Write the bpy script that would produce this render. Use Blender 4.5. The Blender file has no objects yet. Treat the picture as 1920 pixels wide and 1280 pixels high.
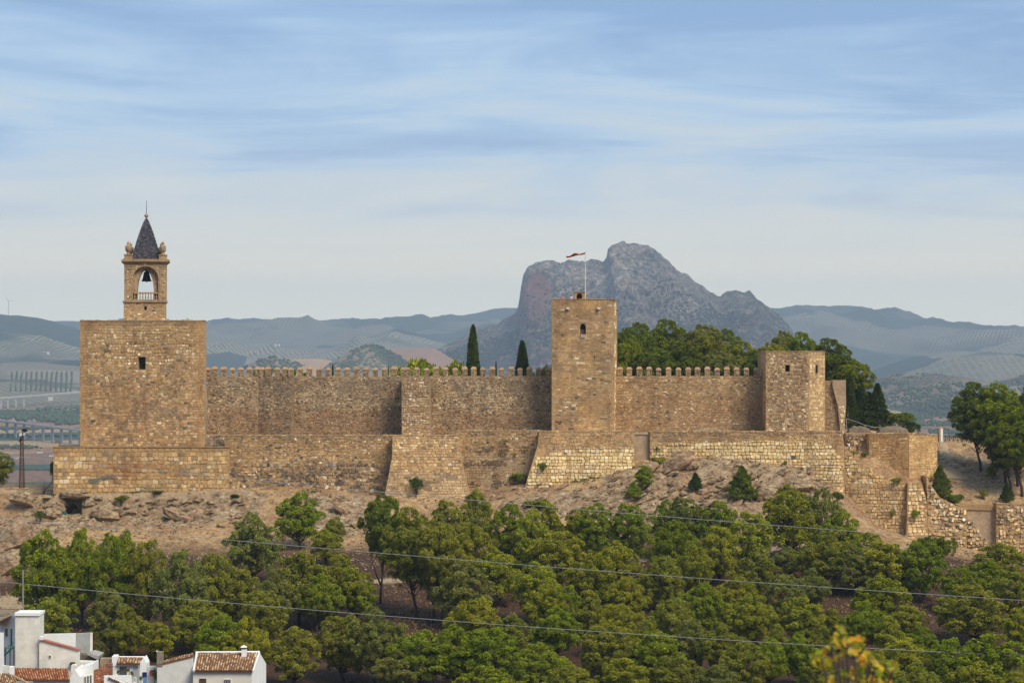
import bpy, math, random
import numpy as np
from mathutils import Vector, Matrix

# ------------------------------------------------------------------ camera, sky, sun, exposure
SC = bpy.context.scene
COL = SC.collection
F = 4000.0            # focal length in photo pixels (photo 1920 wide)
def srgb(r, g, b, k=1.0):
    f = lambda c: (c/255/12.92 if c/255 <= 0.04045 else ((c/255+0.055)/1.055)**2.4)*k
    return (f(r), f(g), f(b), 1.0)

cam = bpy.data.cameras.new('camera')
cam.lens = 75.0; cam.sensor_width = 36.0; cam.sensor_fit = 'HORIZONTAL'
cam.clip_start = 0.5; cam.clip_end = 60000
cam.dof.use_dof = True; cam.dof.focus_distance = 380; cam.dof.aperture_fstop = 5.6
camo = bpy.data.objects.new('camera', cam); COL.objects.link(camo)
camo.location = (0, 0, 0); camo.rotation_euler = (math.radians(90), 0, 0)
SC.camera = camo

SUN_EL, SUN_AZ = math.radians(48), math.radians(138)    # azimuth clockwise from +Y (view direction)
sun = bpy.data.lights.new('sun', 'SUN'); sun.energy = 1.5; sun.angle = math.radians(25); sun.color = (1.0, 0.92, 0.78)
suno = bpy.data.objects.new('sun', sun); COL.objects.link(suno)
sd = Vector((math.sin(SUN_AZ)*math.cos(SUN_EL), math.cos(SUN_AZ)*math.cos(SUN_EL), math.sin(SUN_EL)))
suno.rotation_euler = sd.to_track_quat('Z', 'Y').to_euler()

W = bpy.data.worlds.new('World'); SC.world = W; W.use_nodes = True
nt = W.node_tree; nt.nodes.clear()
def N(nt, t, **kw):
    n = nt.nodes.new(t)
    for k, v in kw.items(): setattr(n, k, v)
    return n
def L(nt, a, b): nt.links.new(a, b)
sky = N(nt, 'ShaderNodeTexSky', sky_type='NISHITA', sun_disc=False, sun_elevation=SUN_EL, sun_rotation=SUN_AZ)
sky.air_density = 1.0; sky.dust_density = 1.5; sky.ozone_density = 1.5
tc = N(nt, 'ShaderNodeTexCoord'); sep = N(nt, 'ShaderNodeSeparateXYZ'); L(nt, tc.outputs['Generated'], sep.inputs[0])
def M(nt, op, a, b=None, clamp=False):
    m = N(nt, 'ShaderNodeMath', operation=op); m.use_clamp = clamp
    for i, v in enumerate((a, b)):
        if v is None: continue
        if isinstance(v, (int, float)): m.inputs[i].default_value = v
        else: L(nt, v, m.inputs[i])
    return m.outputs[0]
def RAMP(nt, fac, stops, interp='LINEAR'):
    r = N(nt, 'ShaderNodeValToRGB'); r.color_ramp.interpolation = interp
    el = r.color_ramp.elements
    while len(el) < len(stops): el.new(0.5)
    for e, (p, c) in zip(el, stops):
        e.position = p; e.color = c if len(c) == 4 else (*c, 1)
    L(nt, fac, r.inputs[0]); return r.outputs[0]
def MIX(nt, f, a, b, blend='MIX'):
    m = N(nt, 'ShaderNodeMix', data_type='RGBA', blend_type=blend)
    for i, v in ((0, f), (6, a), (7, b)):
        if isinstance(v, (int, float)): m.inputs[i].default_value = v
        elif isinstance(v, tuple): m.inputs[i].default_value = v
        else: L(nt, v, m.inputs[i])
    return m.outputs[2]
def NOISE(nt, vec, scale, detail=4, rough=0.55, dist=0.0):
    n = N(nt, 'ShaderNodeTexNoise'); n.inputs['Scale'].default_value = scale; n.inputs['Detail'].default_value = detail
    n.inputs['Roughness'].default_value = rough; n.inputs['Distortion'].default_value = dist
    if vec is not None: L(nt, vec, n.inputs['Vector'])
    return n.outputs[0]
def MAP(nt, vec, scale=(1,1,1), rot=(0,0,0), loc=(0,0,0)):
    m = N(nt, 'ShaderNodeMapping'); m.inputs['Scale'].default_value = scale; m.inputs['Rotation'].default_value = rot
    m.inputs['Location'].default_value = loc; L(nt, vec, m.inputs['Vector']); return m.outputs[0]
OX, OY = 77.8, 9.4
# cloud layers: the view direction projected on high flat decks
z = M(nt, 'ABSOLUTE', sep.outputs[2]); zz = M(nt, 'ADD', z, 0.045)
cx = M(nt, 'DIVIDE', sep.outputs[0], zz); cy = M(nt, 'DIVIDE', sep.outputs[1], zz)
cmb = N(nt, 'ShaderNodeCombineXYZ'); L(nt, cx, cmb.inputs[0]); L(nt, cy, cmb.inputs[1])
n1 = NOISE(nt, MAP(nt, cmb.outputs[0], (0.62, 0.62, 1), (0, 0, 0.10), (OX, OY, 0)), 1.0, 10, 0.62, 1.2)
n2 = NOISE(nt, MAP(nt, cmb.outputs[0], (0.22, 0.42, 1), (0, 0, -0.1), (OX+4, OY*2, 0)), 1.0, 4, 0.5, 0.3)
n3 = NOISE(nt, MAP(nt, cmb.outputs[0], (1.5, 3.2, 1), (0, 0, 0.12), (1.1, 0.2, 0)), 1.0, 8, 0.64, 1.6)
nn = M(nt, 'ADD', M(nt, 'ADD', M(nt, 'MULTIPLY', n1, 0.56), M(nt, 'MULTIPLY', n2, 0.36)), M(nt, 'MULTIPLY', n3, 0.08))
nn = M(nt, 'SUBTRACT', nn, M(nt, 'MULTIPLY', M(nt, 'SUBTRACT', M(nt, 'MINIMUM', z, 0.16), 0.10), 0.62))
K = 3.85   # background strength is 0.1, exposure +1
def kc(r, g, b): c = srgb(r, g, b); return (c[0]*K, c[1]*K, c[2]*K, 1)
cloudc = RAMP(nt, nn, [(0.38, kc(136, 170, 212)), (0.455, kc(156, 188, 224)), (0.505, kc(175, 203, 230)), (0.56, kc(192, 209, 223)), (0.64, kc(208, 216, 222))])
base = MIX(nt, 0.95, sky.outputs[0], cloudc)
hz = RAMP(nt, z, [(0.0, (1,1,1)), (0.036, (.96,.96,.96)), (0.054, (.72,.72,.72)), (0.074, (.36,.36,.36)), (0.10, (.12,.12,.12)), (0.2, (.0,.0,.0))])
hzc = RAMP(nt, z, [(0.0, kc(255, 250, 222)), (0.035, kc(244, 238, 216)), (0.08, kc(212, 217, 218)), (0.2, kc(190, 206, 222))])
skyc = MIX(nt, hz, base, hzc)
bg = N(nt, 'ShaderNodeBackground'); bg.inputs['Strength'].default_value = 0.1; L(nt, skyc, bg.inputs['Color'])
wo = N(nt, 'ShaderNodeOutputWorld'); L(nt, bg.outputs[0], wo.inputs['Surface'])

vs = SC.view_settings
vs.view_transform = 'Standard'; vs.look = 'None'; vs.exposure = 1.42; vs.gamma = 1.0; vs.use_curve_mapping = False
cy_ = SC.cycles
cy_.max_bounces = 5; cy_.diffuse_bounces = 3; cy_.glossy_bounces = 2; cy_.transmission_bounces = 3
cy_.volume_bounces = 0; cy_.transparent_max_bounces = 4; cy_.use_denoising = True
cy_.use_adaptive_sampling = True; cy_.adaptive_threshold = 0.015
cy_.caustics_reflective = False; cy_.caustics_refractive = False

# ------------------------------------------------------------------ helpers
R = random.Random(7)
NPR = np.random.RandomState(11)
def P(px, py, Y): return ((px-960)*Y/F, Y, (640-py)*Y/F)
def PX(px, Y): return (px-960)*Y/F
def PZ(py, Y): return (640-py)*Y/F

def hash2(ix, iy, s):
    h = (ix.astype(np.int64)*374761393 + iy.astype(np.int64)*668265263 + s*974634777) & 0xffffffff
    h = ((h ^ (h >> 13))*1274126177) & 0xffffffff
    return ((h ^ (h >> 16)) & 0xffff)/65535.0
def vnoise(x, y, s=0):
    ix = np.floor(x); iy = np.floor(y); fx = x-ix; fy = y-iy
    fx = fx*fx*(3-2*fx); fy = fy*fy*(3-2*fy)
    a = hash2(ix, iy, s); b = hash2(ix+1, iy, s); c = hash2(ix, iy+1, s); d = hash2(ix+1, iy+1, s)
    return (a*(1-fx)+b*fx)*(1-fy)+(c*(1-fx)+d*fx)*fy
def fbm(x, y, s=0, o=5, ridge=False, gain=0.5):
    v = 0; a = 1; t = 0
    for i in range(o):
        n = vnoise(x, y, s+i)
        if ridge: n = 1-abs(2*n-1)
        v = v+a*n; t += a; a *= gain
        x, y = x*1.97*0.94+y*1.97*0.34+5.3, -x*1.97*0.34+y*1.97*0.94+1.7
    return v/t
def sstep(a, b, x):
    t = np.clip((x-a)/(b-a), 0, 1); return t*t*(3-2*t)

MATS = {}
def link(o, parent=None):
    COL.objects.link(o)
    if parent is not None: o.parent = parent
    return o
class MB:
    def __init__(s): s.v = []; s.f = []; s.c = []; s.mi = []
    def add(s, vs, fs, c=None, mi=0):
        k = len(s.v); s.v += [tuple(v) for v in vs]; s.f += [tuple(i+k for i in f) for f in fs]
        s.mi += [mi]*len(fs)
        s.c += [c or (0.5, 0.5, 0.5, 1)]*len(vs)
    def box(s, x0, x1, y0, y1, z0, z1, c=None, mi=0):
        s.add([(x0,y0,z0),(x1,y0,z0),(x1,y1,z0),(x0,y1,z0),(x0,y0,z1),(x1,y0,z1),(x1,y1,z1),(x0,y1,z1)],
              [(0,1,5,4),(1,2,6,5),(2,3,7,6),(3,0,4,7),(4,5,6,7),(3,2,1,0)], c, mi)
    def prism(s, poly, y0, y1, c=None, mi=0):
        """poly: list of (x,z); counter-clockwise seen from -Y"""
        n = len(poly)
        vs = [(x, y0 if not callable(y0) else y0(x, z), z) for x, z in poly]+[(x, (y0 if not callable(y0) else y0(x, z))+(y1-y0) if not callable(y0) else y1, z) for x, z in poly]
        a = sum(poly[i][0]*poly[(i+1)%n][1]-poly[(i+1)%n][0]*poly[i][1] for i in range(n))
        ft = tuple(range(n)); bk = tuple(range(2*n-1, n-1, -1))
        sides = [(i, i+n, (i+1)%n+n, (i+1)%n) for i in range(n)]
        if a < 0: ft = ft[::-1]; bk = bk[::-1]; sides = [x[::-1] for x in sides]
        s.add(vs, [ft, bk]+sides, c, mi)
    def vprism(s, foot, z0, z1, c=None, mi=0, top=None):
        n = len(foot); top = top or foot
        vs = [(x, y, z0) for x, y in foot]+[(x, y, z1) for x, y in top]
        fs = [(i, (i+1)%n, (i+1)%n+n, i+n) for i in range(n)]+[tuple(range(n, 2*n)), tuple(range(n-1, -1, -1))]
        s.add(vs, fs, c, mi)
    def tube(s, pts, rad, seg=6, c=None, mi=0, cap=True):
        pts = [Vector(p) for p in pts]; n = len(pts)
        if not isinstance(rad, (list, tuple)): rad = [rad]*n
        vs = []
        for i, p in enumerate(pts):
            d = (pts[min(i+1, n-1)]-pts[max(i-1, 0)]).normalized()
            a = d.cross(Vector((0, 1, 0.02)) if abs(d.y) < 0.9 else Vector((1, 0, 0))).normalized(); b = d.cross(a)
            for j in range(seg):
                t = 2*math.pi*j/seg
                vs.append(p+(a*math.cos(t)+b*math.sin(t))*rad[i])
        fs = [(i*seg+j, i*seg+(j+1)%seg, (i+1)*seg+(j+1)%seg, (i+1)*seg+j) for i in range(n-1) for j in range(seg)]
        if cap: fs += [tuple(range(seg-1, -1, -1)), tuple(range((n-1)*seg, n*seg))]
        s.add(vs, fs, c, mi)
    def lathe(s, prof, cx, cy, seg=12, c=None, mi=0, rot=0.0):
        """prof: list of (radius, z)"""
        vs = []
        for r, z in prof:
            for j in range(seg):
                t = 2*math.pi*j/seg+rot; vs.append((cx+r*math.cos(t), cy+r*math.sin(t), z))
        n = len(prof)
        fs = [(i*seg+j, i*seg+(j+1)%seg, (i+1)*seg+(j+1)%seg, (i+1)*seg+j) for i in range(n-1) for j in range(seg)]
        fs += [tuple(range(seg-1, -1, -1)), tuple(range((n-1)*seg, n*seg))]
        s.add(vs, fs, c, mi)
    def build(s, name, mat, parent=None, smooth=False, col=False):
        me = bpy.data.meshes.new(name); me.from_pydata(s.v, [], s.f)
        for m in (mat if isinstance(mat, (list, tuple)) else [mat]): me.materials.append(m)
        if any(s.mi): me.polygons.foreach_set('material_index', s.mi)
        if col:
            at = me.color_attributes.new('Col', 'FLOAT_COLOR', 'POINT')
            at.data.foreach_set('color', np.array(s.c, dtype=np.float32).ravel())
        if smooth: me.polygons.foreach_set('use_smooth', [True]*len(me.polygons))
        me.update()
        return link(bpy.data.objects.new(name, me), parent)
def npmesh(name, v, f, mat, parent=None, col=None, smooth=False, attr='Col'):
    """v (n,3), f (m,k) with constant k"""
    me = bpy.data.meshes.new(name); v = np.asarray(v, np.float32); f = np.asarray(f, np.int32)
    me.vertices.add(len(v)); me.vertices.foreach_set('co', v.ravel())
    k = f.shape[1]
    me.loops.add(f.size); me.loops.foreach_set('vertex_index', f.ravel())
    me.polygons.add(len(f)); me.polygons.foreach_set('loop_start', np.arange(0, f.size, k, dtype=np.int32))
    try: me.polygons.foreach_set('loop_total', np.full(len(f), k, dtype=np.int32))
    except Exception: pass
    if mat is not None: me.materials.append(mat)
    if col is not None:
        at = me.color_attributes.new(attr, 'FLOAT_COLOR', 'POINT'); at.data.foreach_set('color', np.asarray(col, np.float32).ravel())
    if smooth: me.polygons.foreach_set('use_smooth', np.ones(len(f), dtype=bool))
    me.update(calc_edges=True)
    return link(bpy.data.objects.new(name, me), parent)
def thing(name, label, cat, loc=(0, 0, 0), group=None):
    o = bpy.data.objects.new(name, None); o.empty_display_size = 0.5; COL.objects.link(o)
    o.location = loc; o['label'] = label; o['category'] = cat
    if group: o['group'] = group
    return o
def tag(o, label, cat, group=None):
    o['label'] = label; o['category'] = cat
    if group: o['group'] = group
    return o
def struct(o): o['kind'] = 'structure'; return o
def stuff(o, label=None):
    o['kind'] = 'stuff'
    if label: o['label'] = label
    return o
def local(o):
    """child built in world coordinates under a moved empty"""
    if o.parent: o.location = tuple(-c for c in o.parent.location)
    return o

# ------------------------------------------------------------------ materials
def newmat(name):
    m = bpy.data.materials.new(name); m.use_nodes = True
    nt = m.node_tree; nt.nodes.clear()
    out = N(nt, 'ShaderNodeOutputMaterial'); b = N(nt, 'ShaderNodeBsdfPrincipled')
    b.inputs['Roughness'].default_value = 0.92
    b.inputs['Specular IOR Level'].default_value = 0.2
    L(nt, b.outputs[0], out.inputs['Surface'])
    return m, nt, b, out
def geo(nt): return N(nt, 'ShaderNodeNewGeometry').outputs['Position']
def bump(nt, b, h, strength=0.5, dist=0.1):
    n = N(nt, 'ShaderNodeBump'); n.inputs['Strength'].default_value = strength; n.inputs['Distance'].default_value = dist
    L(nt, h, n.inputs['Height']); L(nt, n.outputs[0], b.inputs['Normal'])
def attr(nt, name='Col'): return N(nt, 'ShaderNodeAttribute', attribute_name=name).outputs['Color']

def mat_stone(name, lo=0.88, hi=1.32, sc=2.2):
    m, nt, b, o = newmat(name); p = geo(nt)
    a = MIX(nt, 1.0, attr(nt), (1.13, 1.19, 1.25, 1), 'MULTIPLY'); n = NOISE(nt, p, sc, 6, 0.65); n2 = NOISE(nt, p, 0.35, 4, 0.6)
    v = RAMP(nt, n, [(0.3, (lo,)*3), (0.7, (hi,)*3)]); c = MIX(nt, 1.0, a, v, 'MULTIPLY')
    v2 = RAMP(nt, n2, [(0.36, (0.80, 0.76, 0.72)), (0.5, (1.0, 0.99, 0.97)), (0.64, (1.12, 1.12, 1.08))]); c = MIX(nt, 1.0, c, v2, 'MULTIPLY')
    v3 = RAMP(nt, NOISE(nt, MAP(nt, p, (0.55, 0.55, 0.07)), 1.0, 5, 0.62), [(0.36, (0.74, 0.72, 0.71)), (0.5, (1.0, 1.0, 1.0)), (0.62, (1.10, 1.08, 1.04))]); c = MIX(nt, 0.8, c, MIX(nt, 1.0, c, v3, 'MULTIPLY'))
    L(nt, c, b.inputs['Base Color']); bump(nt, b, NOISE(nt, p, 6, 5, 0.7), 0.8, 0.05); return m
def mat_plain(name, col, rough=0.85, var=0.25, sc=1.5, bm=0.3, spec=0.2, metal=0.0, bsc=12):
    m, nt, b, o = newmat(name); p = geo(nt)
    v = RAMP(nt, NOISE(nt, p, sc, 6, 0.6), [(0.3, (1-var,)*3), (0.7, (1+var*0.6,)*3)])
    L(nt, MIX(nt, 1.0, col, v, 'MULTIPLY'), b.inputs['Base Color'])
    b.inputs['Roughness'].default_value = rough; b.inputs['Specular IOR Level'].default_value = spec; b.inputs['Metallic'].default_value = metal
    if bm: bump(nt, b, NOISE(nt, p, bsc, 4, 0.6), bm, 0.02)
    return m
def mat_mortar(name, c1, c2, sc=3.0):
    m, nt, b, o = newmat(name); p = geo(nt)
    c = MIX(nt, RAMP(nt, NOISE(nt, p, sc, 7, 0.7), [(0.38, (0,0,0)), (0.62, (1,1,1))]), c1, c2)
    c = MIX(nt, RAMP(nt, NOISE(nt, p, 0.25, 4, 0.6), [(0.45, (0,0,0)), (0.7, (.6,.6,.6))]), c, tuple(x*0.6 for x in c1[:3])+(1,))
    L(nt, c, b.inputs['Base Color']); bump(nt, b, NOISE(nt, p, 5, 6, 0.7), 1.0, 0.08); return m
M_stone = mat_stone('weathered_stone'); M_rubble = mat_stone('rubble_stone', 0.72, 1.38, 3.2)
M_mortar = mat_mortar('ochre_mortar', srgb(156, 122, 82, 1.0), srgb(198, 164, 118, 1.0))
M_mortar_d = mat_mortar('grey_mortar', srgb(140, 114, 84, 1.0), srgb(182, 154, 118, 1.0))
M_cap = mat_mortar('merlon_plaster', srgb(158, 126, 94), srgb(182, 152, 118), 2.0)
M_plaster = mat_mortar('old_plaster', srgb(160, 134, 104), srgb(186, 160, 130), 1.2)
M_white = mat_plain('whitewash', (0.84, 0.82, 0.76, 1), 0.9, 0.10, 0.9)
M_cream = mat_plain('stained_cream_render', (0.74, 0.69, 0.58, 1), 0.9, 0.2, 0.8)
M_bark = mat_plain('pine_bark', (0.075, 0.055, 0.042, 1), 0.95, 0.5, 6)
M_iron = mat_plain('rusty_iron', (0.10, 0.055, 0.045, 1), 0.7, 0.4, 8, 0)
M_dark = mat_plain('near_black', (0.015, 0.012, 0.010, 1), 0.9, 0.1, 3, 0)  # also stands in for the shade inside windows and slits
M_slate = mat_plain('roof_slate', (0.085, 0.080, 0.092, 1), 0.6, 0.35, 5, 0.5)
M_bronze = mat_plain('bell_bronze', (0.035, 0.045, 0.040, 1), 0.45, 0.3, 6, 0, 0.4)
M_conc = mat_plain('concrete', (0.36, 0.33, 0.29, 1), 0.9, 0.2, 2)
M_pale = mat_plain('pale_paint', (0.62, 0.60, 0.57, 1), 0.8, 0.1, 2, 0)
M_cable = mat_plain('cable_sheath', (0.30, 0.29, 0.27, 1), 0.6, 0.1, 2, 0)
M_green = mat_plain('green_paint', (0.03, 0.13, 0.09, 1), 0.6, 0.2, 3, 0)
M_blue = mat_plain('blue_paint', (0.015, 0.03, 0.16, 1), 0.6, 0.2, 3, 0)
M_glass = mat_plain('window_glass', (0.06, 0.065, 0.07, 1), 0.2, 0.2, 2, 0, 0.5)
M_wood = mat_plain('old_wood', (0.12, 0.06, 0.035, 1), 0.8, 0.3, 5, 0)
M_grille = mat_plain('painted_grille', (0.30, 0.30, 0.30, 1), 0.6, 0.1, 3, 0)
def mat_tile(name):
    m, nt, b, o = newmat(name); p = geo(nt); a = attr(nt)
    v = RAMP(nt, NOISE(nt, p, 6, 6, 0.7), [(0.3, (0.6,)*3), (0.7, (1.25,)*3)])
    L(nt, MIX(nt, 1.0, a, v, 'MULTIPLY'), b.inputs['Base Color']); return m
M_tile = mat_tile('clay_tile')
def mat_foliage(name, dark=1.0):
    m, nt, b, o = newmat(name)
    nt.nodes.remove(b)
    oi = N(nt, 'ShaderNodeObjectInfo'); g = N(nt, 'ShaderNodeNewGeometry')
    isl = RAMP(nt, g.outputs['Random Per Island'], [(0.0, (0.55, 0.62, 0.6)), (0.5, (1, 1, 1)), (1.0, (1.5, 1.35, 1.0))])
    c = MIX(nt, 1.0, oi.outputs['Color'], isl, 'MULTIPLY')
    n = RAMP(nt, NOISE(nt, g.outputs['Position'], 0.9, 3, 0.6), [(0.35, (0.72, 0.78, 0.8)), (0.65, (1.2, 1.15, 1.0))])
    c = MIX(nt, 1.0, c, n, 'MULTIPLY')
    d = N(nt, 'ShaderNodeBsdfDiffuse'); t = N(nt, 'ShaderNodeBsdfTranslucent')
    L(nt, c, d.inputs['Color']); L(nt, MIX(nt, 1.0, c, (1.0, 1.0, 0.5, 1), 'MULTIPLY'), t.inputs['Color'])
    mx = N(nt, 'ShaderNodeMixShader'); mx.inputs[0].default_value = 0.12
    L(nt, d.outputs[0], mx.inputs[1]); L(nt, t.outputs[0], mx.inputs[2]); L(nt, mx.outputs[0], o.inputs['Surface'])
    return m
M_leaf = mat_foliage('needle_foliage')
# ------------------------------------------------------------------ ground
ST = np.array([391, 385, 375, 360, 345, 335, 320, 300, 265.0])
TAB = {
 -400: [928, 960, 1000, 1045, 1085, 1105, 1130, 1190, 1310],
 0:    [930, 965, 1000, 1045, 1085, 1105, 1130, 1190, 1310],
 100:  [928, 978, 1003, 1040, 1070, 1092, 1130, 1190, 1310],
 300:  [922, 982, 1003, 1035, 1065, 1090, 1130, 1190, 1310],
 450:  [915, 950, 1000, 1035, 1065, 1090, 1132, 1192, 1310],
 560:  [912, 938, 985, 1030, 1062, 1088, 1135, 1195, 1312],
 720:  [930, 937, 985, 1030, 1065, 1092, 1138, 1198, 1312],
 870:  [930, 936, 985, 1030, 1065, 1092, 1138, 1198, 1312],
 1000: [903, 925, 965, 1020, 1062, 1090, 1138, 1198, 1312],
 1100: [884, 912, 958, 1018, 1060, 1090, 1138, 1198, 1312],
 1220: [858, 895, 948, 1010, 1055, 1085, 1135, 1198, 1312],
 1350: [852, 890, 945, 1008, 1050, 1080, 1132, 1196, 1312],
 1480: [865, 900, 950, 1008, 1048, 1080, 1132, 1196, 1312],
 1575: [918, 940, 975, 1020, 1055, 1085, 1135, 1198, 1312],
 1650: [985, 995, 1010, 1035, 1065, 1090, 1138, 1200, 1312],
 1700: [1005, 1012, 1022, 1042, 1070, 1095, 1140, 1200, 1312],
 1850: [1034, 1038, 1044, 1065, 1085, 1105, 1145, 1200, 1312],
 2400: [1034, 1038, 1044, 1065, 1085, 1105, 1145, 1200, 1312]}
TCX = np.array(sorted(TAB)); 
FZ = np.array([[(640-py)*Y/F for py, Y in zip(TAB[k], ST)] for k in TCX])   # z at (col, station)
FY = ST[::-1].copy(); FZ = FZ[:, ::-1].copy()
# nearer than the table: town shelf, then the viewer's own hill
NEARY = np.array([-3000, -60, 0, 9, 20, 50, 100, 150, 215, 245.0]); NEARZ = np.array([-6, -1.8, -1.8, -4, -7, -15, -26, -36, -45.5, -45.5])
FY = np.concatenate([NEARY, FY]); FZ = np.concatenate([np.tile(NEARZ, (len(TCX), 1)), FZ], axis=1)
BST = np.array([394, 398, 403, 412, 425, 445.0])
BT = {-400: [-28.5]*5+[-31], 90: [-28.5]*5+[-31], 125: [-20, -20, -20, -20, -20, -20], 450: [-19.5]*6, 1000: [-18.4]*6, 1560: [-17.8]*6,
      1590: [-23, -20.5, -17.8, -17.3, -17.3, -17.5], 1640: [-23, -20, -17.3, -16.8, -16.8, -17], 1735: [-26, -23, -18, -17, -17, -17.5],
      1765: [-29.6, -27.8, -25.5, -22.2, -19.6, -20.5], 1860: [-29.6, -28, -26.3, -23.6, -20.2, -21], 2400: [-29.6, -28, -26, -23, -19, -21]}
BCX = np.array(sorted(BT)); BZ = np.array([BT[k] for k in BCX], float)
def tab(cx, cy, T, X, Y):
    X = np.clip(X, cx[0], cx[-1]); Y = np.clip(Y, cy[0], cy[-1])
    i = np.clip(np.searchsorted(cx, X)-1, 0, len(cx)-2); j = np.clip(np.searchsorted(cy, Y)-1, 0, len(cy)-2)
    fx = (X-cx[i])/(cx[i+1]-cx[i]); fy = (Y-cy[j])/(cy[j+1]-cy[j]); fx = fx*fx*(3-2*fx)*0.6+fx*0.4
    return (T[i, j]*(1-fx)+T[i+1, j]*fx)*(1-fy)+(T[i, j+1]*(1-fx)+T[i+1, j+1]*fx)*fy
PLAIN = -130.0
def road_y(c): return np.interp(c, [-400, 0, 700, 1400, 1840, 2400], [318, 320, 335, 352, 374, 380])
def win(x, a, b, s): return sstep(a-s, a+s, x)*(1-sstep(b-s, b+s, x))
def masks(X, Y):
    c = 960+X*F/391.0
    w = (fbm(X*0.09, Y*0.09, 40, 3)-0.5)*70
    rock = np.maximum(win(c+w, 60, 500, 35)*win(Y, 379, 389.5, 1.6), win(c+w*0.7, 1130, 1555, 40)*win(Y+w*0.06, 367, 389.5, 2.5))
    rock = np.maximum(rock, win(c+w, -300, 150, 25)*win(Y, 334, 384, 5)*0.95)
    rock = np.maximum(rock, 0.75*win(c+w, 960, 1150, 40)*win(Y, 372, 384, 3))
    rock = np.maximum(rock, 0.6*win(c+w, 560, 720, 40)*win(Y, 366, 389, 3))
    rock = np.maximum(rock, 0.5*win(c, 1740, 1940, 20)*win(Y, 399, 420, 3))
    road = 1-sstep(0.9, 1.9, abs(Y-road_y(c)+0.0))
    plaza = win(c, -400, 236, 12)*win(Y, 310, 325, 1.2)
    ledge = 0.75*win(c, 20, 465, 20)*win(Y+w*0.01, 386.3, 390, 0.35)
    return c, rock*(1-ledge), np.maximum(np.maximum(road, plaza), ledge)
def gz(X, Y, detail=True):
    X = np.asarray(X, float); Y = np.asarray(Y, float)
    c, rock, road = masks(X, Y)
    zf = tab(TCX, FY, FZ, c, Y); zb = tab(BCX, BST, BZ, c, Y)
    z = np.where(Y < 392.5, zf, zb)
    t = sstep(450, 900, Y); z = z*(1-t)+PLAIN*t
    s = sstep(220, 620, abs(X))*sstep(250, 330, Y); z = z*(1-s)+PLAIN*s
    shelf = win(c, 40, 470, 25)*sstep(385.4, 386.9, Y)*(Y < 392.5); z = z*(1-shelf)+tab(TCX, FY, FZ, c, np.full_like(Y, 391.0))*shelf
    near = (Y > 200)*(Y < 460)*(abs(X) < 170)
    if detail:
        n = fbm(X*0.22, Y*0.22, 3, 4)-0.5
        soft = n*1.0*(1-road)*(1-0.5*rock)+(fbm(X*0.8, Y*0.8, 13, 4, True)-0.5)*0.55*(1-road)
        # tilted limestone strata: steps running down to the left
        st = (X*0.55-Y*0.6)*0.55+fbm(X*0.13, Y*0.13, 9, 3)*4.0
        fr = st-np.floor(st); lay = (np.minimum(fr*1.25, 1.0)-0.5)*0.55
        rg = fbm(X*0.35, Y*0.55, 21, 5, True)-0.5
        rk = rock*(lay+rg*1.9+(fbm(X*1.1, Y*1.3, 31, 3, True)-0.5)*0.8)
        z = z+np.where(near, (soft+rk)*sstep(200, 262, Y)*(1-sstep(389.3, 390.2, Y)*(1-sstep(404, 408, Y))), 0)
        # cave mouth below the left end of the platform
        cv = (abs(X-PX(139, 387)) < 1.55) & (Y > 385.6) & (Y < 387.9)
        z = np.where(cv, np.minimum(z, PZ(979, 386)), z)
    return z
def axis(segs):
    out = []
    for a, b, s in segs:
        n = max(1, int(round((b-a)/s))); out += list(a+(b-a)*np.arange(n)/n)
    return out+[segs[-1][1]]
def geom(a, b, r, s0):
    o = [a]; s = s0
    while o[-1] < b: o.append(o[-1]+s); s *= r
    o[-1] = b; return o
gx = axis([(-170, -108, 3.0), (-108, 108, 0.62), (108, 170, 3.0)])
far = geom(170, 14000, 1.22, 5)[1:]; gx = np.array([-v for v in far[::-1]]+gx+far)
gy = np.array(axis([(-3000, -100, 400), (-100, 200, 6), (200, 262, 2.5), (262, 335, 1.1), (335, 412, 0.55), (412, 450, 2.0)])+geom(450, 12500, 1.06, 4)[1:])
XX, YY = np.meshgrid(gx, gy); ZZ = gz(XX, YY)
# the plain rolls a little
ZZ = ZZ+np.where(YY > 900, (fbm(XX/900, YY/900, 60, 3)-0.5)*14*sstep(900, 1600, YY), 0)
c_, rk_, rd_ = masks(XX, YY)
litter = sstep(0.2, 0.6, sstep(388, 340, YY)+(fbm(XX*0.06, YY*0.06, 77, 3)-0.5)*0.8)*(YY < 392)*sstep(372, 352, YY)
nx, ny = len(gx), len(gy)
idx = np.arange(nx*ny).reshape(ny, nx)
fc = np.stack([idx[:-1, :-1], idx[:-1, 1:], idx[1:, 1:], idx[1:, :-1]], -1).reshape(-1, 4)
gcol = np.stack([rk_.ravel(), rd_.ravel(), litter.ravel(), np.ones(nx*ny)], 1)

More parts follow.
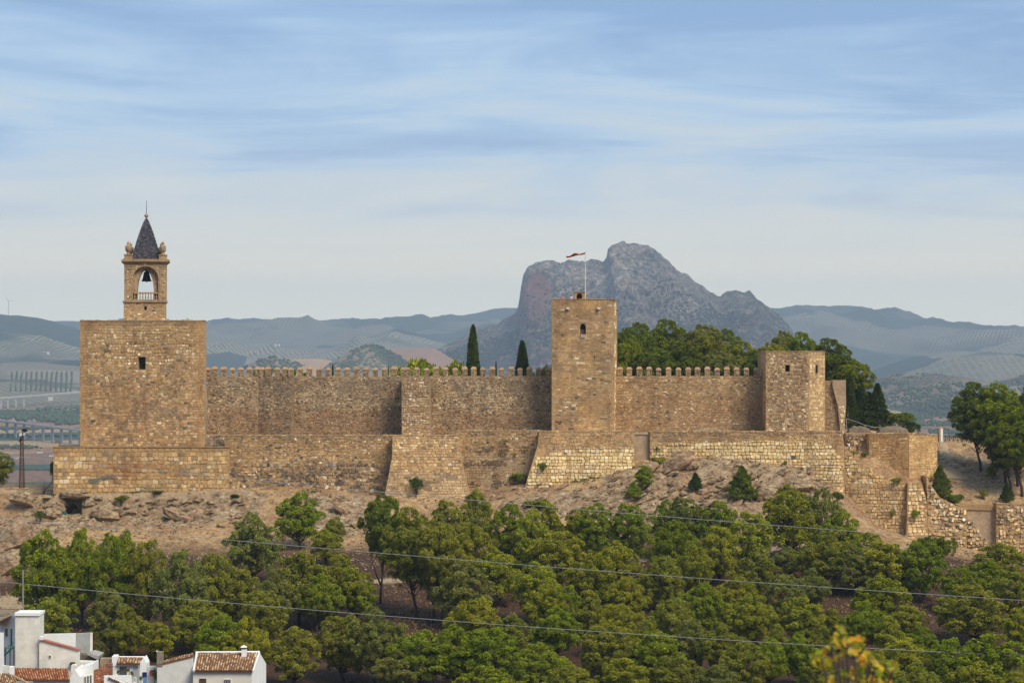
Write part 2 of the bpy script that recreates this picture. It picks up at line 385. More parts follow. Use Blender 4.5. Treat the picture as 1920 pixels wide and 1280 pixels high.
def mat_ground():
    m, nt, b, o = newmat('hillside_ground'); p = geo(nt); a = attr(nt)
    s = N(nt, 'ShaderNodeSeparateColor'); L(nt, a, s.inputs[0])
    sp = N(nt, 'ShaderNodeSeparateXYZ'); L(nt, p, sp.inputs[0])
    n1 = NOISE(nt, p, 0.35, 6, 0.65); n2 = NOISE(nt, p, 2.6, 6, 0.75); n3 = NOISE(nt, p, 0.09, 4, 0.6)
    soil = RAMP(nt, n1, [(0.32, srgb(112, 86, 60)), (0.44, srgb(158, 126, 86)), (0.54, srgb(186, 153, 109)), (0.62, srgb(160, 129, 92)), (0.72, srgb(134, 112, 86))])
    soil = MIX(nt, RAMP(nt, n3, [(0.45, (0,0,0)), (0.65, (.8,.8,.8))]), soil, srgb(136, 100, 74))
    grit = RAMP(nt, n2, [(0.36, (0.50, 0.47, 0.44)), (0.48, (1, 1, 1)), (0.62, (1.35, 1.34, 1.32))])
    soil = MIX(nt, 1.0, soil, grit, 'MULTIPLY')
    rock = RAMP(nt, NOISE(nt, MAP(nt, p, (0.8, 0.8, 1.6), (0.0, 0.5, 0.2)), 0.8, 9, 0.72, 0.4), [(0.35, srgb(66, 52, 38)), (0.45, srgb(132, 108, 80)), (0.56, srgb(172, 147, 114)), (0.68, srgb(208, 186, 152))])
    rock = MIX(nt, RAMP(nt, NOISE(nt, p, 0.5, 5, 0.6), [(0.52, (0,0,0)), (0.68, (.75,.75,.75))]), rock, srgb(172, 124, 88))
    rock = MIX(nt, RAMP(nt, NOISE(nt, p, 3.5, 5, 0.7), [(0.36, (.8,.8,.8)), (0.46, (0,0,0))]), rock, srgb(70, 58, 48))
    rf = RAMP(nt, M(nt, 'ADD', s.outputs[0], M(nt, 'MULTIPLY', M(nt, 'SUBTRACT', n2, 0.5), 0.9)), [(0.32, (0,0,0)), (0.5, (1,1,1))])
    c = MIX(nt, rf, soil, rock)
    lit = RAMP(nt, n2, [(0.3, srgb(54, 38, 26)), (0.55, srgb(80, 56, 40)), (0.72, srgb(112, 84, 62))])
    lf = M(nt, 'MULTIPLY', s.outputs[2], M(nt, 'SUBTRACT', 1.0, M(nt, 'MULTIPLY', s.outputs[0], 0.8)))
    c = MIX(nt, lf, c, lit)
    rd = RAMP(nt, NOISE(nt, p, 1.3, 4, 0.6), [(0.3, srgb(150, 126, 96)), (0.7, srgb(182, 158, 124))])
    c = MIX(nt, s.outputs[1], c, rd)
    # far fields on the plain
    fp = MAP(nt, p, (1/420, 1/190, 0), (0, 0, 0.12))
    v = N(nt, 'ShaderNodeTexVoronoi'); v.inputs['Scale'].default_value = 1.0; L(nt, fp, v.inputs['Vector'])
    vs_ = N(nt, 'ShaderNodeSeparateColor'); L(nt, v.outputs['Color'], vs_.inputs[0])
    field = RAMP(nt, vs_.outputs[0], [(0.0, srgb(136, 104, 76)), (0.24, srgb(156, 130, 94)), (0.42, srgb(120, 92, 70)), (0.58, srgb(70, 84, 62)), (0.8, srgb(60, 76, 60))], 'CONSTANT')
    rows = RAMP(nt, NOISE(nt, MAP(nt, p, (1/7, 1/14, 0)), 1.0, 3, 0.6), [(0.42, (0.72,)*3), (0.6, (1.15,)*3)])
    field = MIX(nt, 1.0, field, rows, 'MULTIPLY')
    ff = M(nt, 'MULTIPLY', M(nt, 'SUBTRACT', sp.outputs[1], 520), 1/300, True)
    c = MIX(nt, ff, c, field)
    L(nt, c, b.inputs['Base Color'])
    bump(nt, b, M(nt, 'ADD', NOISE(nt, p, 1.6, 8, 0.75), M(nt, 'MULTIPLY', NOISE(nt, p, 7, 4, 0.6), 0.4)), 1.0, 0.30)
    return m
M_ground = mat_ground()
ground = struct(npmesh('ground', np.stack([XX.ravel(), YY.ravel(), ZZ.ravel()], 1), fc, M_ground, None, gcol, False))

def g1(X, Y): return float(gz(np.array([X]), np.array([Y]))[0])
_ys = np.arange(248, 440, 0.25)
def hit(px, py):
    X = (px-960)*_ys/F; zr = (640-py)*_ys/F; g = gz(X, _ys)
    k = np.argmax(zr <= g) if np.any(zr <= g) else 0
    return (float(X[k]), float(_ys[k]), float(g[k]))

# ------------------------------------------------------------------ far hills
def mat_hill(name, dark, soil, dots, cover=0.5, field=None, row=0.062, rowfac=0.85):
    """olive groves: parcels with their own row direction, dark tree dots on pale soil"""
    m, nt, b, o = newmat(name); p = geo(nt)
    v = N(nt, 'ShaderNodeTexVoronoi'); v.inputs['Scale'].default_value = 1/520; L(nt, MAP(nt, p, (1, 1, 0)), v.inputs['Vector'])
    sv = N(nt, 'ShaderNodeSeparateColor'); L(nt, v.outputs['Color'], sv.inputs[0])
    rot = N(nt, 'ShaderNodeVectorRotate', rotation_type='Z_AXIS'); L(nt, p, rot.inputs['Vector']); L(nt, M(nt, 'MULTIPLY', sv.outputs[1], 3.1), rot.inputs['Angle'])
    sp = N(nt, 'ShaderNodeSeparateXYZ'); L(nt, rot.outputs[0], sp.inputs[0])
    sx = M(nt, 'SINE', M(nt, 'MULTIPLY', sp.outputs[0], row*2*math.pi)); 
    sy = M(nt, 'SINE', M(nt, 'MULTIPLY', sp.outputs[1], row*0.8*2*math.pi))
    g = M(nt, 'ADD', M(nt, 'MULTIPLY', sx, 0.5), M(nt, 'MULTIPLY', sy, 0.25))
    g = M(nt, 'ADD', g, M(nt, 'MULTIPLY', M(nt, 'SUBTRACT', NOISE(nt, p, 0.05, 4, 0.7), 0.5), 0.9))
    tree = RAMP(nt, M(nt, 'ADD', M(nt, 'MULTIPLY', g, 0.5), 0.5), [(0.42, (0,0,0)), (0.58, (1,1,1))])
    big = NOISE(nt, p, 1/600, 5, 0.6)
    cov = RAMP(nt, M(nt, 'ADD', M(nt, 'MULTIPLY', sv.outputs[0], 0.5), M(nt, 'MULTIPLY', big, 0.6)), [(cover-0.02, (1,1,1)), (cover+0.1, (0,0,0))])
    tf = M(nt, 'MAXIMUM', M(nt, 'MULTIPLY', tree, rowfac), cov)
    sl = MIX(nt, NOISE(nt, p, 1/160, 5, 0.7), soil, field or dots)
    dk = MIX(nt, NOISE(nt, p, 1/60, 6, 0.75), tuple(c*0.7 for c in dark[:3])+(1,), tuple(min(1, c*1.4) for c in dark[:3])+(1,))
    L(nt, MIX(nt, tf, sl, dk), b.inputs['Base Color']); return m
def ridge(name, pts, Yc, Wf, base, mat, Wb=900, seed=1, amp=30, nxn=260, nyn=70, ext=True, sc=1/500):
    xs = np.array([(p[0]-960)*Yc/F for p in pts]); zs = np.array([(640-p[1])*Yc/F for p in pts])
    X = np.linspace(xs[0], xs[-1], nxn); S = np.interp(X, xs, zs)
    k = np.array([1, 3, 5, 3, 1.0]); k /= k.sum(); S = np.convolve(np.pad(S, 2, 'edge'), k, 'valid')
    S = S+(fbm(X/60, X*0+3, seed, 4)-0.5)*amp*0.16
    t = np.concatenate([np.linspace(0, 1, nyn), 1+np.linspace(0, 1, 14)[1:]])
    Yv = np.where(t <= 1, Yc-Wf+Wf*t, Yc+Wb*(t-1))
    XX, TT = np.meshgrid(X, t); SS = np.tile(S, (len(t), 1)); YY = np.tile(Yv[:, None], (1, len(X)))
    g = np.where(TT <= 1, 1-(1-TT)**1.6, 1-(TT-1)**1.5)
    Z = base+(SS-base)*g
    nz = fbm(XX*sc, YY*sc, seed+5, 5, True)-0.55
    Z = Z+nz*amp*np.clip(1-abs(TT-0.55)/0.5, 0, 1)*np.clip((SS-base)/60, 0, 1)*2
    n, mm = len(X), len(t); ix = np.arange(n*mm).reshape(mm, n)
    f = np.stack([ix[:-1, :-1], ix[:-1, 1:], ix[1:, 1:], ix[1:, :-1]], -1).reshape(-1, 4)
    return struct(npmesh(name, np.stack([XX.ravel(), YY.ravel(), Z.ravel()], 1), f, mat, None, None, True))
H_far = mat_hill('far_olive_hills', srgb(50, 60, 50), srgb(128, 118, 96), srgb(96, 90, 72), 0.54)
H_mid = mat_hill('olive_hills', srgb(44, 54, 42), srgb(150, 138, 110), srgb(104, 98, 76), 0.50)
H_near = mat_hill('near_olive_slope', srgb(40, 50, 38), srgb(150, 138, 112), srgb(110, 98, 76), 0.55)
H_brown = mat_hill('scrub_hill', srgb(56, 52, 40), srgb(96, 82, 64), srgb(140, 120, 94), 0.45, row=0.03, rowfac=0.12)
H_tan = mat_plain('stubble_field', srgb(156, 126, 94), 0.95, 0.12, 0.01, 0)
H_pink = mat_plain('ploughed_field', srgb(136, 104, 84), 0.95, 0.14, 0.012, 0)
ridge('far_hills', [(-1200, 610), (-200, 600), (0, 596), (150, 612), (300, 606), (388, 608), (405, 606), (430, 613), (470, 606), (500, 602), (520, 605), (560, 607), (600, 602), (640, 602), (700, 607), (740, 607), (790, 600), (850, 597), (900, 590), (940, 583), (980, 582), (1100, 590), (1400, 586), (1470, 580), (1540, 583), (1600, 585), (1620, 581), (1660, 587), (1720, 600), (1780, 615), (1830, 624), (1920, 640), (2200, 640), (3000, 630)], 10800, 3600, PLAIN-5, H_far, 1500, 3, 95, 420, 90)
ridge('turbine_hill', [(-1500, 600), (-300, 586), (0, 590), (50, 593), (100, 603), (147, 616), (200, 634), (300, 668), (420, 705)], 7600, 2100, PLAIN-5, H_mid, 900, 11, 64)
ridge('olive_hill_mid', [(180, 710), (300, 660), (388, 642), (450, 650), (500, 646), (560, 655), (640, 662), (700, 640), (755, 618), (800, 632), (850, 655), (920, 690), (980, 715)], 8600, 2200, PLAIN-5, H_mid, 900, 17, 70)
ridge('orchard_slope', [(-1200, 680), (-200, 684), (0, 680), (60, 674), (147, 675), (260, 684), (420, 712), (520, 735)], 5600, 1500, PLAIN-5, H_near, 700, 23, 14)
ridge('scrub_hill_left', [(420, 712), (455, 690), (485, 674), (515, 667), (560, 680), (600, 700), (640, 715)], 4700, 500, PLAIN-5, H_brown, 400, 29, 5, 120, 40)
ridge('stubble_field_slope', [(440, 712), (490, 684), (530, 673), (600, 672), (622, 676), (665, 705), (690, 716)], 5000, 1200, PLAIN-5, H_tan, 400, 31, 3, 120, 40)
ridge('scrub_hill_mid', [(580, 716), (620, 680), (655, 660), (675, 650), (690, 645), (712, 649), (745, 664), (780, 690), (820, 712)], 4800, 600, PLAIN-5, H_brown, 400, 37, 5, 140, 50)
ridge('ploughed_field_slope', [(650, 715), (690, 670), (722, 654), (780, 652), (815, 653), (860, 680), (900, 712)], 5500, 900, PLAIN-5, H_pink, 400, 41, 3, 120, 40)
ridge('right_hill_far', [(1400, 720), (1560, 690), (1650, 660), (1720, 635), (1760, 624), (1800, 618), (1860, 622), (1920, 630), (2100, 640), (3000, 640)], 9000, 2000, PLAIN-5, H_near, 900, 43, 56)
ridge('right_hill_middle', [(1480, 740), (1580, 712), (1650, 690), (1700, 672), (1750, 662), (1800, 660), (1850, 664), (1900, 676), (2000, 690), (2600, 700)], 7000, 1500, PLAIN-5, H_mid, 800, 47, 44)
ridge('right_hill_burnt', [(1500, 775), (1580, 745), (1640, 718), (1680, 703), (1720, 698), (1760, 702), (1800, 712), (1835, 716), (1880, 712), (1930, 702), (2100, 690), (2600, 690)], 4700, 1300, PLAIN-5, H_brown, 700, 53, 24)

# ------------------------------------------------------------------ the lone rock mountain
def mat_mountain():
    m, nt, b, o = newmat('mountain_limestone'); p = geo(nt); a = attr(nt)
    s = N(nt, 'ShaderNodeSeparateColor'); L(nt, a, s.inputs[0])
    n = NOISE(nt, MAP(nt, p, (1, 0.6, 1), (0, 0.55, 0)), 1/20, 9, 0.85)
    c = RAMP(nt, n, [(0.38, srgb(34, 36, 30)), (0.46, srgb(112, 102, 90)), (0.54, srgb(184, 166, 146)), (0.63, srgb(244, 226, 200))])
    big = NOISE(nt, p, 1/150, 5, 0.6)
    c = MIX(nt, 1.0, c, RAMP(nt, big, [(0.36, (0.68, 0.70, 0.74)), (0.62, (1.15, 1.12, 1.08))]), 'MULTIPLY')
    c = MIX(nt, M(nt, 'MULTIPLY', s.outputs[1], 0.45), c, srgb(126, 98, 74)); c = MIX(nt, s.outputs[0], c, srgb(146, 88, 64))
    c = MIX(nt, M(nt, 'MULTIPLY', s.outputs[1], RAMP(nt, NOISE(nt, p, 1/40, 5, 0.7), [(0.42, (0,0,0)), (0.55, (1,1,1))])), c, srgb(62, 70, 50))
    L(nt, c, b.inputs['Base Color']); bump(nt, b, n, 1.0, 45.0); return m
M_mount = mat_mountain()
SIL = [(700, 712), (760, 690), (800, 668), (830, 650), (880, 625), (930, 606), (955, 597), (965, 592), (971, 580), (974, 562), (977, 540), (981, 518), (990, 503), (1003, 494), (1020, 489), (1037, 492), (1050, 498), (1062, 491), (1075, 489), (1092, 492), (1110, 491), (1130, 494), (1137, 486), (1139, 468), (1148, 459), (1165, 455), (1188, 455), (1215, 462), (1240, 480), (1270, 504), (1300, 527), (1330, 547), (1350, 557), (1362, 548), (1378, 546), (1392, 551), (1404, 549), (1420, 562), (1440, 576), (1460, 592), (1472, 604), (1484, 620), (1500, 645), (1540, 672), (1600, 700), (1700, 725)]
YM = 6500.0
xs = np.array([PX(p[0], YM) for p in SIL]); zs = np.array([PZ(p[1], YM) for p in SIL])
X = np.linspace(xs[0], xs[-1], 760); S = np.interp(X, xs, zs); S = S+(fbm(X/22, X*0, 5, 5)-0.5)*15
tf = np.concatenate([np.linspace(0, 1, 230), 1+np.linspace(0, 1, 24)[1:]])     # 0 = foot, 1 = crest, then down the back
XX, TT = np.meshgrid(X, tf); SS = np.tile(S, (len(tf), 1)); base = PLAIN-5
rel = np.clip((SS-base)/420, 0.05, 1)
fr = np.where(TT <= 1, TT, 2-TT)
prof = np.where(fr < 0.55, fr/0.55*0.42, 0.42+(fr-0.55)/0.45*0.58)              # talus, then steep rock
YY = np.where(TT <= 1, YM-(1-TT)*1500*rel**0.7, YM+(TT-1)*1300)
Z = base+(SS-base)*prof
env = np.clip((1-abs(2*fr-1.1)/1.1), 0, 1)**0.6
g = fbm((XX+Z*0.6)/170, (Z-XX*0.2)/130, 71, 6, True, 0.6)-0.5
g2 = fbm((XX-Z*0.9)/46, Z/70, 75, 4, True)-0.5
YY = YY-(g*230+g2*80)*env*rel; Z = Z+(g*44+g2*26)*env*rel*(TT <= 1)
red = win(XX+(g*120), PX(975, YM), PX(1032, YM), 25)*sstep(PZ(625, YM), PZ(600, YM), Z)*sstep(PZ(500, YM), PZ(520, YM), Z)
red = np.maximum(red*0.85, 0.35*win(XX, PX(960, YM), PX(1060, YM), 60)*sstep(PZ(700, YM), PZ(650, YM), Z)*sstep(PZ(560, YM), PZ(600, YM), Z))
veg = np.clip(sstep(PZ(560, YM), PZ(660, YM), Z)*0.8+sstep(PX(1250, YM), PX(1430, YM), XX)*0.9, 0, 1)
n_, m_ = len(X), len(tf); ix = np.arange(n_*m_).reshape(m_, n_)
fc = np.stack([ix[:-1, :-1], ix[:-1, 1:], ix[1:, 1:], ix[1:, :-1]], -1).reshape(-1, 4)
mv = np.stack([XX.ravel(), YY.ravel(), Z.ravel()], 1)
mountain = struct(npmesh('rock_mountain', mv, fc, M_mount, None, np.stack([red.ravel(), veg.ravel(), 0*red.ravel(), 1+0*red.ravel()], 1), False))
# shrubs scattered over it
def blobs(name, pts, rad, mat, parent=None, flat=0.75):
    o8 = np.array([(1,0,0),(-1,0,0),(0,1,0),(0,-1,0),(0,0,1),(0,0,-1)], float)
    f8 = np.array([(0,2,4),(2,1,4),(1,3,4),(3,0,4),(2,0,5),(1,2,5),(3,1,5),(0,3,5)])
    n = len(pts); j = NPR.uniform(0.6, 1.25, (n, 6, 1)); o = o8[None]*j*np.asarray(rad)[:, None, None]*np.array([1, 1, flat])
    v = (np.asarray(pts)[:, None, :]+o).reshape(-1, 3); f = (f8[None]+6*np.arange(n)[:, None, None]).reshape(-1, 3)
    return npmesh(name, v, f, mat, parent)
M_scrub = mat_plain('far_scrub', srgb(40, 48, 30), 0.95, 0.4, 0.05, 0)
cand = NPR.randint(0, 190*n_, 30000); cand = cand[mv[cand, 2] > PLAIN+20]
vv = veg.ravel()[cand]; dn = fbm(mv[cand, 0]/90, mv[cand, 2]/60, 91, 3)
keep = NPR.rand(len(cand)) < (0.22+0.6*vv)*sstep(0.40, 0.62, dn)*1.4*(1-0.8*red.ravel()[cand])
cand = cand[keep][:8000]
stuff(tag(blobs('mountain_scrub', mv[cand], NPR.uniform(2.5, 8.5, len(cand)), M_scrub), 'scattered dark scrub bushes dotting the far rocky mountain', 'scrub'))
sk = NPR.uniform(0, 1, 420); sx = PX(560, 4800)+sk*(PX(830, 4800)-PX(560, 4800))

# haze: one closed box of even pale air
hm = bpy.data.materials.new('haze_air'); hm.use_nodes = True; hn = hm.node_tree; hn.nodes.clear()
ho = N(hn, 'ShaderNodeOutputMaterial'); hv = N(hn, 'ShaderNodeVolumePrincipled')
hv.inputs['Color'].default_value = (0.69, 0.82, 0.98, 1); hv.inputs['Density'].default_value = 7.2e-5; hv.inputs['Anisotropy'].default_value = 0.0
L(hn, hv.outputs[0], ho.inputs['Volume'])
mb = MB(); mb.box(-14500, 14500, -3400, 12900, PLAIN-22, 345); hz_ = mb.build('haze', hm); stuff(hz_)
hz_['label'] = 'pale blue haze filling the valley air'
# ------------------------------------------------------------------ masonry
def fixlocal(e):
    for ch in e.children: local(ch)
def inpoly(poly, x, y):
    c = False; n = len(poly); j = n-1
    for i in range(n):
        xi, yi = poly[i]; xj, yj = poly[j]
        if (yi > y) != (yj > y) and x < (xj-xi)*(y-yi)/(yj-yi)+xi: c = not c
        j = i
    return c
OCH = [srgb(174, 140, 98), srgb(162, 127, 86), srgb(186, 154, 112), srgb(152, 118, 79), srgb(170, 134, 95), srgb(146, 116, 84)]
TAN = [srgb(170, 144, 110), srgb(156, 128, 95), srgb(180, 155, 120), srgb(144, 117, 87), srgb(162, 136, 104), srgb(130, 106, 82)]
YEL = [srgb(212, 182, 130), srgb(202, 168, 114), srgb(222, 196, 148), srgb(192, 156, 102), srgb(206, 178, 132)]
GRY = [srgb(104, 92, 80), srgb(88, 78, 68), srgb(120, 106, 92)]
PAL = [srgb(206, 184, 148), srgb(194, 168, 128), srgb(212, 196, 166)]
ASH = [srgb(170, 136, 96), srgb(160, 126, 87), srgb(178, 145, 104), srgb(152, 120, 84)]
def mixc(a, b, t): return tuple(a[i]*(1-t)+b[i]*t for i in range(3))+(1,)
def n2(x, y, s=0): return float(vnoise(np.array([float(x)]), np.array([float(y)]), s)[0])
def sty(h, l, pal, jit=0.14, gap=0.5, proud=(0.03, 0.10), oct=0.0, hole=0.0, gry=0.05, pale=0.0, var=0.16, bev=0.5):
    return dict(h=h, l=l, pal=pal, jit=jit, gap=gap, proud=proud, oct=oct, hole=hole, gry=gry, pale=pale, var=var, bev=bev)
def masonry(poly, Yf, st, parent, holes=(), colfn=None, singles=0, stf=None, name='stones', mat=None, seed=1):
    """real stones, laid in courses, on a wall face given by its outline (photo units of about 0.1 m)"""
    rr = random.Random(seed*31+7)
    x0 = min(p[0] for p in poly); x1 = max(p[0] for p in poly); y0 = min(p[1] for p in poly); y1 = max(p[1] for p in poly)
    out = []; y = y0; 
    while y < y1:
        s0 = stf(0.5*(x0+x1), y) if stf else st
        h = s0['h']*rr.uniform(0.82, 1.2); x = x0-rr.uniform(0, s0['l'][1]); ph = rr.uniform(0, 50)
        if y+h > y1: h = max(y1-y, 1.5)
        while x < x1:
            l = rr.uniform(*s0['l']); s = stf(x+l/2, y+h/2) if stf else st
            cxm, cym = x+l/2, y+h/2
            wob = (n2(cxm*0.05+ph*0, y*0.2, 5)-0.5)*s['h']*0.5*s['jit']/0.14
            cyy = cym+wob
            if not inpoly(poly, cxm, cyy): x += l; continue
            if any(a < cxm < b and c < cyy < d for a, b, c, d in holes) or rr.random() < s['hole']: x += l; continue
            g = s['gap']*0.5; hw, hh = l/2-g, h/2-g; j = s['jit']
            cs = [(cxm+sx*hw+rr.uniform(-j, j)*l*0.5, cyy+sy*hh+rr.uniform(-j, j)*h) for sx, sy in ((-1, 1), (1, 1), (1, -1), (-1, -1))]
            ok = False
            for k in (1, 0.8, 0.6, 0.42):
                q = [(cxm+(a-cxm)*k, cyy+(b-cyy)*k) for a, b in cs]
                if all(inpoly(poly, a, b) and not any(h0 < a < h1 and h2 < b < h3 for h0, h1, h2, h3 in holes) for a, b in q): ok = True; break
            x += l
            if not ok: continue
            if rr.random() < s['oct']:
                k8 = []
                for i in range(4):
                    a, b = q[i], q[(i+1) % 4]; t = rr.uniform(0.18, 0.3)
                    k8 += [(a[0]+(b[0]-a[0])*t, a[1]+(b[1]-a[1])*t), (b[0]-(b[0]-a[0])*t, b[1]-(b[1]-a[1])*t)]
                q = k8
            r_ = rr.random()
            c = rr.choice(GRY) if r_ < s['gry'] else rr.choice(PAL) if r_ < s['gry']+s['pale'] else rr.choice(s['pal'])
            v = rr.uniform(1-s['var'], 1+s['var']); c = (c[0]*v, c[1]*v*rr.uniform(.98, 1.02), c[2]*v*rr.uniform(.95, 1.05), 1)
            if colfn: c = colfn(cxm, cyy, c, rr)
            d = rr.uniform(*s['proud']); out.append((q, cxm, cyy, d, c, l*h, s['bev']))
        y += h
    order = sorted(range(len(out)), key=lambda i: -out[i][5])
    sing = set(i for i in order[:singles]); mb = MB()
    for i, (q, cx_, cy_, d, c, ar, bev) in enumerate(out):
        n = len(q); kx = 1-bev*1.6/max(3, math.sqrt(ar)*1.6)
        vs = []
        for a, b in q:
            Yb = Yf(a, b) if callable(Yf) else Yf; vs.append(P(a, b, Yb+0.03))
        for a, b in q:
            a2, b2 = cx_+(a-cx_)*kx, cy_+(b-cy_)*kx
            Yb = Yf(a2, b2) if callable(Yf) else Yf; vs.append(P(a2, b2, Yb-d*(0.8+0.4*n2(a2, b2, 9))))
        fs = [tuple(range(n, 2*n))]+[(k, (k+1) % n, (k+1) % n+n, k+n) for k in range(n)]
        if i in sing:
            m1 = MB(); m1.add(vs, fs, c); m1.build('stone_block', mat or M_stone, parent, col=True)
        else: mb.add(vs, fs, c)
    if mb.v: stuff(mb.build(name, mat or M_stone, parent, col=True))
def body(poly, Yf, thick, mat, parent, name='wall_core', Yback=None):
    mb = MB(); n = len(poly)
    pts = [(a, b, Yf(a, b) if callable(Yf) else Yf) for a, b in poly]
    yb = Yback if Yback else max(p[2] for p in pts)+thick
    vs = [P(*p) for p in pts]; vs += [(v[0], yb, v[2]) for v in vs]
    a = sum(vs[i][0]*vs[(i+1) % n][2]-vs[(i+1) % n][0]*vs[i][2] for i in range(n))
    ft = list(range(n)); fs = [tuple(ft), tuple(i+n for i in ft[::-1])]+[(i, i+n, (i+1) % n+n, (i+1) % n) for i in range(n)]
    if a < 0: fs = [f[::-1] for f in fs]
    mb.add(vs, fs); return mb.build(name, mat, parent)
def slab_hole(x0, x1, y0, y1, Yf, thick, holes, mat, parent, name='wall_core', Yback=None):
    """rectangular wall with real openings: strips around the holes, solid core behind"""
    mb = MB(); Yb = Yf+thick
    def bx(a, b, c, d):
        if b-a > 0.01 and d-c > 0.01: mb.box(PX(a, Yf), PX(b, Yf), Yf, Yb, PZ(d, Yf), PZ(c, Yf))
    holes = sorted(holes, key=lambda h: h[2]); y = y0
    lev = sorted(set([y0, y1]+[h[2] for h in holes]+[h[3] for h in holes]))
    for a, b in zip(lev[:-1], lev[1:]):
        hs = sorted([h for h in holes if h[2] <= a and h[3] >= b]); x = x0
        for h in hs: bx(x, h[0], a, b); x = h[1]
        bx(x, x1, a, b)
    if Yback: mb.box(PX(x0, Yf), PX(x1, Yf), Yb+0.002, Yback, PZ(y1, Yf), PZ(y0, Yf))
    return mb.build(name, mat, parent)

def stain(x, y, c, amt, col, sc=0.03, s=7, lo=0.4, hi=0.7):
    t = sstep(lo, hi, n2(x*sc, y*sc*1.4, s)*0.65+n2(x*sc*3.3, y*sc*4, s+1)*0.35)*amt
    return mixc(c, col, float(t))
BROWN = srgb(112, 72, 40); RUST = srgb(148, 96, 52); GREYST = srgb(110, 98, 84)

def caprow(parent, px0, px1, py0, py1, Y0, Y1, seed, depth=0.9, l=(4, 9), h=(0.6, 2.6), pal=None, name='cap_stones'):
    """worn stones lying along the top of a wall, each its own height, some missing"""
    rr = random.Random(seed); mb = MB(); x = px0; pal = pal or [mixc(c, srgb(110, 92, 72), 0.35) for c in OCH]
    while x < px1-1:
        w = min(rr.uniform(*l), px1-x); t = (x+w/2-px0)/(px1-px0); Y = Y0+(Y1-Y0)*t; py = py0+(py1-py0)*t; hh = rr.uniform(*h)*Y/F
        if rr.random() > 0.07:
            a, b = PX(x+.15, Y), PX(x+w-.15, Y); z = PZ(py, Y); e = rr.uniform(-.05, .06); c = rr.choice(pal); v = rr.uniform(.75, 1.15); j = [rr.uniform(-.06, .06) for _ in range(8)]
            mb.add([(a, Y-.07-e, z-.05), (b, Y-.07-e, z-.05), (b, Y+depth, z-.05), (a, Y+depth, z-.05), (a+.05, Y-.02-e, z+hh+j[0]), (b-.05, Y-.02-e, z+hh+j[1]), (b-.05, Y+depth-.1, z+hh+j[2]), (a+.05, Y+depth-.1, z+hh+j[3])],
                   [(0, 1, 5, 4), (1, 2, 6, 5), (2, 3, 7, 6), (3, 0, 4, 7), (4, 5, 6, 7), (3, 2, 1, 0)], (c[0]*v, c[1]*v, c[2]*v, 1))
        x += w
    return stuff(mb.build(name, M_stone, parent, col=True))
# ------------------------------------------------------------------ the keep and its platform (left)
keep = thing('keep_tower', 'broad square ochre stone keep carrying the bell tower, at the left end of the castle', 'tower', (PX(267, 400), 404, PZ(842, 400)))
KH = [(259.5, 273, 669, 692.5)]
slab_hole(150, 384.5, 602, 850, 396, 1.4, KH, M_mortar, keep, 'wall_core')
mb = MB(); mb.vprism([(PX(150, 396), 397.402), (PX(384.5, 396), 397.402), (PX(387, 412), 412), (PX(152, 412), 412)], PZ(850, 396), PZ(602, 396)); mb.build('tower_core', M_mortar, keep)
def kcol(x, y, c, rr):
    if y > 640: c = stain(x, y, c, 0.6, rr.choice(GRY), 0.035, 3, 0.56, 0.66) if rr.random() < 0.55 else c
    if y > 720: c = stain(x, y, c, 0.25, RUST, 0.03, 13)
    if y < 640: c = mixc(c, srgb(150, 122, 84), 0.35)
    if y < 612: c = mixc(c, srgb(92, 74, 54), 0.45*rr.random()+0.2)
    if x > 368 or x < 162: c = mixc(c, srgb(176, 134, 84), 0.5)
    return c
S_top = sty(5.4, (4.2, 7), OCH, 0.2, 0.8, (0.03, 0.12), 0.75, 0.03, 0.02, 0.14, 0.11)
S_mid = sty(4.2, (3.8, 7.5), OCH, 0.2, 0.3, (0.02, 0.07), 0.35, 0.01, 0.015, 0.01, 0.08)
S_low = sty(5.2, (5, 9), OCH, 0.14, 0.35, (0.02, 0.09), 0.3, 0.01, 0.03, 0.015, 0.09)
S_cor = sty(6.4, (7, 11), OCH, 0.04, 0.6, (0.04, 0.08), 0, 0, 0.02, 0.02, 0.12)
def kst(x, y):
    if x > 366 or x < 164: return S_cor
    if y < 612: return S_mid
    if 616 < y < 668+n2(x*0.03, 0, 4)*16: return S_top
    return S_low if y > 775 else S_mid
masonry([(150.4, 602.5), (384, 602.5), (384, 848), (150.4, 848)], 396, S_mid, keep, KH, kcol, 0, kst, seed=1)
mb = MB()
for a, b in ((150, 384.5),):
    mb.box(PX(a-0.6, 396), PX(b+0.6, 396), 395.9, 397.0, PZ(602, 396), PZ(600.4, 396))
mb.vprism([(PX(149.4, 396), 397), (PX(155, 396), 397), (PX(157, 412), 412), (PX(151.4, 412), 412)], PZ(602, 396)+.002, PZ(600.8, 396)); mb.vprism([(PX(380, 396), 397), (PX(385.1, 396), 397), (PX(387.6, 412), 412), (PX(382, 412), 412)], PZ(602, 396)+.002, PZ(600.8, 396))
mb.build('parapet_coping', M_mortar_d, keep); caprow(keep, 150, 384.5, 600.6, 600.6, 396, 396, 5, 0.9, (3.5, 8), (0.2, 1.3))
mb = MB(); mb.box(PX(257, 396), PX(276, 396), 395.93, 396.3, PZ(669, 396), PZ(666.6, 396)); mb.build('lintel', M_plaster, keep)
w = MB(); w.box(PX(259.6, 396), PX(272.9, 396), 397.2, 397.35, PZ(692.4, 396), PZ(669.1, 396)); w = w.build('window', M_dark, keep)
fr = MB()
for a in (263.6, 268): fr.box(PX(a, 396), PX(a+0.7, 396), 397.12, 397.2, PZ(692.4, 396), PZ(669.1, 396))
fr.box(PX(259.6, 396), PX(272.9, 396), 397.05, 397.12, PZ(681, 396), PZ(680.2, 396)); fr.build('window_bars', M_iron, w)
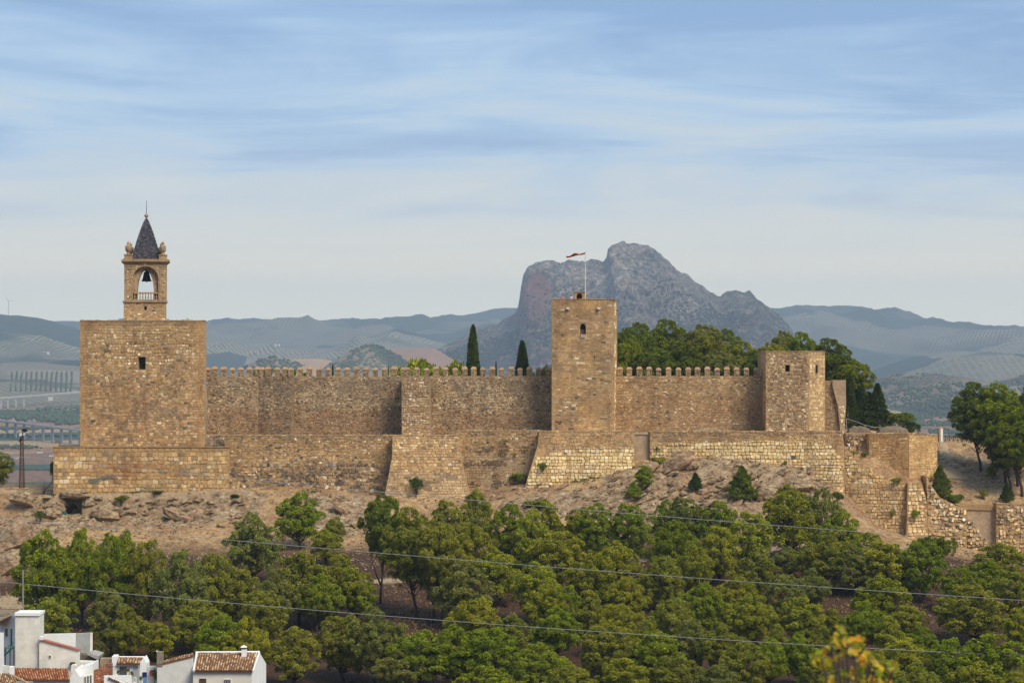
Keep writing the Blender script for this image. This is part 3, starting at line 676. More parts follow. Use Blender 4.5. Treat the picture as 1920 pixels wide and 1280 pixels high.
mb = MB(); mb.prism([(PX(350, 399), PZ(601, 399)), (PX(356.5, 399), PZ(601, 399)), (PX(350.5, 399), PZ(596, 399))], 398.4, 400.5); mb.build('roof_hatch', M_conc, keep)

plat = thing('castle_platform', 'low ochre stone terrace with faded blue graffiti, in front of the keep', 'platform', (PX(265, 392), 395, PZ(925, 390)))
mb = MB(); mb.vprism([(PX(100, 389), 389), (PX(430, 389), 389), (PX(433, 413), 413), (PX(104, 413), 413)], PZ(960, 389), PZ(846, 389)); mb.build('wall_core', M_mortar, plat)
mb = MB()
mb.box(PX(100, 389), PX(430, 389), 389, 389.9, PZ(846, 389)+.003, PZ(838.6, 389)); mb.vprism([(PX(100, 389), 389.9), (PX(108, 389), 389.9), (PX(112, 413), 412.9), (PX(104, 413), 412.9)], PZ(846, 389)+.003, PZ(838.6, 389)); mb.vprism([(PX(422, 389), 389.9), (PX(430, 389), 389.9), (PX(431, 398), 398), (PX(423, 398), 398)], PZ(846, 389)+.003, PZ(838.6, 389))
mb.build('parapet', M_mortar, plat)
S_pl = sty(7.2, (7, 12), OCH, 0.12, 0.75, (0.04, 0.13), 0.45, 0.02, 0.04, 0.12, 0.11)
S_plc = sty(8.2, (10, 14), OCH, 0.05, 0.7, (0.05, 0.09), 0, 0, 0.05, 0.1, 0.14)
def plst(x, y):
    if y < 853: return S_plc
    if x < 150 or x > 395: return sty(8, (9, 14), OCH+YEL[:2], 0.06, 0.7, (0.04, 0.1), 0.2, 0, 0.02, 0.12, 0.14)
    return S_pl
def plcol(x, y, c, rr):
    if y < 846: c = mixc(c, srgb(120, 86, 54), 0.55)
    c = mixc(c, srgb(196, 158, 102), 0.35)
    d = math.exp(-((x-240)/75)**2-((y-880)/19)**2)
    c = mixc(c, srgb(138, 84, 46), float(min(0.75, d*0.9)*rr.uniform(0.5, 1)))
    return stain(x, y, c, 0.5, GREYST, 0.05, 23, 0.6, 0.75)
masonry([(100.5, 838.8), (429.6, 840.5), (431.5, 928), (100.5, 930)], 389, S_pl, plat, (), plcol, 290, plst, seed=2)
mb = MB(); mb.box(PX(99, 389), PX(431, 389), 388.86, 389.6, PZ(838.6, 389)+0.003, PZ(837, 389)); mb.vprism([(PX(99, 389), 389.6), (PX(108, 389), 389.6), (PX(112, 413), 413), (PX(103, 413), 413)], PZ(838.6, 389)+.004, PZ(837, 389)-.002); mb.build('coping', M_mortar_d, plat); caprow(plat, 100, 430, 837.4, 837.6, 389, 389, 6, 0.6, (7, 12), (0.1, 0.8))
# graffiti: loose strokes of faded teal paint lying on the stones
m_, nt_, b_, o_ = newmat('faded_teal_paint'); b_.inputs['Base Color'].default_value = srgb(96, 126, 122)
mb = MB(); rg = random.Random(4)
for i in range(13):
    x = 168+i*3.5; y = 902-i*0.75+rg.uniform(-1, 1); pts = []
    for k in range(7): pts.append((x+math.sin(k*1.7+i)*2.2+rg.uniform(-.8, .8), y+(-5.5+k*1.8)*(0.8 if i < 8 else 0.55)))
    for (a, b), (c, d) in zip(pts[:-1], pts[1:]):
        dx, dy = c-a, d-b; q = math.hypot(dx, dy) or 1; nx_, ny_ = -dy/q*0.42, dx/q*0.42
        mb.add([P(a+nx_, b+ny_, 388.80), P(c+nx_, d+ny_, 388.80), P(c-nx_, d-ny_, 388.80), P(a-nx_, b-ny_, 388.80)], [(0, 1, 2, 3)])
mb.build('graffiti', m_, plat)

# ------------------------------------------------------------------ the bell tower
BT_ = thing('bell_tower', 'slender brick bell tower with dark pointed slate roof and stone urns, standing on the keep', 'tower', (PX(272, 402), 404.1, PZ(602, 400)))
BT_.rotation_euler = (0, 0, math.radians(9.3))
TY = 400.0; TB = 408.2
def X4(px): return PX(px, TY)
def Z4(py): return PZ(py, TY)
S_br = sty(3.1, (3.5, 6.5), ASH, 0.08, 0.5, (0.015, 0.05), 0.1, 0.02, 0.07, 0.04, 0.14)
slab_hole(232, 311, 568, 602, TY, 0.9, [(270, 274.5, 574, 581)], M_mortar_d, BT_, 'shaft', TB)
mb = MB(); mb.box(X4(270.1), X4(274.4), TY+0.8, TY+0.88, Z4(580.9), Z4(574.1)); mb.build('window', M_dark, BT_)
mb = MB(); mb.box(X4(268.8), X4(275.7), TY-0.05, TY+0.03, Z4(574), Z4(572.8)); mb.build('lintel', M_mortar_d, BT_)
masonry([(232.3, 568.5), (310.7, 568.5), (310.7, 601), (232.3, 601)], TY, S_br, BT_, [(269, 275.5, 572.5, 582)], None, 0, None, 'brick_courses', seed=3)
mb = MB(); mb.box(X4(229.5), X4(313.5), TY-0.28, TB+0.28, Z4(566.3), Z4(564.2)); mb.box(X4(230.8), X4(312.3), TY-0.14, TB+0.14, Z4(568), Z4(566.3)-0.002); mb.build('string_course', M_mortar_d, BT_)
def arch_wall(mb, x0, x1, zb, zt, cx_, hw, zs, rise, y0, y1, seg=18, mi=0):
    """a wall with an arched opening: left pier, right pier, spandrel above"""
    mb.prism([(x0, zb), (cx_-hw, zb), (cx_-hw, zs), (x0, zs)], y0, y1, mi=mi)
    mb.prism([(cx_+hw, zb), (x1, zb), (x1, zs), (cx_+hw, zs)], y0, y1, mi=mi)
    arc = [(cx_+hw*math.cos(math.pi*i/seg), zs+rise*math.sin(math.pi*i/seg)) for i in range(seg+1)]
    for i in range(seg):
        (a, b), (c, d) = arc[i], arc[i+1]
        mb.prism([(c, d), (a, b), (a, zt), (c, zt)], y0, y1, mi=mi)
    mb.prism([(x0, zs), (cx_-hw, zs), (cx_-hw, zt), (x0, zt)], y0, y1, mi=mi); mb.prism([(cx_+hw, zs), (x1, zs), (x1, zt), (cx_+hw, zt)], y0, y1, mi=mi)
CX = X4(272.5)
for y0, y1 in ((TY, TY+0.7), (TB-0.7, TB)):
    mb = MB(); arch_wall(mb, X4(233), X4(312), Z4(564.2), Z4(495), CX, 2.35, Z4(523), 2.35, y0, y1); mb.build('arcade_wall', M_mortar_d, BT_)
for y0, y1 in ((TY+0.7, TY+1.5), (TB-1.5, TB-0.7)):
    mb = MB(); arch_wall(mb, X4(236), X4(309), Z4(564.2), Z4(495), CX, 1.52, Z4(552), 4.75, y0+0.003, y1-0.003); mb.build('inner_arch', M_mortar_d, BT_)
mb = MB(); mb.box(X4(233), X4(245), TY+1.5, TB-1.5, Z4(564.2), Z4(495)); mb.build('side_wall', M_mortar_d, BT_); mb = MB(); mb.box(X4(300), X4(312), TY+1.5, TB-1.5, Z4(564.2), Z4(495)); mb.build('side_wall', M_mortar_d, BT_)
mb = MB(); mb.box(X4(233.2), X4(311.8), TY+0.1, TB-0.1, Z4(495)+0.002, Z4(492.5)); mb.build('vault_slab', M_mortar_d, BT_)
arch_hole = [(248.3, 296.7, 519, 565)]+[(272.5-24.2*math.cos(math.asin(t)), 272.5+24.2*math.cos(math.asin(t)), 523-23.6*t-2.6, 523-23.6*t+1.5) for t in (0.15, 0.3, 0.45, 0.6, 0.72, 0.82, 0.9, 0.96)]
masonry([(234, 501), (247.2, 501), (247.2, 563.5), (234, 563.5)], TY-0.06, S_br, BT_, (), None, 0, None, 'brick_courses', seed=4)
masonry([(298, 501), (311, 501), (311, 563.5), (298, 563.5)], TY-0.06, S_br, BT_, (), None, 0, None, 'brick_courses', seed=5)
masonry([(247.6, 497), (297.6, 497), (297.6, 563), (247.6, 563)], TY, S_br, BT_, arch_hole, None, 0, None, 'brick_courses', seed=6)
for a, b in ((233.2, 247.4), (297.6, 311.8)):
    mb = MB(); mb.box(X4(a), X4(b), TY-0.06, TY-0.002, Z4(564), Z4(500.4)); mb.box(X4(a-0.5), X4(b+0.5), TY-0.14, TY-0.06-.002, Z4(500.4), Z4(497.5)); mb.build('pilaster', M_mortar_d, BT_)
arc_o = []; mb = MB()     # archivolt
for i in range(20):
    t0, t1 = math.pi*i/20, math.pi*(i+1)/20
    q = [(CX+r*math.cos(t), Z4(523)+r*math.sin(t)) for r, t in ((2.36, t0), (2.68, t0), (2.68, t1), (2.36, t1))]
    mb.prism(q, TY-0.13, TY-0.002)
mb.build('archivolt', M_mortar_d, BT_)
for px in (252, 292):
    mb = MB(); mb.add([(X4(px)+0.24*math.cos(t*math.pi/6), TY-0.1, Z4(498.6)+0.24*math.sin(t*math.pi/6)) for t in range(12)]+[(X4(px)+0.28*math.cos(t*math.pi/6), TY+0.01, Z4(498.6)+0.28*math.sin(t*math.pi/6)) for t in range(12)], [tuple(range(12))]+[(i, (i+1) % 12, (i+1) % 12+12, i+12) for i in range(12)]); mb.build('roundel', M_cap, BT_)
mb = MB(); mb.prism([(X4(269.5), Z4(500)), (X4(272.8), Z4(500)), (X4(274), Z4(494)), (X4(268.5), Z4(494))], TY-0.2, TY-0.131); mb.build('keystone', M_mortar_d, BT_)
mb = MB()
for e, a, b in ((0.10, 495, 492.6), (0.32, 492.6, 490.6), (0.55, 490.6, 487.2), (0.30, 487.2, 485.6)):
    mb.box(X4(233)-e, X4(312)+e, TY-e, TB+e, Z4(a)+0.001, Z4(b))
mb.build('cornice', M_mortar_d, BT_)
# balustrade
mb = MB(); mb.box(X4(249.4), X4(295.6), TY+0.15, TY+0.55, Z4(550.4), Z4(547.6)); bal = mb.build('balustrade', M_mortar_d, BT_)
mb = MB(); mb.box(X4(249.4), X4(295.6), TY+0.12, TY+0.58, Z4(564.1), Z4(561.4)); mb.build('plinth', M_mortar_d, bal)
for i in range(9):
    mb = MB(); cx_ = X4(252.2+i*5.05); zb = Z4(561.4); h = Z4(550.4)-zb
    mb.lathe([(0.13, zb), (0.13, zb+.1*h), (0.07, zb+.18*h), (0.15, zb+.38*h), (0.10, zb+.6*h), (0.06, zb+.8*h), (0.12, zb+.9*h), (0.12, zb+h)], cx_, TY+0.35, 8); mb.build('baluster', M_mortar_d, bal)
for px in (240.3, 304.7):
    for yy in (TY+0.65, TB-0.65):
        ox = (0.35 if px < 272 else -0.35) if yy > 404 else 0
        mb = MB(); mb.box(X4(px)-0.75+ox, X4(px)+0.75+ox, yy-0.75, yy+0.75, Z4(485.6), Z4(478.6)); mb.box(X4(px)-0.85+ox, X4(px)+0.85+ox, yy-0.85, yy+0.85, Z4(478.6)+.001, Z4(477.2)); mb.build('corner_pedestal', M_mortar_d, BT_)
        mb = MB(); z0 = Z4(477.2)
        mb.lathe([(0.42, z0), (0.42, z0+.2), (0.2, z0+.3), (0.34, z0+.5), (0.55, z0+.75), (0.58, z0+1.5), (0.42, z0+1.75), (0.16, z0+1.85), (0.28, z0+2.05), (0.24, z0+2.25), (0.08, z0+2.4), (0.03, z0+2.75)], X4(px)+ox, yy, 10); mb.build('urn_finial', M_mortar_d, BT_, True)
# slate spire
ctr = (X4(273.6), (TY+TB)/2); mb = MB(); prof = [(3.05, 485.6), (2.78, 479), (2.45, 468), (1.95, 452), (1.25, 431), (0.55, 414), (0.16, 406.5)]
mb.lathe([(r*math.sqrt(2)*0.93, Z4(p)) for r, p in prof], ctr[0], ctr[1], 4, rot=math.pi/4); spire = mb.build('spire', M_slate, BT_)
mb = MB(); rs = random.Random(9)      # slates in courses
for i in range(30):
    t = i/30; p = 485.2-t*77; r = np.interp(p, [q[1] for q in prof[::-1]], [q[0] for q in prof[::-1]])*0.93; r2 = np.interp(p-2.8, [q[1] for q in prof[::-1]], [q[0] for q in prof[::-1]])*0.93
    n = max(2, int(r*2/0.34))
    for sx, sy in ((0, -1), (1, 0), (-1, 0), (0, 1)):
        for k in range(n):
            a0 = -1+2*k/n; a1 = -1+2*(k+0.9)/n; e = rs.uniform(0.02, 0.06)
            def pt(a, rad, z, e): return (ctr[0]+(a*rad if sy else sx*(rad+e)), ctr[1]+(sy*(rad+e) if sy else a*rad), z)
            c = rs.choice([srgb(74, 70, 76), srgb(62, 58, 64), srgb(92, 84, 88), srgb(52, 50, 58)])
            mb.add([pt(a0, r, Z4(p), e+.03), pt(a1, r, Z4(p), e+.03), pt(a1, r2, Z4(p-2.8), e*.3), pt(a0, r2, Z4(p-2.8), e*.3)], [(0, 1, 2, 3)], c)
stuff(mb.build('slates', M_tile, spire, col=True))
mb = MB(); z0 = Z4(408); mb.lathe([(0.16, z0), (0.2, z0+.15), (0.12, z0+.22), (0.3, z0+.35), (0.40, z0+.58), (0.34, z0+.78), (0.14, z0+.95), (0.04, z0+1.0)], ctr[0], ctr[1], 12); ball = mb.build('finial_ball', M_cap, BT_, True)
mb = MB(); mb.tube([(ctr[0], ctr[1], z0+.95), (ctr[0], ctr[1], Z4(373.5))], [0.06, 0.03], 6); mb.tube([(ctr[0]-0.14, ctr[1], Z4(376)), (ctr[0]+0.14, ctr[1], Z4(376))], 0.03, 5); mb.build('lightning_rod', M_iron, BT_)
bell = thing('bell', 'dark bronze bell hanging in the arch of the bell tower', 'bell', (X4(274), 404.1, Z4(515)))
bx_, by_, bz_ = bell.location; mb = MB()
mb.lathe([(0.98, Z4(526.5)), (0.93, Z4(525)), (0.74, Z4(521)), (0.62, Z4(515)), (0.52, Z4(509.5)), (0.30, Z4(507.2)), (0.1, Z4(506.6))], X4(274), 404.1, 16); local(mb.build('bell_body', M_bronze, bell, True))
mb = MB(); mb.box(X4(274)-.75, X4(274)+.75, 403.9, 404.3, Z4(506.4), Z4(503.6)); mb.box(X4(274)-.12, X4(274)+.12, 404, 404.2, Z4(507.4), Z4(506.4)-.002); local(mb.build('headstock', M_wood, bell))
mb = MB(); mb.tube([(X4(274), 404.1, Z4(515)), (X4(274.4), 404.1, Z4(528))], [0.05, 0.11], 6); local(mb.build('clapper', M_iron, bell))
mb = MB(); mb.box(X4(245), X4(300), 403.95, 404.25, Z4(503.6)+0.002, Z4(501.6)); mb.build('bell_beam', M_wood, BT_)

# ------------------------------------------------------------------ curtain walls
S_cu = sty(3.1, (2.6, 5.6), TAN, 0.32, 0.35, (0.01, 0.11), 0.5, 0.035, 0.07, 0.02, 0.11)
S_cf = sty(2.9, (4.0, 7), OCH, 0.10, 0.55, (0.01, 0.07), 0.1, 0.02, 0.03, 0.03, 0.14)
M_capm = M_cap
def merlon_mesh():
    mb = MB(); mb.box(-0.53, 0.53, -0.32, 0.32, -0.1, 1.25); return mb
def cap_mesh(w=1.0):
    mb = MB(); a, b = 0.60*w, 0.40; z0, z1, z2 = 1.251, 1.42, 1.82
    mb.add([(-a,-b,z0),(a,-b,z0),(a,b,z0),(-a,b,z0),(-a,-b,z1),(a,-b,z1),(a,b,z1),(-a,b,z1),(-a+.3,-.1,z2),(a-.3,-.1,z2),(a-.3,.1,z2),(-a+.3,.1,z2)],
           [(0,1,5,4),(1,2,6,5),(2,3,7,6),(3,0,4,7),(4,5,9,8),(5,6,10,9),(6,7,11,10),(7,4,8,11),(8,9,10,11),(3,2,1,0)]); return mb
def merlon(parent, px, Y, py0=705.5, w=1.0, cap=True, rs=random.Random(3)):
    k = Y/400*rs.uniform(0.90, 1.06); px += rs.uniform(-.35, .35)
    mb = MB(); x, z = PX(px, Y), PZ(py0, Y)
    hw = 0.51*w*k; mb.box(x-hw, x+hw, Y+0.02, Y+0.62, z-0.1, z+1.22*k); m = mb.build('merlon', M_mortar_d, parent)
    sm = MB(); zz_ = z+0.02; 
    while zz_ < z+1.15*k:       # small stones of its face
        h = rs.uniform(0.2, 0.3); xx = x-hw
        while xx < x+hw-0.12:
            l = min(rs.uniform(0.22, 0.5), x+hw-xx); c = rs.choice(TAN+OCH[:2]+GRY[:1]); v = rs.uniform(.75, 1.15)
            c = (c[0]*v, c[1]*v, c[2]*v, 1); e = rs.uniform(.01, .07); g = 0.025
            x0_, x1_, z0_, z1_ = xx+g, xx+l-g, zz_+g, min(zz_+h, z+1.21*k)-g
            sm.add([(x0_, Y+.03, z0_), (x1_, Y+.03, z0_), (x1_, Y+.03, z1_), (x0_, Y+.03, z1_), (x0_+.03, Y-e, z0_+.03), (x1_-.03, Y-e, z0_+.03), (x1_-.03, Y-e, z1_-.03), (x0_+.03, Y-e, z1_-.03)],
                   [(4,5,6,7),(0,1,5,4),(1,2,6,5),(2,3,7,6),(3,0,4,7)], c); xx += l
        zz_ += h
    if sm.v: stuff(sm.build('stones', M_rubble, m, col=True))
    if cap:
        a, b = hw+0.07, 0.39; z0, z1, z2 = z+1.22*k+.001, z+1.38*k, z+1.78*k; yc = Y+0.32; i_ = 0.28*min(1.2, w)
        c = MB(); c.add([(x-a,yc-b,z0),(x+a,yc-b,z0),(x+a,yc+b,z0),(x-a,yc+b,z0),(x-a,yc-b,z1),(x+a,yc-b,z1),(x+a,yc+b,z1),(x-a,yc+b,z1),(x-a+i_,yc-.1,z2),(x+a-i_,yc-.1,z2),(x+a-i_,yc+.1,z2),(x-a+i_,yc+.1,z2)],
           [(0,1,5,4),(1,2,6,5),(2,3,7,6),(3,0,4,7),(4,5,9,8),(5,6,10,9),(6,7,11,10),(7,4,8,11),(8,9,10,11),(3,2,1,0)]); c.build('cap', M_cap, m)
def ccol(a0, a1, yb, bx=(0, 0, 1, 0)):
    """rust brown water stains low on the wall, grey mottling higher up, corner shade painted at both ends"""
    def f(x, y, c, rr):
        t = sstep(752+14*n2(x*0.02, 1, 3), 775+14*n2(x*0.02, 1, 3), y)*(0.35+0.5*n2(x*0.018, 7, 8))
        c = mixc(c, BROWN if rr.random() < .5 else RUST, float(t)*0.62)
        if y < 735: c = stain(x, y, c, 0.5, GREYST, 0.04, 31, 0.45, 0.7)
        e = math.exp(-max(0, a1-x)/9.0)*0.45+math.exp(-max(0, x-a0)/7.0)*0.25  # corner shade put into the stone colour towards each end
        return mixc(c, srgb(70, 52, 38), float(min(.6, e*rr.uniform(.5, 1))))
    return f
def curtain(label, segs, mers, back, st=S_cu, colf=None, seed=10, cat='wall', wide=(), nocap=()):
    """segs: list of (px0,Y0,px1,Y1) plan pieces of one wall"""
    o = thing('curtain_wall', label, cat, (PX(0.5*(segs[0][0]+segs[-1][2]), 400), 401, PZ(815, 400)))
    foot = []
    for i, (a, ya, b, yb) in enumerate(segs): foot += [(PX(a, ya), ya), (PX(b, yb), yb)]
    mb = MB()
    for (a, ya, b, yb) in segs:
        mb.vprism([(PX(a, ya), ya), (PX(b, yb), yb), (PX(b, yb), back), (PX(a, ya), back)], PZ(845, 400), PZ(705.5, 400))
    mb.build('wall_core', M_mortar_d, o)
    for k, (a, ya, b, yb) in enumerate(segs):
        Yf = (lambda x, y, a=a, ya=ya, b=b, yb=yb: ya+(yb-ya)*(x-a)/(b-a))
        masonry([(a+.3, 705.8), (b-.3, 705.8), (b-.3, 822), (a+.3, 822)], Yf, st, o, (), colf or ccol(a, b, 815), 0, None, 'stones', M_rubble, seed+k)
    for m in mers:
        sg = [s for s in segs if s[0] <= m <= s[2]][0]; Y = sg[1]+(sg[3]-sg[1])*(m-sg[0])/(sg[2]-sg[0])
        merlon(o, m, Y, w=wide.get(m, 1.0) if wide else 1.0)
    fixlocal(o); return o
c5 = lambda v: round(370+v/4.74, 1)
def leftcol(x, y, c, rr):
    c = ccol(-500, 753, 815)(x, y, c, rr); e = 0.6*math.exp(-abs(x-489)/11.0)*float(sstep(712, 745, y))+0.3*math.exp(-max(0, x-388)/6.0)  # shade of the crease and wall ends painted into the stones
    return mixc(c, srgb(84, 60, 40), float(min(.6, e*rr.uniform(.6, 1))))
mA = [c5(v) for v in (93, 155, 233, 311, 388, 465)]+[483.9, 491.5]+[c5(v) for v in (628, 710, 780, 832, 915, 995, 1080, 1163, 1250, 1333, 1417, 1498, 1582, 1665, 1748)]
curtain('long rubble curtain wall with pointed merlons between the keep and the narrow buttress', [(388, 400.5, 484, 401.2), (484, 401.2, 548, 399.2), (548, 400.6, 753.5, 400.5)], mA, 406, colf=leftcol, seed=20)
mB = [740+v/4.74 for v in (368, 452, 537, 620, 703, 785, 870, 950, 1035, 1115, 1198, 1280, 1363)]
curtain('crenellated rubble curtain wall with pale mottled stones between the buttress and the flag tower', [(806, 400.5, 1035.5, 400.5)], mB, 406, seed=30)
mC = [1162.5]+[1100+v/4.74 for v in (380, 468, 555, 640, 728, 815, 902, 987, 1075, 1160, 1247, 1333, 1420, 1508)]+[1433.6]
def rst(x, y): return S_cf if y > 742+6*n2(x*0.03, 2, 2) else S_cu
oC = curtain('crenellated curtain wall of reddish small stones right of the flag tower', [(1153, 400.5, 1437, 400.5)], mC, 406, S_cf, lambda x, y, c, rr: mixc(mixc(c, RUST, 0.22 if y > 742 else 0.0), srgb(84, 62, 46), 0.35*math.exp(-(1437-x)/12.0)), seed=40)  # stones darkened towards the corner tower as painted shade
# buttress
bt = thing('buttress', 'narrow pale rubble buttress with two caps, projecting between two curtain walls', 'buttress', (PX(780, 395), 398, PZ(815, 395)))
bp = [(753, 706), (804.5, 706), (806.5, 770), (808.5, 822), (753, 822)]
body(bp, 394.5, 7, M_mortar_d, bt)
masonry([(753.4, 706.3), (804.2, 706.3), (808, 820), (753.4, 820)], 394.5, sty(4.4, (3.5, 7), TAN, 0.2, 0.6, (0.02, 0.13), 0.5, 0.02, 0.06, 0.22, 0.18), bt, (), lambda x, y, c, rr: mixc(c, srgb(176, 136, 90), 0.4 if y > 760 else 0.12), 0, None, 'stones', M_rubble, 50)
for m, w in ((761, 1.75), (781.8, 1.0), (799.7, 1.0)): merlon(bt, m, 394.5, 706, w)
fixlocal(bt)

# ------------------------------------------------------------------ the flag tower
YF = 394.0
ft = thing('square_tower', 'tall square ashlar tower with one dark horseshoe-arched window, flagpole on top', 'tower', (PX(1095, 402), 403, PZ(812, 398)))
FH = [(1087, 1099, 606.5, 626.5)]
slab_hole(1034.5, 1150, 562, 835, YF, 1.3, FH, M_mortar, ft, 'wall_core')
mb = MB(); A_ = (PX(1034.5, YF), YF+1.302); B_ = (PX(1150, YF), YF+1.302)
mb.vprism([A_, B_, (PX(1157.2, 402.5), 402.5), (PX(1157.2, 402.5), 409), (PX(1039, 409), 409)], PZ(835, YF), PZ(562, YF)); mb.build('tower_core', M_mortar, ft)
S_as = sty(3.9, (6, 11), ASH, 0.05, 0.35, (0.015, 0.045), 0.0, 0.006, 0.03, 0.015, 0.10)
S_as2 = sty(2.9, (5, 9), ASH, 0.07, 0.4, (0.015, 0.05), 0.0, 0.01, 0.05, 0.015, 0.11)
def ftc(x, y, c, rr):
    c = stain(x, y, c, 0.55, srgb(120, 100, 78), 0.03, 61, 0.5, 0.7)
    if y < 600: c = mixc(c, srgb(128, 102, 74), 0.35)
    return stain(x, y, c, 0.4, srgb(182, 136, 82), 0.02, 67, 0.5, 0.75)
masonry([(1035, 563), (1149.6, 563), (1149.6, 825), (1035, 825)], YF, S_as, ft, [(1085, 1101, 600, 629)], ftc, 0, lambda x, y: S_as if y < 700 or y > 800 else S_as2, 'ashlar_courses', seed=60)
# right-hand face, its sunlit look put into paler stone colours
S_q = sty(6, (2.6, 4.2), YEL+OCH[:2], 0.02, 0.3, (0.0, 0.02), 0, 0, 0, 0.1, 0.12)
masonry([(1150.4, 563), (1156.6, 563), (1156.6, 812), (1150.4, 812)], lambda x, y: YF+1.3+(x-1150)/7.2*7.2, S_q, ft, (), None, 0, None, 'lit_side_stones', seed=61)
mb = MB(); mb.vprism([(A_[0]-.05, YF-.06), (B_[0]+.05, YF-.06), (PX(1157.2, 402.5)+.05, 402.5), (PX(1157.2, 402.5)+.05, 409.1), (PX(1039, 409)-.05, 409.1)], PZ(562, YF)+.002, PZ(560.4, YF)); mb.build('parapet_coping', M_mortar_d, ft); caprow(ft, 1034.5, 1150, 560.8, 560.8, 394, 394, 7, 0.7, (4, 8), (0.1, 0.9))
# horseshoe window: stone surround with arched head over a near-black sheet for the unlit room and a wooden lower shutter
mb = MB(); cx_ = PX(1093, YF); z0 = PZ(626.5, YF); zt = PZ(606.5, YF); zs = PZ(613, YF)
arch_wall(mb, PX(1087, YF)+.001, PX(1099, YF)-.001, z0, zt, cx_, 0.50, zs, 0.62, YF+0.1, YF+0.5, 12); mb.build('window_surround', M_plaster, ft)
mb = MB(); mb.box(PX(1085, YF), PX(1101, YF), YF-0.06, YF+0.1, PZ(604.2, YF), PZ(600.5, YF)); mb.build('lintel', M_plaster, ft)
mb = MB(); mb.box(PX(1087.1, YF), PX(1098.9, YF), YF+1.0, YF+1.1, z0, zt); wn = mb.build('window', M_dark, ft)
mb = MB(); mb.box(PX(1088, YF), PX(1098, YF), YF+0.55, YF+0.62, z0, PZ(617.5, YF)); mb.build('shutter', M_wood, wn)
mb = MB(); mb.box(PX(1089, YF), PX(1097, YF), YF-0.16, YF+0.02, PZ(633, YF), PZ(627, YF)); mb.build('sill', M_conc, ft)
for px in (1064, 1122):
    mb = MB(); mb.prism([(PX(px-3, YF), PZ(579, YF)), (PX(px-2, YF), PZ(576.5, YF)), (PX(px+3, YF), PZ(576.5, YF)), (PX(px+4, YF), PZ(578.5, YF)), (PX(px+2, YF), PZ(580.5, YF))], YF-0.55, YF); mb.build('corbel', M_pale, ft)
for px, a, b in ((1072.3, 667, 673), (1114.5, 667, 673)):
    mb = MB(); mb.box(PX(px-.5, YF), PX(px+.5, YF), YF-0.07, YF-0.05, PZ(b, YF), PZ(a, YF)); mb.build('arrow_slit', M_dark, ft)
mb = MB(); mb.box(PX(1154.8, 400), PX(1160, 400), 400, 400.3, PZ(583, 400), PZ(581.5, 400)); mb.build('drain_spout', M_iron, ft)
for px, py in ((383, 640), (386, 620)): pass
fixlocal(ft)
hut = thing('stair_turret', 'small ochre roof hut with arched doorway, on top of the flag tower', 'turret', (PX(1087, 403), 404, PZ(562, 400)))
mb = MB(); hY = 401.5; arch_wall(mb, PX(1077, hY), PX(1098, hY), PZ(562, hY), PZ(548, hY), PX(1086.5, hY), 0.52, PZ(555, hY), 0.5, hY, hY+0.6, 10); mb.build('front_wall', M_mortar, hut)
mb = MB(); mb.box(PX(1077, hY), PX(1080.5, hY), hY+.601, hY+3, PZ(562, hY), PZ(548, hY)); mb.box(PX(1094.5, hY), PX(1098, hY), hY+.601, hY+3, PZ(562, hY), PZ(548, hY)); mb.box(PX(1080.5, hY), PX(1094.5, hY), hY+2.6, hY+3, PZ(562, hY), PZ(548, hY)); mb.build('side_wall', M_mortar, hut)
mb = MB(); mb.box(PX(1076, hY), PX(1099, hY), hY-.15, hY+3.1, PZ(548, hY)+.002, PZ(546.2, hY)); mb.prism([(PX(1099, hY), PZ(556, hY)), (PX(1111, hY), PZ(562, hY)), (PX(1099, hY), PZ(562, hY))], hY+.3, hY+2.5); mb.build('roof_slab', M_mortar, hut)
mb = MB(); mb.box(PX(1082, hY), PX(1091, hY), hY+1.9, hY+2, PZ(562, hY), PZ(550, hY)); mb.build('door', M_wood, hut); fixlocal(hut)
# flagpole and flag
fp = thing('flagpole', 'thin white metal flagpole rising from the roof of the square tower', 'flagpole', (PX(1097.5, 400), 400, PZ(562, 400)))
mb = MB(); mb.tube([(PX(1097.5, 400), 400, PZ(562, 400)), (PX(1097.5, 400), 400, PZ(500, 400)), (PX(1097.5, 400), 400, PZ(472, 400))], [0.09, 0.075, 0.045], 8); mb.build('pole', M_pale, fp)
mb = MB(); mb.lathe([(0.03, PZ(472, 400)-.02), (0.11, PZ(471.3, 400)), (0.03, PZ(470.4, 400))], PX(1097.5, 400), 400, 8); mb.build('truck_ball', M_pale, fp); fixlocal(fp)
mR, ntR, bR, oR = newmat('flag_red'); bR.inputs['Base Color'].default_value = (0.55, 0.03, 0.03, 1)
mY_, ntY, bY, oY = newmat('flag_yellow'); bY.inputs['Base Color'].default_value = (0.75, 0.42, 0.03, 1)
mb = MB(); nu, nv = 22, 8; vs_ = []
for i in range(nu+1):
    u = i/nu; x = 1097-u*35; y = 474.5+u*7+1.2*math.sin(u*9)
    wd = 2.2+3.2*u*(1-0.35*u)+1.1*math.sin(u*11+1); tw = 1.05+0.5*math.sin(u*7)
    for j in range(nv+1):
        v = j/nv-0.5; vs_.append((PX(x+v*1.0, 400), 400+v*1.1*math.cos(tw)+0.16*math.sin(u*14+v*6), PZ(y+v*wd+0.7*math.sin(v*9+u*8), 400)))
fs_ = [(i*(nv+1)+j, i*(nv+1)+j+1, (i+1)*(nv+1)+j+1, (i+1)*(nv+1)+j) for i in range(nu) for j in range(nv)]
mb.add(vs_, fs_); mb.mi = [(1 if 1 < j < 6 and i < 13 else 0) for i in range(nu) for j in range(nv)]
tag(mb.build('flag', [mR, mY_], None, True), 'red and yellow flag streaming to the left from the flagpole', 'flag')

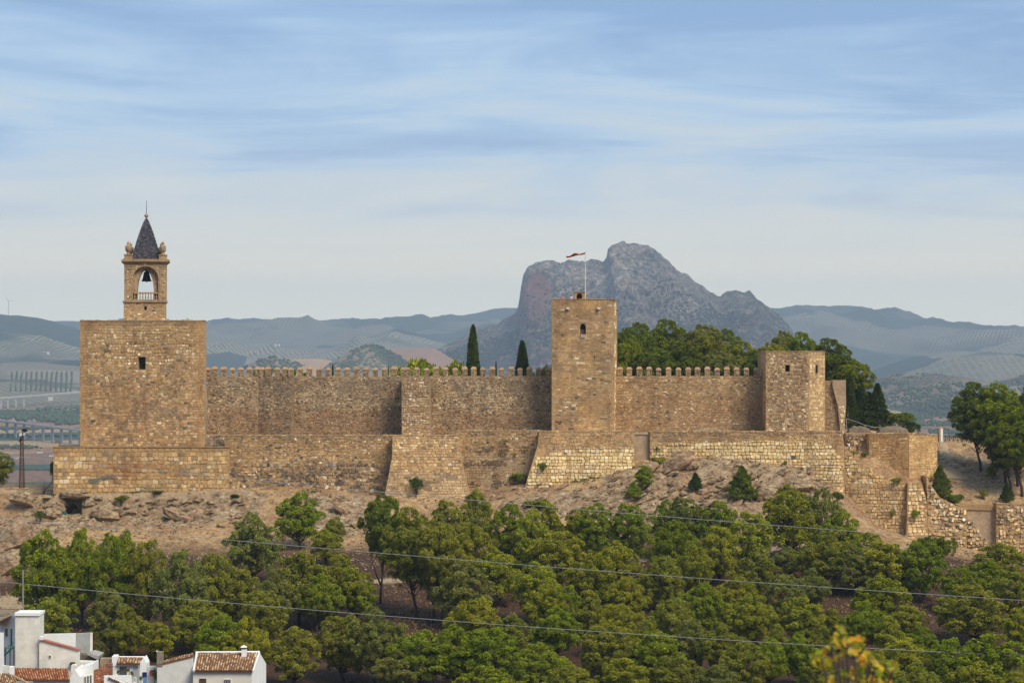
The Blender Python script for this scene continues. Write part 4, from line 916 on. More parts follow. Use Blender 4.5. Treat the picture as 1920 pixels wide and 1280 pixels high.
# ------------------------------------------------------------------ right tower and its stub
rt = thing('corner_tower', 'rubble stone tower with small square window and slit, at the right end of the battlements', 'tower', (PX(1490, 400), 401, PZ(812, 398)))
RY = 395.0; RH = [(1472.5, 1481, 684, 696.5)]
slab_hole(1436, 1517, 660, 835, RY, 1.4, RH, M_mortar, rt)
mb = MB(); mb.vprism([(PX(1436, RY), RY+1.402), (PX(1517, RY), RY+1.402), (PX(1517, RY), RY+1.41), (PX(1547, 401.5), 401.5), (PX(1547, 401.5), 408), (PX(1436, RY), 408)], PZ(835, RY), PZ(660, RY)); mb.build('tower_core', M_mortar, rt)
mb = MB(); mb.vprism([(PX(1517, RY), RY), (PX(1547, 401.5), 401.5), (PX(1546, 401.5), 402.4), (PX(1517, RY), RY+1.4)], PZ(835, RY)-.01, PZ(660, RY)-.004); mb.build('side_wall', M_mortar, rt)
S_rt = sty(4.0, (3.2, 6.2), TAN, 0.2, 0.45, (0.02, 0.10), 0.5, 0.02, 0.04, 0.12, 0.14)
S_rs = sty(4.8, (3.6, 6.4), YEL+TAN[:3], 0.16, 0.6, (0.01, 0.06), 0.3, 0.01, 0.03, 0.15, 0.16)
masonry([(1436.4, 661), (1516.6, 661), (1516.6, 825), (1436.4, 825)], RY, S_rt, rt, [(1471.5, 1482, 682.5, 698)], lambda x, y, c, rr: mixc(mixc(stain(x, y, c, 0.55, BROWN, 0.04, 81, 0.5, 0.7), RUST, 0.2), c, 0.5) if y > 700 else mixc(c, RUST, 0.12), 0, None, 'stones', M_rubble, 80)
masonry([(1517.4, 661), (1546.6, 661), (1546.6, 825), (1517.4, 825)], lambda x, y: RY+(x-1517)/30*6.5, S_rs, rt, [(1528.8, 1534, 682, 700)], lambda x, y, c, rr: mixc(c, srgb(190, 148, 98), 0.3), 0, None, 'stones', M_rubble, 81)  # sunlit facet: its brightness put into paler stone colours
masonry([(1429.8, 661), (1435.8, 661), (1435.8, 822), (1429.8, 822)], lambda x, y: (1436-960)*RY/(x-960), sty(4.2, (2.4, 3.6), TAN, 0.1, 0.3, (0.01, 0.05), 0, 0, 0.05, 0.1, 0.14), rt, (), lambda x, y, c, rr: mixc(c, RUST, 0.2), 0, None, 'stones', M_rubble, 82)
mb = MB(); mb.box(PX(1472.6, RY), PX(1480.9, RY), RY+1.3, RY+1.39, PZ(696.4, RY), PZ(684.1, RY)); wn = mb.build('window', M_dark, rt)
mb = MB(); mb.box(PX(1471, RY), PX(1482.5, RY), RY-0.08, RY+.02, PZ(684, RY), PZ(682, RY)); mb.build('lintel', M_plaster, rt)
mb = MB(); mb.prism([(PX(1529.6, 397.7), PZ(698.5, 397.7)), (PX(1533.2, 397.7), PZ(698.5, 397.7)), (PX(1533.2, 397.7), PZ(684, 397.7)), (PX(1529.6, 397.7), PZ(684, 397.7))], 397.62, 398.6); mb.build('arrow_slit', M_dark, rt)
mb = MB(); mb.vprism([(PX(1435.5, RY), RY-.06), (PX(1517, RY), RY-.06), (PX(1547.4, 401.5), 401.45), (PX(1547.4, 401.5), 408), (PX(1435.5, RY), 408)], PZ(660, RY)+.001, PZ(658.8, RY)); mb.build('parapet_coping', M_mortar_d, rt); caprow(rt, 1436, 1517, 659.2, 659.2, 395, 395, 8, 0.7, (3, 6), (0.2, 1.5)); caprow(rt, 1517, 1547, 659.2, 659.2, 395, 401.5, 9, 0.5, (3, 6), (0.2, 1.5))
fixlocal(rt)
sb = thing('ruined_wall', 'broken end of a tall rubble wall with a plastered edge, right of the corner tower', 'wall', (PX(1565, 402), 403, PZ(812, 400)))
body([(1546, 714), (1577, 714), (1578, 835), (1546, 835)], 402.5, 3, M_mortar_d, sb)
masonry([(1547.5, 714.5), (1566, 714.5), (1571, 740), (1576.5, 775), (1578, 822), (1547.5, 822)], 402.5, S_cu, sb, (), lambda x, y, c, rr: mixc(c, BROWN, 0.42*rr.random()+0.12), 0, None, 'stones', M_rubble, 85)
body([(1561, 713), (1586, 713), (1586.5, 760), (1584, 800), (1588, 835), (1578, 835), (1574, 790), (1571, 762), (1565, 738), (1561, 722)], 401.8, 2.9, M_plaster, sb, 'broken_edge')
masonry([(1572, 755), (1585.5, 760), (1583, 800), (1586, 822), (1580, 822), (1576, 790)], 401.8, S_rs, sb, (), None, 0, None, 'stones', M_rubble, 86)
fixlocal(sb)

# ------------------------------------------------------------------ the lower walls
def lowwall(name, label, poly, Yf, thick, st, seed, colf=None, stf=None, singles=0, cop=True, cat='wall', core=M_mortar, holes=(), stones=None, copY=None):
    o = thing(name, label, cat, (PX(0.5*(poly[0][0]+poly[1][0]), 392), (Yf if not callable(Yf) else Yf(*poly[0]))+1, PZ(max(p[1] for p in poly), 390)))
    body(poly, Yf, thick, core, o)
    masonry(stones or poly, Yf, st, o, holes, colf, singles, stf, 'stones', M_rubble, seed)
    if cop:
        (a, b), (c, d) = poly[0], poly[1]; Ya = copY or (Yf(a, b) if callable(Yf) else Yf)
        mb = MB(); mb.prism([(PX(a-.5, Ya), PZ(b, Ya)+.001), (PX(c+.5, Ya), PZ(d, Ya)+.001), (PX(c+.5, Ya), PZ(d-0.7, Ya)), (PX(a-.5, Ya), PZ(b-0.7, Ya))], Ya-0.05, Ya+1.6); mb.build('coping', M_mortar, o); caprow(o, a, c, b-.5, d-.5, Ya, Ya, seed+500, 1.0)
    fixlocal(o); return o
S_lo = sty(4.1, (3.6, 7.0), OCH, 0.24, 0.35, (0.02, 0.10), 0.45, 0.02, 0.04, 0.03, 0.10)
S_yel = sty(5.9, (5.8, 9.8), YEL, 0.12, 0.7, (0.05, 0.18), 0.75, 0.01, 0.01, 0.05, 0.12)
def topband(y0, n=10):
    def f(x, y, c, rr):
        if y < y0+n*0.8 and rr.random() < 0.5: c = mixc(c, rr.choice(GRY), 0.75)
        return c
    return f
def l1c(x, y, c, rr):
    c = topband(816)(x, y, c, rr)
    if y > 868: c = stain(x, y, c, 0.75, srgb(112, 94, 76), 0.03, 91, 0.35, 0.6)
    for vx in (505, 586, 662):
        if abs(x-vx) < 3 and y < 880 and rr.random() < .6: c = mixc(c, srgb(116, 98, 78), 0.6)
    return c
lowwall('low_wall', 'short dark rubble wall in the gap beside the keep', [(385, 815), (425, 815), (425, 850), (385, 850)], 396, 3, sty(5, (3.5, 7), GRY+TAN[3:], 0.2, 0.7, (0.04, 0.18), 0.5, 0.03, 0.3, 0.1, 0.25), 100, core=M_mortar_d, cop=False)
lowwall('outer_wall', 'long ochre outer wall left of the flared bastion, brown rubble in its lower half', [(422, 817), (742, 817), (745, 950), (418, 945)], 392, 3, S_lo, 101, l1c, lambda x, y: S_lo if y < 868 else sty(5.6, (4.5, 9), OCH+TAN, 0.26, 0.9, (0.02, 0.25), 0.6, 0.06, 0.2, 0.1, 0.24))
# flared bastion, battered front
def bat(x, y): return 389.6-(max(0, y-816)/112)*3.0
def b1c(x, y, c, rr):
    c = mixc(topband(817)(x, y, c, rr), srgb(196, 150, 94), 0.25)
    if y > 884: c = mixc(c, srgb(170, 142, 108), 0.55)
    if y > 878: c = stain(x, y, c, 0.7, srgb(98, 84, 70), 0.06, 95, 0.55, 0.7)
    return c
b1 = [(736, 817), (861, 817), (864, 850), (870, 885), (882, 935), (890, 965), (712, 965), (720, 935), (728, 895), (735, 855)]
lowwall('bastion', 'flared stone bastion with sloping sides and a bush growing from it', b1, bat, 6, sty(5.2, (4.5, 8.5), OCH, 0.14, 0.7, (0.03, 0.12), 0.5, 0.02, 0.05, 0.12, 0.16), 102, b1c, cat='bastion', copY=389.6)
def l2c(x, y, c, rr):
    c = topband(807)(x, y, c, rr)
    if y > 852: c = mixc(c, srgb(170, 150, 120), 0.4)
    if y > 835: c = stain(x, y, c, 0.8, srgb(74, 60, 48), 0.055, 97, 0.5, 0.64)
    return c
lowwall('outer_wall', 'outer wall recessed between the flared bastion and the slanting rampart, dark growth on it', [(856, 808), (1016, 808), (1016, 925), (856, 950)], 392, 3, S_lo, 103, l2c)
def bat2(x, y): return 389.6-(max(0, y-808)/90)*1.6
b2 = [(1011, 809), (1189.5, 809), (1189.5, 892), (1140, 905), (1040, 915), (984, 915), (990, 893), (1000, 862), (1008, 835)]
def yst(yb):
    def f(x, y): return S_yel if y > yb(x) else S_lo
    return f
def bandc(yb, y0, toning=srgb(168, 128, 84)):
    def f(x, y, c, rr):
        if y < yb(x): c = stain(x, y, mixc(topband(y0)(x, y, c, rr), toning, 0.4), 0.4, GREYST, 0.04, 99, 0.5, 0.7)
        else: c = stain(x, y, c, 0.35, srgb(150, 118, 80), 0.05, 103, 0.55, 0.75)
        return c
    return f
yb2 = lambda x: 838+max(0, (1085-x))*0.22+3*n2(x*.05, 1, 1)
lowwall('rampart', 'slanting rampart below the flag tower, ochre above and pale yellow blocks below', b2, bat2, 6, S_lo, 104, bandc(yb2, 809), yst(yb2), 60, copY=389.6)
yb3 = lambda x: (832-(x-1218)*0.035+3*n2(x*.05, 1, 1) if x < 1540 else 826+max(0, x-1548)*1.3)
b3 = [(1218.5, 810), (1580, 810), (1584, 850), (1584, 945), (1530, 930), (1480, 900), (1400, 895), (1300, 885), (1218.5, 890)]
lowwall('retaining_wall', 'long retaining wall of pale yellow blocks with an ochre top band, below the right curtain', b3, 390.0, 6, S_lo, 105, bandc(yb3, 810), yst(yb3), 290)
nc = thing('plastered_niche', 'smooth pinkish plastered recess between the slanting rampart and the yellow block wall', 'niche', (PX(1204, 391), 391.6, PZ(880, 391)))
mb = MB(); mb.box(PX(1189.6, 390.5), PX(1218.4, 390.5), 390.65, 395, PZ(900, 391), PZ(812, 391)); mb.build('back_wall', M_plaster, nc)
mb = MB(); mb.box(PX(1189.6, 390.5), PX(1218.4, 390.5), 390.5, 391.28, PZ(814.4, 391), PZ(812, 391)); mb.build('lintel', M_plaster, nc); fixlocal(nc)
# stepped wall running down to the right
S_y2 = sty(5.8, (5.5, 9.5), YEL+OCH[:2], 0.15, 0.8, (0.04, 0.18), 0.6, 0.03, 0.04, 0.1, 0.17)
def r1c(x, y, c, rr):
    if y > 905: c = mixc(c, srgb(150, 122, 92), 0.4); c = stain(x, y, c, 0.5, srgb(104, 88, 70), 0.04, 111, 0.5, 0.7)
    return mixc(c, srgb(182, 140, 88), 0.2)
lowwall('stepped_wall', 'yellow stone wall whose top steps down to the right below the terrace', [(1584.5, 842), (1598, 850), (1600, 858), (1616, 864), (1618, 872), (1636, 876), (1640, 886), (1664, 893), (1668, 901), (1702, 905), (1702, 1030), (1660, 1020), (1600, 990), (1560, 960), (1584.5, 940)], 390.2, 5, S_y2, 106, r1c, None, 200, cop=False, stones=[(1585, 843), (1598, 851), (1600, 859), (1616, 865), (1618, 873), (1636, 877), (1640, 887), (1664, 894), (1668, 902), (1701, 906), (1701, 1022), (1660, 1010), (1600, 980), (1585, 960)])
lowwall('wall_buttress', 'narrow yellow stone buttress on the lower right wall, with a plant on it', [(1702, 905), (1728, 903), (1737, 935), (1742, 1030), (1699, 1030), (1701, 960)], lambda x, y: 389.2-(max(0, y-905)/110)*1.2, 5, S_y2, 107, lambda x, y, c, rr: mixc(c, srgb(206, 168, 114), 0.3), None, 60, cop=False, cat='buttress')
S_rub = sty(5.4, (4.5, 9), TAN+YEL[:2], 0.3, 1.0, (0.03, 0.35), 0.7, 0.08, 0.13, 0.2, 0.24)
def r3c(x, y, c, rr):
    if y > 985: c = mixc(c, srgb(206, 170, 118), 0.4)
    return stain(x, y, c, 0.5, srgb(104, 82, 62), 0.04, 117, 0.5, 0.7)
r3 = [(1737, 893), (1748, 912), (1762, 932), (1790, 946), (1812, 954), (1812, 1042), (1742, 1042)]
lowwall('rubble_wall', 'slumping rubble wall below the young conifer on the right', r3, lambda x, y: 391.2-(y-893)/150*2.2, 5, S_rub, 108, r3c, None, 0, cop=False)
lowwall('rubble_wall', 'low rough stone wall with pale coping at the right edge, beside a smooth cement patch', [(1868, 944), (2010, 948), (2010, 1048), (1868, 1048)], 389.8, 5, S_rub, 109, r3c, None, 0, cop=True)
o = thing('cement_panel', 'smooth tan cement-rendered patch of wall between two rubble walls', 'wall', (PX(1840, 391), 391, PZ(1040, 391)))
mb = MB(); mb.prism([(PX(a, 390.6), PZ(b, 390.6)) for a, b in ((1812.3, 1046), (1867.7, 1046), (1867.7, 957), (1812.3, 955))], 390.9, 395); mb.build('render', M_plaster, o)
mb = MB(); mb.prism([(PX(a, 390.4), PZ(b, 390.4)) for a, b in ((1812, 955), (1868, 957), (1868, 946), (1790, 944))], 390.7, 395.2); mb.build('wall_core', M_mortar, o); fixlocal(o)
masonry([(1800, 965), (1812, 960), (1822, 972), (1836, 990), (1850, 1008), (1856, 1044), (1800, 1044)], 390.75, S_rub, o, (), r3c, 0, None, 'stones', M_rubble, 110); fixlocal(o)
# upper terrace walls on the right
def u1Y(x, y): return 396.5-(x-1628)/75*2.5
def uc(x, y, c, rr):
    c = mixc(c, srgb(192, 148, 88), 0.45)
    if y < 820: c = mixc(c, srgb(130, 104, 72), 0.4)
    return stain(x, y, c, 0.4, RUST, 0.03, 121, 0.5, 0.7)
S_u = sty(3.9, (4, 8), OCH+YEL[:1], 0.2, 0.5, (0.01, 0.08), 0.3, 0.03, 0.04, 0.08, 0.15)
lowwall('terrace_wall', 'golden rubble terrace wall facing front, left of the sharp corner', [(1629, 813), (1703.5, 813), (1703.5, 918), (1690, 915), (1650, 905), (1629, 890)], u1Y, 4, S_u, 112, uc, cop=False)
caprow(bpy.data.objects['terrace_wall'], 1629, 1703.5, 812.6, 812.6, 396.5, 394, 41, 0.8)
def u2Y(x, y): return 394-(1703.5-x)/54*3.5
lowwall('terrace_wall', 'brighter golden terrace wall turning away, right of the sharp corner', [(1704, 813), (1757.5, 816), (1757.5, 885), (1738, 915), (1704, 918)], u2Y, 4, S_u, 113, lambda x, y, c, rr: mixc(uc(x, y, c, rr), srgb(206, 166, 108), 0.35), cop=False)
caprow(bpy.data.objects['terrace_wall.001'], 1704, 1757.5, 812.6, 815.6, 394, 397.5, 42, 0.8); fixlocal(bpy.data.objects['terrace_wall']); fixlocal(bpy.data.objects['terrace_wall.001'])
for k, (a, b, lab) in enumerate(((1590, 1635, 'weathered round-topped parapet block behind the stair railing'), (1646, 1706, 'longer weathered round-topped parapet block above the terrace corner'))):
    mb = MB(); Yk = 401+k; n = 14; prof = []
    for i in range(n+1):
        t = i/n; px = a+(b-a)*t; rise = 13.5*min(1, math.sin(math.pi*t)**0.3+0.0)
        prof.append((px, 811.5-rise+n2(px*.2, k, 3)*1.6))
    vs_ = []
    for (px, py) in prof:
        for dy, dz in ((0, 0), (0.25, 0.55), (0.7, 0.9), (1.3, 1.0), (2.0, 0.9), (2.6, 0.5), (2.8, 0)):
            vs_.append((PX(px, Yk), Yk+dy, PZ(813.5, Yk)+(PZ(py, Yk)-PZ(813.5, Yk))*dz))
    fs_ = [(i*7+j, i*7+j+1, (i+1)*7+j+1, (i+1)*7+j) for i in range(n) for j in range(6)]+[tuple(range(7)), tuple(range(n*7+6, n*7-1, -1))]
    fs_ = [f[::-1] for f in fs_]
    mb.add(vs_, fs_); tag(mb.build('parapet_block', mat_mortar('lichened_stone', srgb(104, 88, 70), srgb(140, 122, 98), 2.4), None, False), lab, 'parapet')
o = thing('stair_wall', 'rough stone wall and ledges behind the iron railing of the terrace stairs', 'wall', (PX(1610, 400), 401, PZ(870, 400)))
body([(1586, 812), (1640, 812), (1640, 905), (1586, 905)], 399.5, 5, M_mortar_d, o)
masonry([(1587, 813), (1639, 813), (1639, 860), (1587, 860)], 399.5, S_rub, o, (), lambda x, y, c, rr: mixc(c, srgb(170, 128, 82), 0.3), 0, None, 'stones', M_rubble, 114)
mb = MB()
for i in range(7): mb.box(PX(1586, 396), PX(1631, 396), 399.4-0.75*(i+1), 399.4-0.75*i, PZ(905, 396), PZ(846+i*6.2, 396)+i*0.001)
mb.build('steps', M_mortar, o)
masonry([(1586, 868), (1630, 872), (1630, 886), (1602, 884), (1600, 873), (1586, 866)], 395.6, S_rub, o, (), None, 0, None, 'stones', M_rubble, 115); fixlocal(o)
rl = thing('iron_railing', 'dark iron stair railing on the terrace steps beside the stepped wall', 'railing', (PX(1610, 396), 396, PZ(848, 396)))
pp = [(1587, 818, 398.6), (1597, 828, 397.6), (1606, 834, 397.0), (1616, 838, 396.6), (1628, 842, 396.2)]
mb = MB(); mb.tube([P(*p) for p in pp], 0.045, 5); mb.build('handrail', M_iron, rl)
mb = MB(); mb.tube([P(p[0], p[1]+6, p[2]) for p in pp], 0.03, 5); mb.build('middle_rail', M_iron, rl)
for p in pp[:]:
    mb = MB(); mb.tube([P(p[0], p[1], p[2]), P(p[0], p[1]+12, p[2])], 0.04, 5); mb.build('post', M_iron, rl)
for i in range(len(pp)-1):
    for k in (0.25, 0.5, 0.75):
        q = [pp[i][m]*(1-k)+pp[i+1][m]*k for m in range(3)]; mb = MB(); mb.tube([P(q[0], q[1], q[2]), P(q[0], q[1]+11, q[2])], 0.025, 4); mb.build('baluster', M_iron, rl)
fixlocal(rl)
wr = thing('rope_rail', 'slack pale rope rail strung on posts behind the terrace parapets', 'railing', (PX(1620, 404), 404, PZ(808, 404)))
mb = MB(); mb.tube([P(1587, 785, 404), P(1602, 789, 404), P(1622, 797, 404), P(1640, 801, 404), P(1652, 800, 404)], 0.05, 5); mb.build('rope', M_conc, wr)
for a, b in ((1587, 785), (1622, 797), (1652, 800)):
    mb = MB(); mb.tube([P(a, b-1, 404), P(a, 812, 404)], 0.06, 5); mb.build('post', M_conc, wr)
fixlocal(wr)
# cave under the platform
cv = thing('cave', 'dark cave mouth in the rock below the left end of the platform, with green door', 'cave', (PX(139, 386), 386.2, PZ(980, 386)))
mb = MB(); m_cave = mat_plain('cave_rock', srgb(70, 60, 50), 0.95, 0.4, 1.5, 1.0)
x0, x1, zb = PX(122, 386), PX(157, 386), PZ(981, 386)
prof = [(x0, zb), (x0+0.05, zb+2.2), (x0+.7, zb+3.0), (x0+1.5, zb+3.7), (x0+2.2, zb+3.3), (x1-.35, zb+1.7), (x1, zb)]
vs_ = [(a, 385.5, b) for a, b in prof]+[(x0+.6+(a-x0)*0.6, 388.6, zb+(b-zb)*0.7) for a, b in prof]; n = len(prof)
mb.add(vs_, [(i, i+1, i+1+n, i+n) for i in range(n-1)]+[(n-1, 0, n, 2*n-1), tuple(range(n, 2*n))]); mb.build('tunnel', m_cave, cv)
mb = MB(); mb.box(x0-.45, x0+.35, 385.35, 385.45, zb, zb+2.3); mb.build('door_leaf', M_green, cv)
# rock brow round the mouth
def rock_mesh(mb, c, r, seed, sq=(1, 1, 1), sub=2, rot=0.0, c_=None):
    rr = random.Random(seed); vs = []; fs = []
    nu, nv = 10, 7
    for j in range(nv+1):
        th = math.pi*j/nv
        for i in range(nu):
            ph = 2*math.pi*i/nu; d = Vector((math.sin(th)*math.cos(ph), math.sin(th)*math.sin(ph), math.cos(th)))
            k = 1+0.5*(n2(d.x*1.7+seed, d.z*1.7+d.y*1.3, seed % 17)-0.5)+0.35*(n2(d.x*4+seed, d.z*4+d.y*3, 5)-0.5)
            d = Vector((round(d.x*2.4)/2.4*0.35+d.x*0.65, round(d.y*2.4)/2.4*0.35+d.y*0.65, round(d.z*2.4)/2.4*0.35+d.z*0.65))
            x, y, z_ = d.x*r*sq[0]*k, d.y*r*sq[1]*k, d.z*r*sq[2]*k
            vs.append((c[0]+x*math.cos(rot)+z_*math.sin(rot), c[1]+y, c[2]-x*math.sin(rot)+z_*math.cos(rot)))
    fs = [(j*nu+i, (j+1)*nu+i, (j+1)*nu+(i+1) % nu, j*nu+(i+1) % nu) for j in range(nv) for i in range(nu)]
    mb.add(vs, fs, c_)
def mat_rock():
    m, nt, b, o = newmat('limestone_rock'); p = geo(nt)
    c = RAMP(nt, NOISE(nt, MAP(nt, p, (1, 1, 1.7), (0, .5, .2)), 1.2, 8, 0.7, 0.3), [(0.32, srgb(74, 58, 42)), (0.46, srgb(136, 112, 84)), (0.58, srgb(172, 148, 116)), (0.7, srgb(206, 184, 150))])
    c = MIX(nt, RAMP(nt, NOISE(nt, p, 0.4, 4, 0.6), [(0.5, (0,0,0)), (0.68, (.6,.6,.6))]), c, srgb(176, 130, 96))
    L(nt, c, b.inputs['Base Color']); bump(nt, b, NOISE(nt, p, 2.5, 7, 0.75), 1.0, 0.25); return m
M_rock = mat_rock()
for i, (dx, dz, r, sq) in enumerate(((-1.5, 1.2, 1.0, (1, 1.2, 1.1)), (-0.9, 3.4, 1.1, (1.2, 1.2, .8)), (1.6, 5.2, 1.7, (1.7, 1.1, .5)), (4.6, 1.4, 1.2, (1, 1.2, 1.2)), (4.3, 3.7, 1.2, (1.2, 1.2, .9)))):
    mb = MB(); rock_mesh(mb, (x0+dx, 387.0+(i % 2)*.3, zb+dz), r, 310+i*7, sq); mb.build('brow_rock', M_rock, cv)
fixlocal(cv)
for e in (keep, plat): fixlocal(e)
for ch in BT_.children: ch.location = tuple(-c for c in BT_.location)
BT_.location.x -= 0.62; bell.location.x -= 0.62
# ------------------------------------------------------------------ tree builders (shared meshes)
def tris_from_tufts(p, axis, ln, wd, nt, rs, nrm=None):
    """p,axis (n,3): sprays of narrow blades; nrm: the way each puff of needles faces"""
    n = len(p); P_ = np.repeat(p, nt, 0); A = np.repeat(axis, nt, 0)+rs.normal(0, 0.45, (n*nt, 3)); A /= np.linalg.norm(A, axis=1, keepdims=True)
    D = rs.normal(0, 1, (n*nt, 3)) if nrm is None else np.repeat(nrm, nt, 0)+rs.normal(0, 0.38, (n*nt, 3))
    S = np.cross(A, D); S /= np.linalg.norm(S, axis=1, keepdims=True)+1e-9
    Ls = ln*rs.uniform(0.6, 1.25, (n*nt, 1)); w = wd*rs.uniform(0.6, 1.3, (n*nt, 1))
    a = P_-A*Ls*0.25; b = a+A*Ls*0.55+S*w; c = a+A*Ls; d = a+A*Ls*0.5-S*w
    v = np.stack([a, b, c, d], 1).reshape(-1, 3); f = np.arange(len(v)).reshape(-1, 4)
    return v, f
def clump_tufts(centers, radii, dens, rs, flat=0.75, up=0.35, ln=0.34, wd=0.075, nt=2, sub=0.34):
    """each clump is a cauliflower of small puffs; each puff a cushion of needle blades"""
    ps = []; ax = []; nm = []
    for c, r in zip(centers, radii):
        k = max(7, int(14*r*r*(0.36/sub)**1.5)); g = rs.normal(0, 1, (k, 3)); g /= np.linalg.norm(g, axis=1, keepdims=True)
        g[:, 2] = np.where((g[:, 2] < -0.15) & (rs.rand(k) < 0.85), -g[:, 2]*0.9, g[:, 2])
        cc = g*(r*rs.uniform(0.62, 0.92, (k, 1)))*np.array([1, 1, flat])
        for j in range(k):
            rj = sub*rs.uniform(0.75, 1.25)*min(1.0, r/0.8); n = max(10, int(dens*rj*rj))
            d = rs.normal(0, 1, (n, 3)); d /= np.linalg.norm(d, axis=1, keepdims=True); dd = d+g[j]*0.7+np.array([0, 0, 0.25]); dd /= np.linalg.norm(dd, axis=1, keepdims=True)
            q = cc[j]+dd*rj*(rs.uniform(0.35, 1.0, (n, 1))**0.5)*np.array([1, 1, 1.25])
            t = np.cross(dd, rs.normal(0, 1, (n, 3))); t /= np.linalg.norm(t, axis=1, keepdims=True)+1e-9
            a = dd*0.7+t*0.6+np.array([0, 0, up]); ps.append(q+np.asarray(c)); ax.append(a/np.linalg.norm(a, axis=1, keepdims=True)); nm.append(dd*0.75+g[j]*0.35)
    return tris_from_tufts(np.concatenate(ps), np.concatenate(ax), ln, wd, nt, rs, np.concatenate(nm))
PROTO = {}
def make_pine(key, seed, w=8.0, hc=6.0, th=6.0, lean=0.6, ncl=30, rmin=0.75, rmax=1.35, layer=False, fork=False, round_=True):
    rs = np.random.RandomState(seed); rr = random.Random(seed)
    top = th+hc*0.55
    tp = [(0, 0, -1.2), (lean*0.15, 0, th*0.3), (lean*0.5, 0.1, th*0.65), (lean*0.85, 0.2, th), (lean, 0.25, top)]
    mb = MB(); mb.tube(tp, [0.27, 0.22, 0.17, 0.13, 0.05], 7)
    cs = []; rd = []; tries = 0
    while len(cs) < ncl and tries < 6000:
        tries += 1
        a = rr.uniform(0, 2*math.pi); t = rr.random()**0.5; h = rr.uniform(-1, 1)
        prof = (1-h)**0.5 if h > 0 else (1-0.45*h*h)
        if not round_: prof = math.sqrt(max(0, 1-max(0, h)**2.2)) if h > 0 else (1+h*0.6)
        r_ = t*prof*(w/2-0.7); c = (lean*0.8+r_*math.cos(a), r_*math.sin(a), th+hc*0.5+h*hc*0.46)
        if h < 0.3 and t < 0.4: continue
        if layer: c = (c[0], c[1], th+0.2+round((c[2]-th)/1.5)*1.5+rr.uniform(-.25, .25))
        r = rr.uniform(rmin, rmax)*(0.85 if h < 0 else 1)
        if any((c[0]-q[0])**2+(c[1]-q[1])**2+((c[2]-q[2])*0.85)**2 < ((r+s)*0.72)**2 for q, s in zip(cs, rd)): continue
        cs.append(c); rd.append(r)
    for c, r in zip(cs, rd):
        k = min(0.95, max(0.25, (c[2]-1.8-abs(c[0])*0.25)/top)); zt = k*top
        i = 0
        bx = lean*min(1, k)*0.9
        st = (bx, 0.15*k, zt-0.3); mid = ((bx+c[0])*0.5, c[1]*0.5, (zt+c[2])*0.5-0.15)
        mb.tube([st, mid, (c[0], c[1], c[2]-r*0.2)], [0.085, 0.055, 0.02], 4, cap=False)
    if fork: mb.tube([(lean*0.3, 0.05, th*0.45), (lean*0.3-1.1, -0.2, th*0.8), (lean*0.3-1.9, -0.3, th+0.8)], [0.16, 0.12, 0.05], 6)
    tm = mb.build('trunk', M_bark, None, True).data
    v, f = clump_tufts(cs, rd, 385, rs, 1.15, 0.5, 0.24, 0.060, 2, 0.40)
    cm = npmesh('crown', v, f, M_leaf).data
    zmax = v[:, 2].max(); PROTO[key] = dict(trunk=tm, crown=cm, w=(v[:, 0].max()-v[:, 0].min())*0.94, h=zmax, cx=0.5*(v[:, 0].max()+v[:, 0].min()))
def make_column(key, seed, w, h, pw=0.8, dens=150, ln=0.34, wd=0.08, base=0.4, tiers=0, droop=0.0, up=1.1, rough=0.12):
    rs = np.random.RandomState(seed); n = int(dens*w*h)
    t = rs.rand(n)**0.85; a = rs.uniform(0, 2*math.pi, n)
    prof = np.clip(np.minimum((t+0.03)/0.12, 1)*(1-t)**pw*1.15, 0.02, 1.0)
    if tiers: prof = prof*(0.72+0.28*np.abs(np.sin(t*math.pi*tiers+np.sin(a*3)*0.5)))
    prof = prof*(1+rough*np.sin(a*3+t*9)+rough*np.sin(a*7-t*23)*0.6)
    r = w/2*prof*rs.uniform(0.45, 1, n)**0.45
    p = np.stack([r*np.cos(a), r*np.sin(a), base+t*(h-base)-droop*r], 1)
    ax = np.stack([np.cos(a)*0.6, np.sin(a)*0.6, np.full(n, up)], 1)
    v, f = tris_from_tufts(p, ax/np.linalg.norm(ax, axis=1, keepdims=True), ln, wd, 3, rs, np.stack([np.cos(a), np.sin(a), 0.45+0*a], 1))
    mb = MB(); mb.tube([(0, 0, -0.8), (0, 0, h*0.5), (0, 0, h*0.92)], [0.06+w*0.03, 0.03+w*0.012, 0.01], 6)
    tm = mb.build('trunk', M_bark, None, True).data; cm = npmesh('crown', v, f, M_leaf).data
    PROTO[key] = dict(trunk=tm, crown=cm, w=w*1.05, h=h, cx=0)
def make_bush(key, seed, w, h, n=7, ln=0.22, wd=0.05, dens=420):
    rs = np.random.RandomState(seed); rr = random.Random(seed); cs = []; rd = []
    for i in range(n):
        a = rr.uniform(0, 6.28); q = rr.random()**0.5*w*0.3; r = rr.uniform(0.2, 0.3)*w; cs.append((q*math.cos(a), q*math.sin(a), h*rr.uniform(.3, .62))); rd.append(r)
    v, f = clump_tufts(cs, rd, dens*0.8, rs, min(1.0, h/w), 0.5, ln, wd, 2, 0.26)
    mb = MB()
    for c in cs[:5]: mb.tube([(0, 0, -0.4), (c[0]*.5, c[1]*.5, c[2]*.4), (c[0], c[1], c[2])], [0.05, 0.04, 0.015], 4)
    tm = mb.build('stem', M_bark).data; cm = npmesh('crown', v, f, M_leaf).data
    PROTO[key] = dict(trunk=tm, crown=cm, w=v[:, 0].max()-v[:, 0].min(), h=v[:, 2].max(), cx=0)
make_pine('pine_a', 101, 8.4, 8.2, 1.9, 0.5, 40, 0.85, 1.5); make_pine('pine_b', 102, 7.6, 8.8, 1.7, -0.7, 38, 0.8, 1.45); make_pine('pine_c', 103, 9.4, 7.8, 2.6, 0.9, 44, 0.85, 1.5)
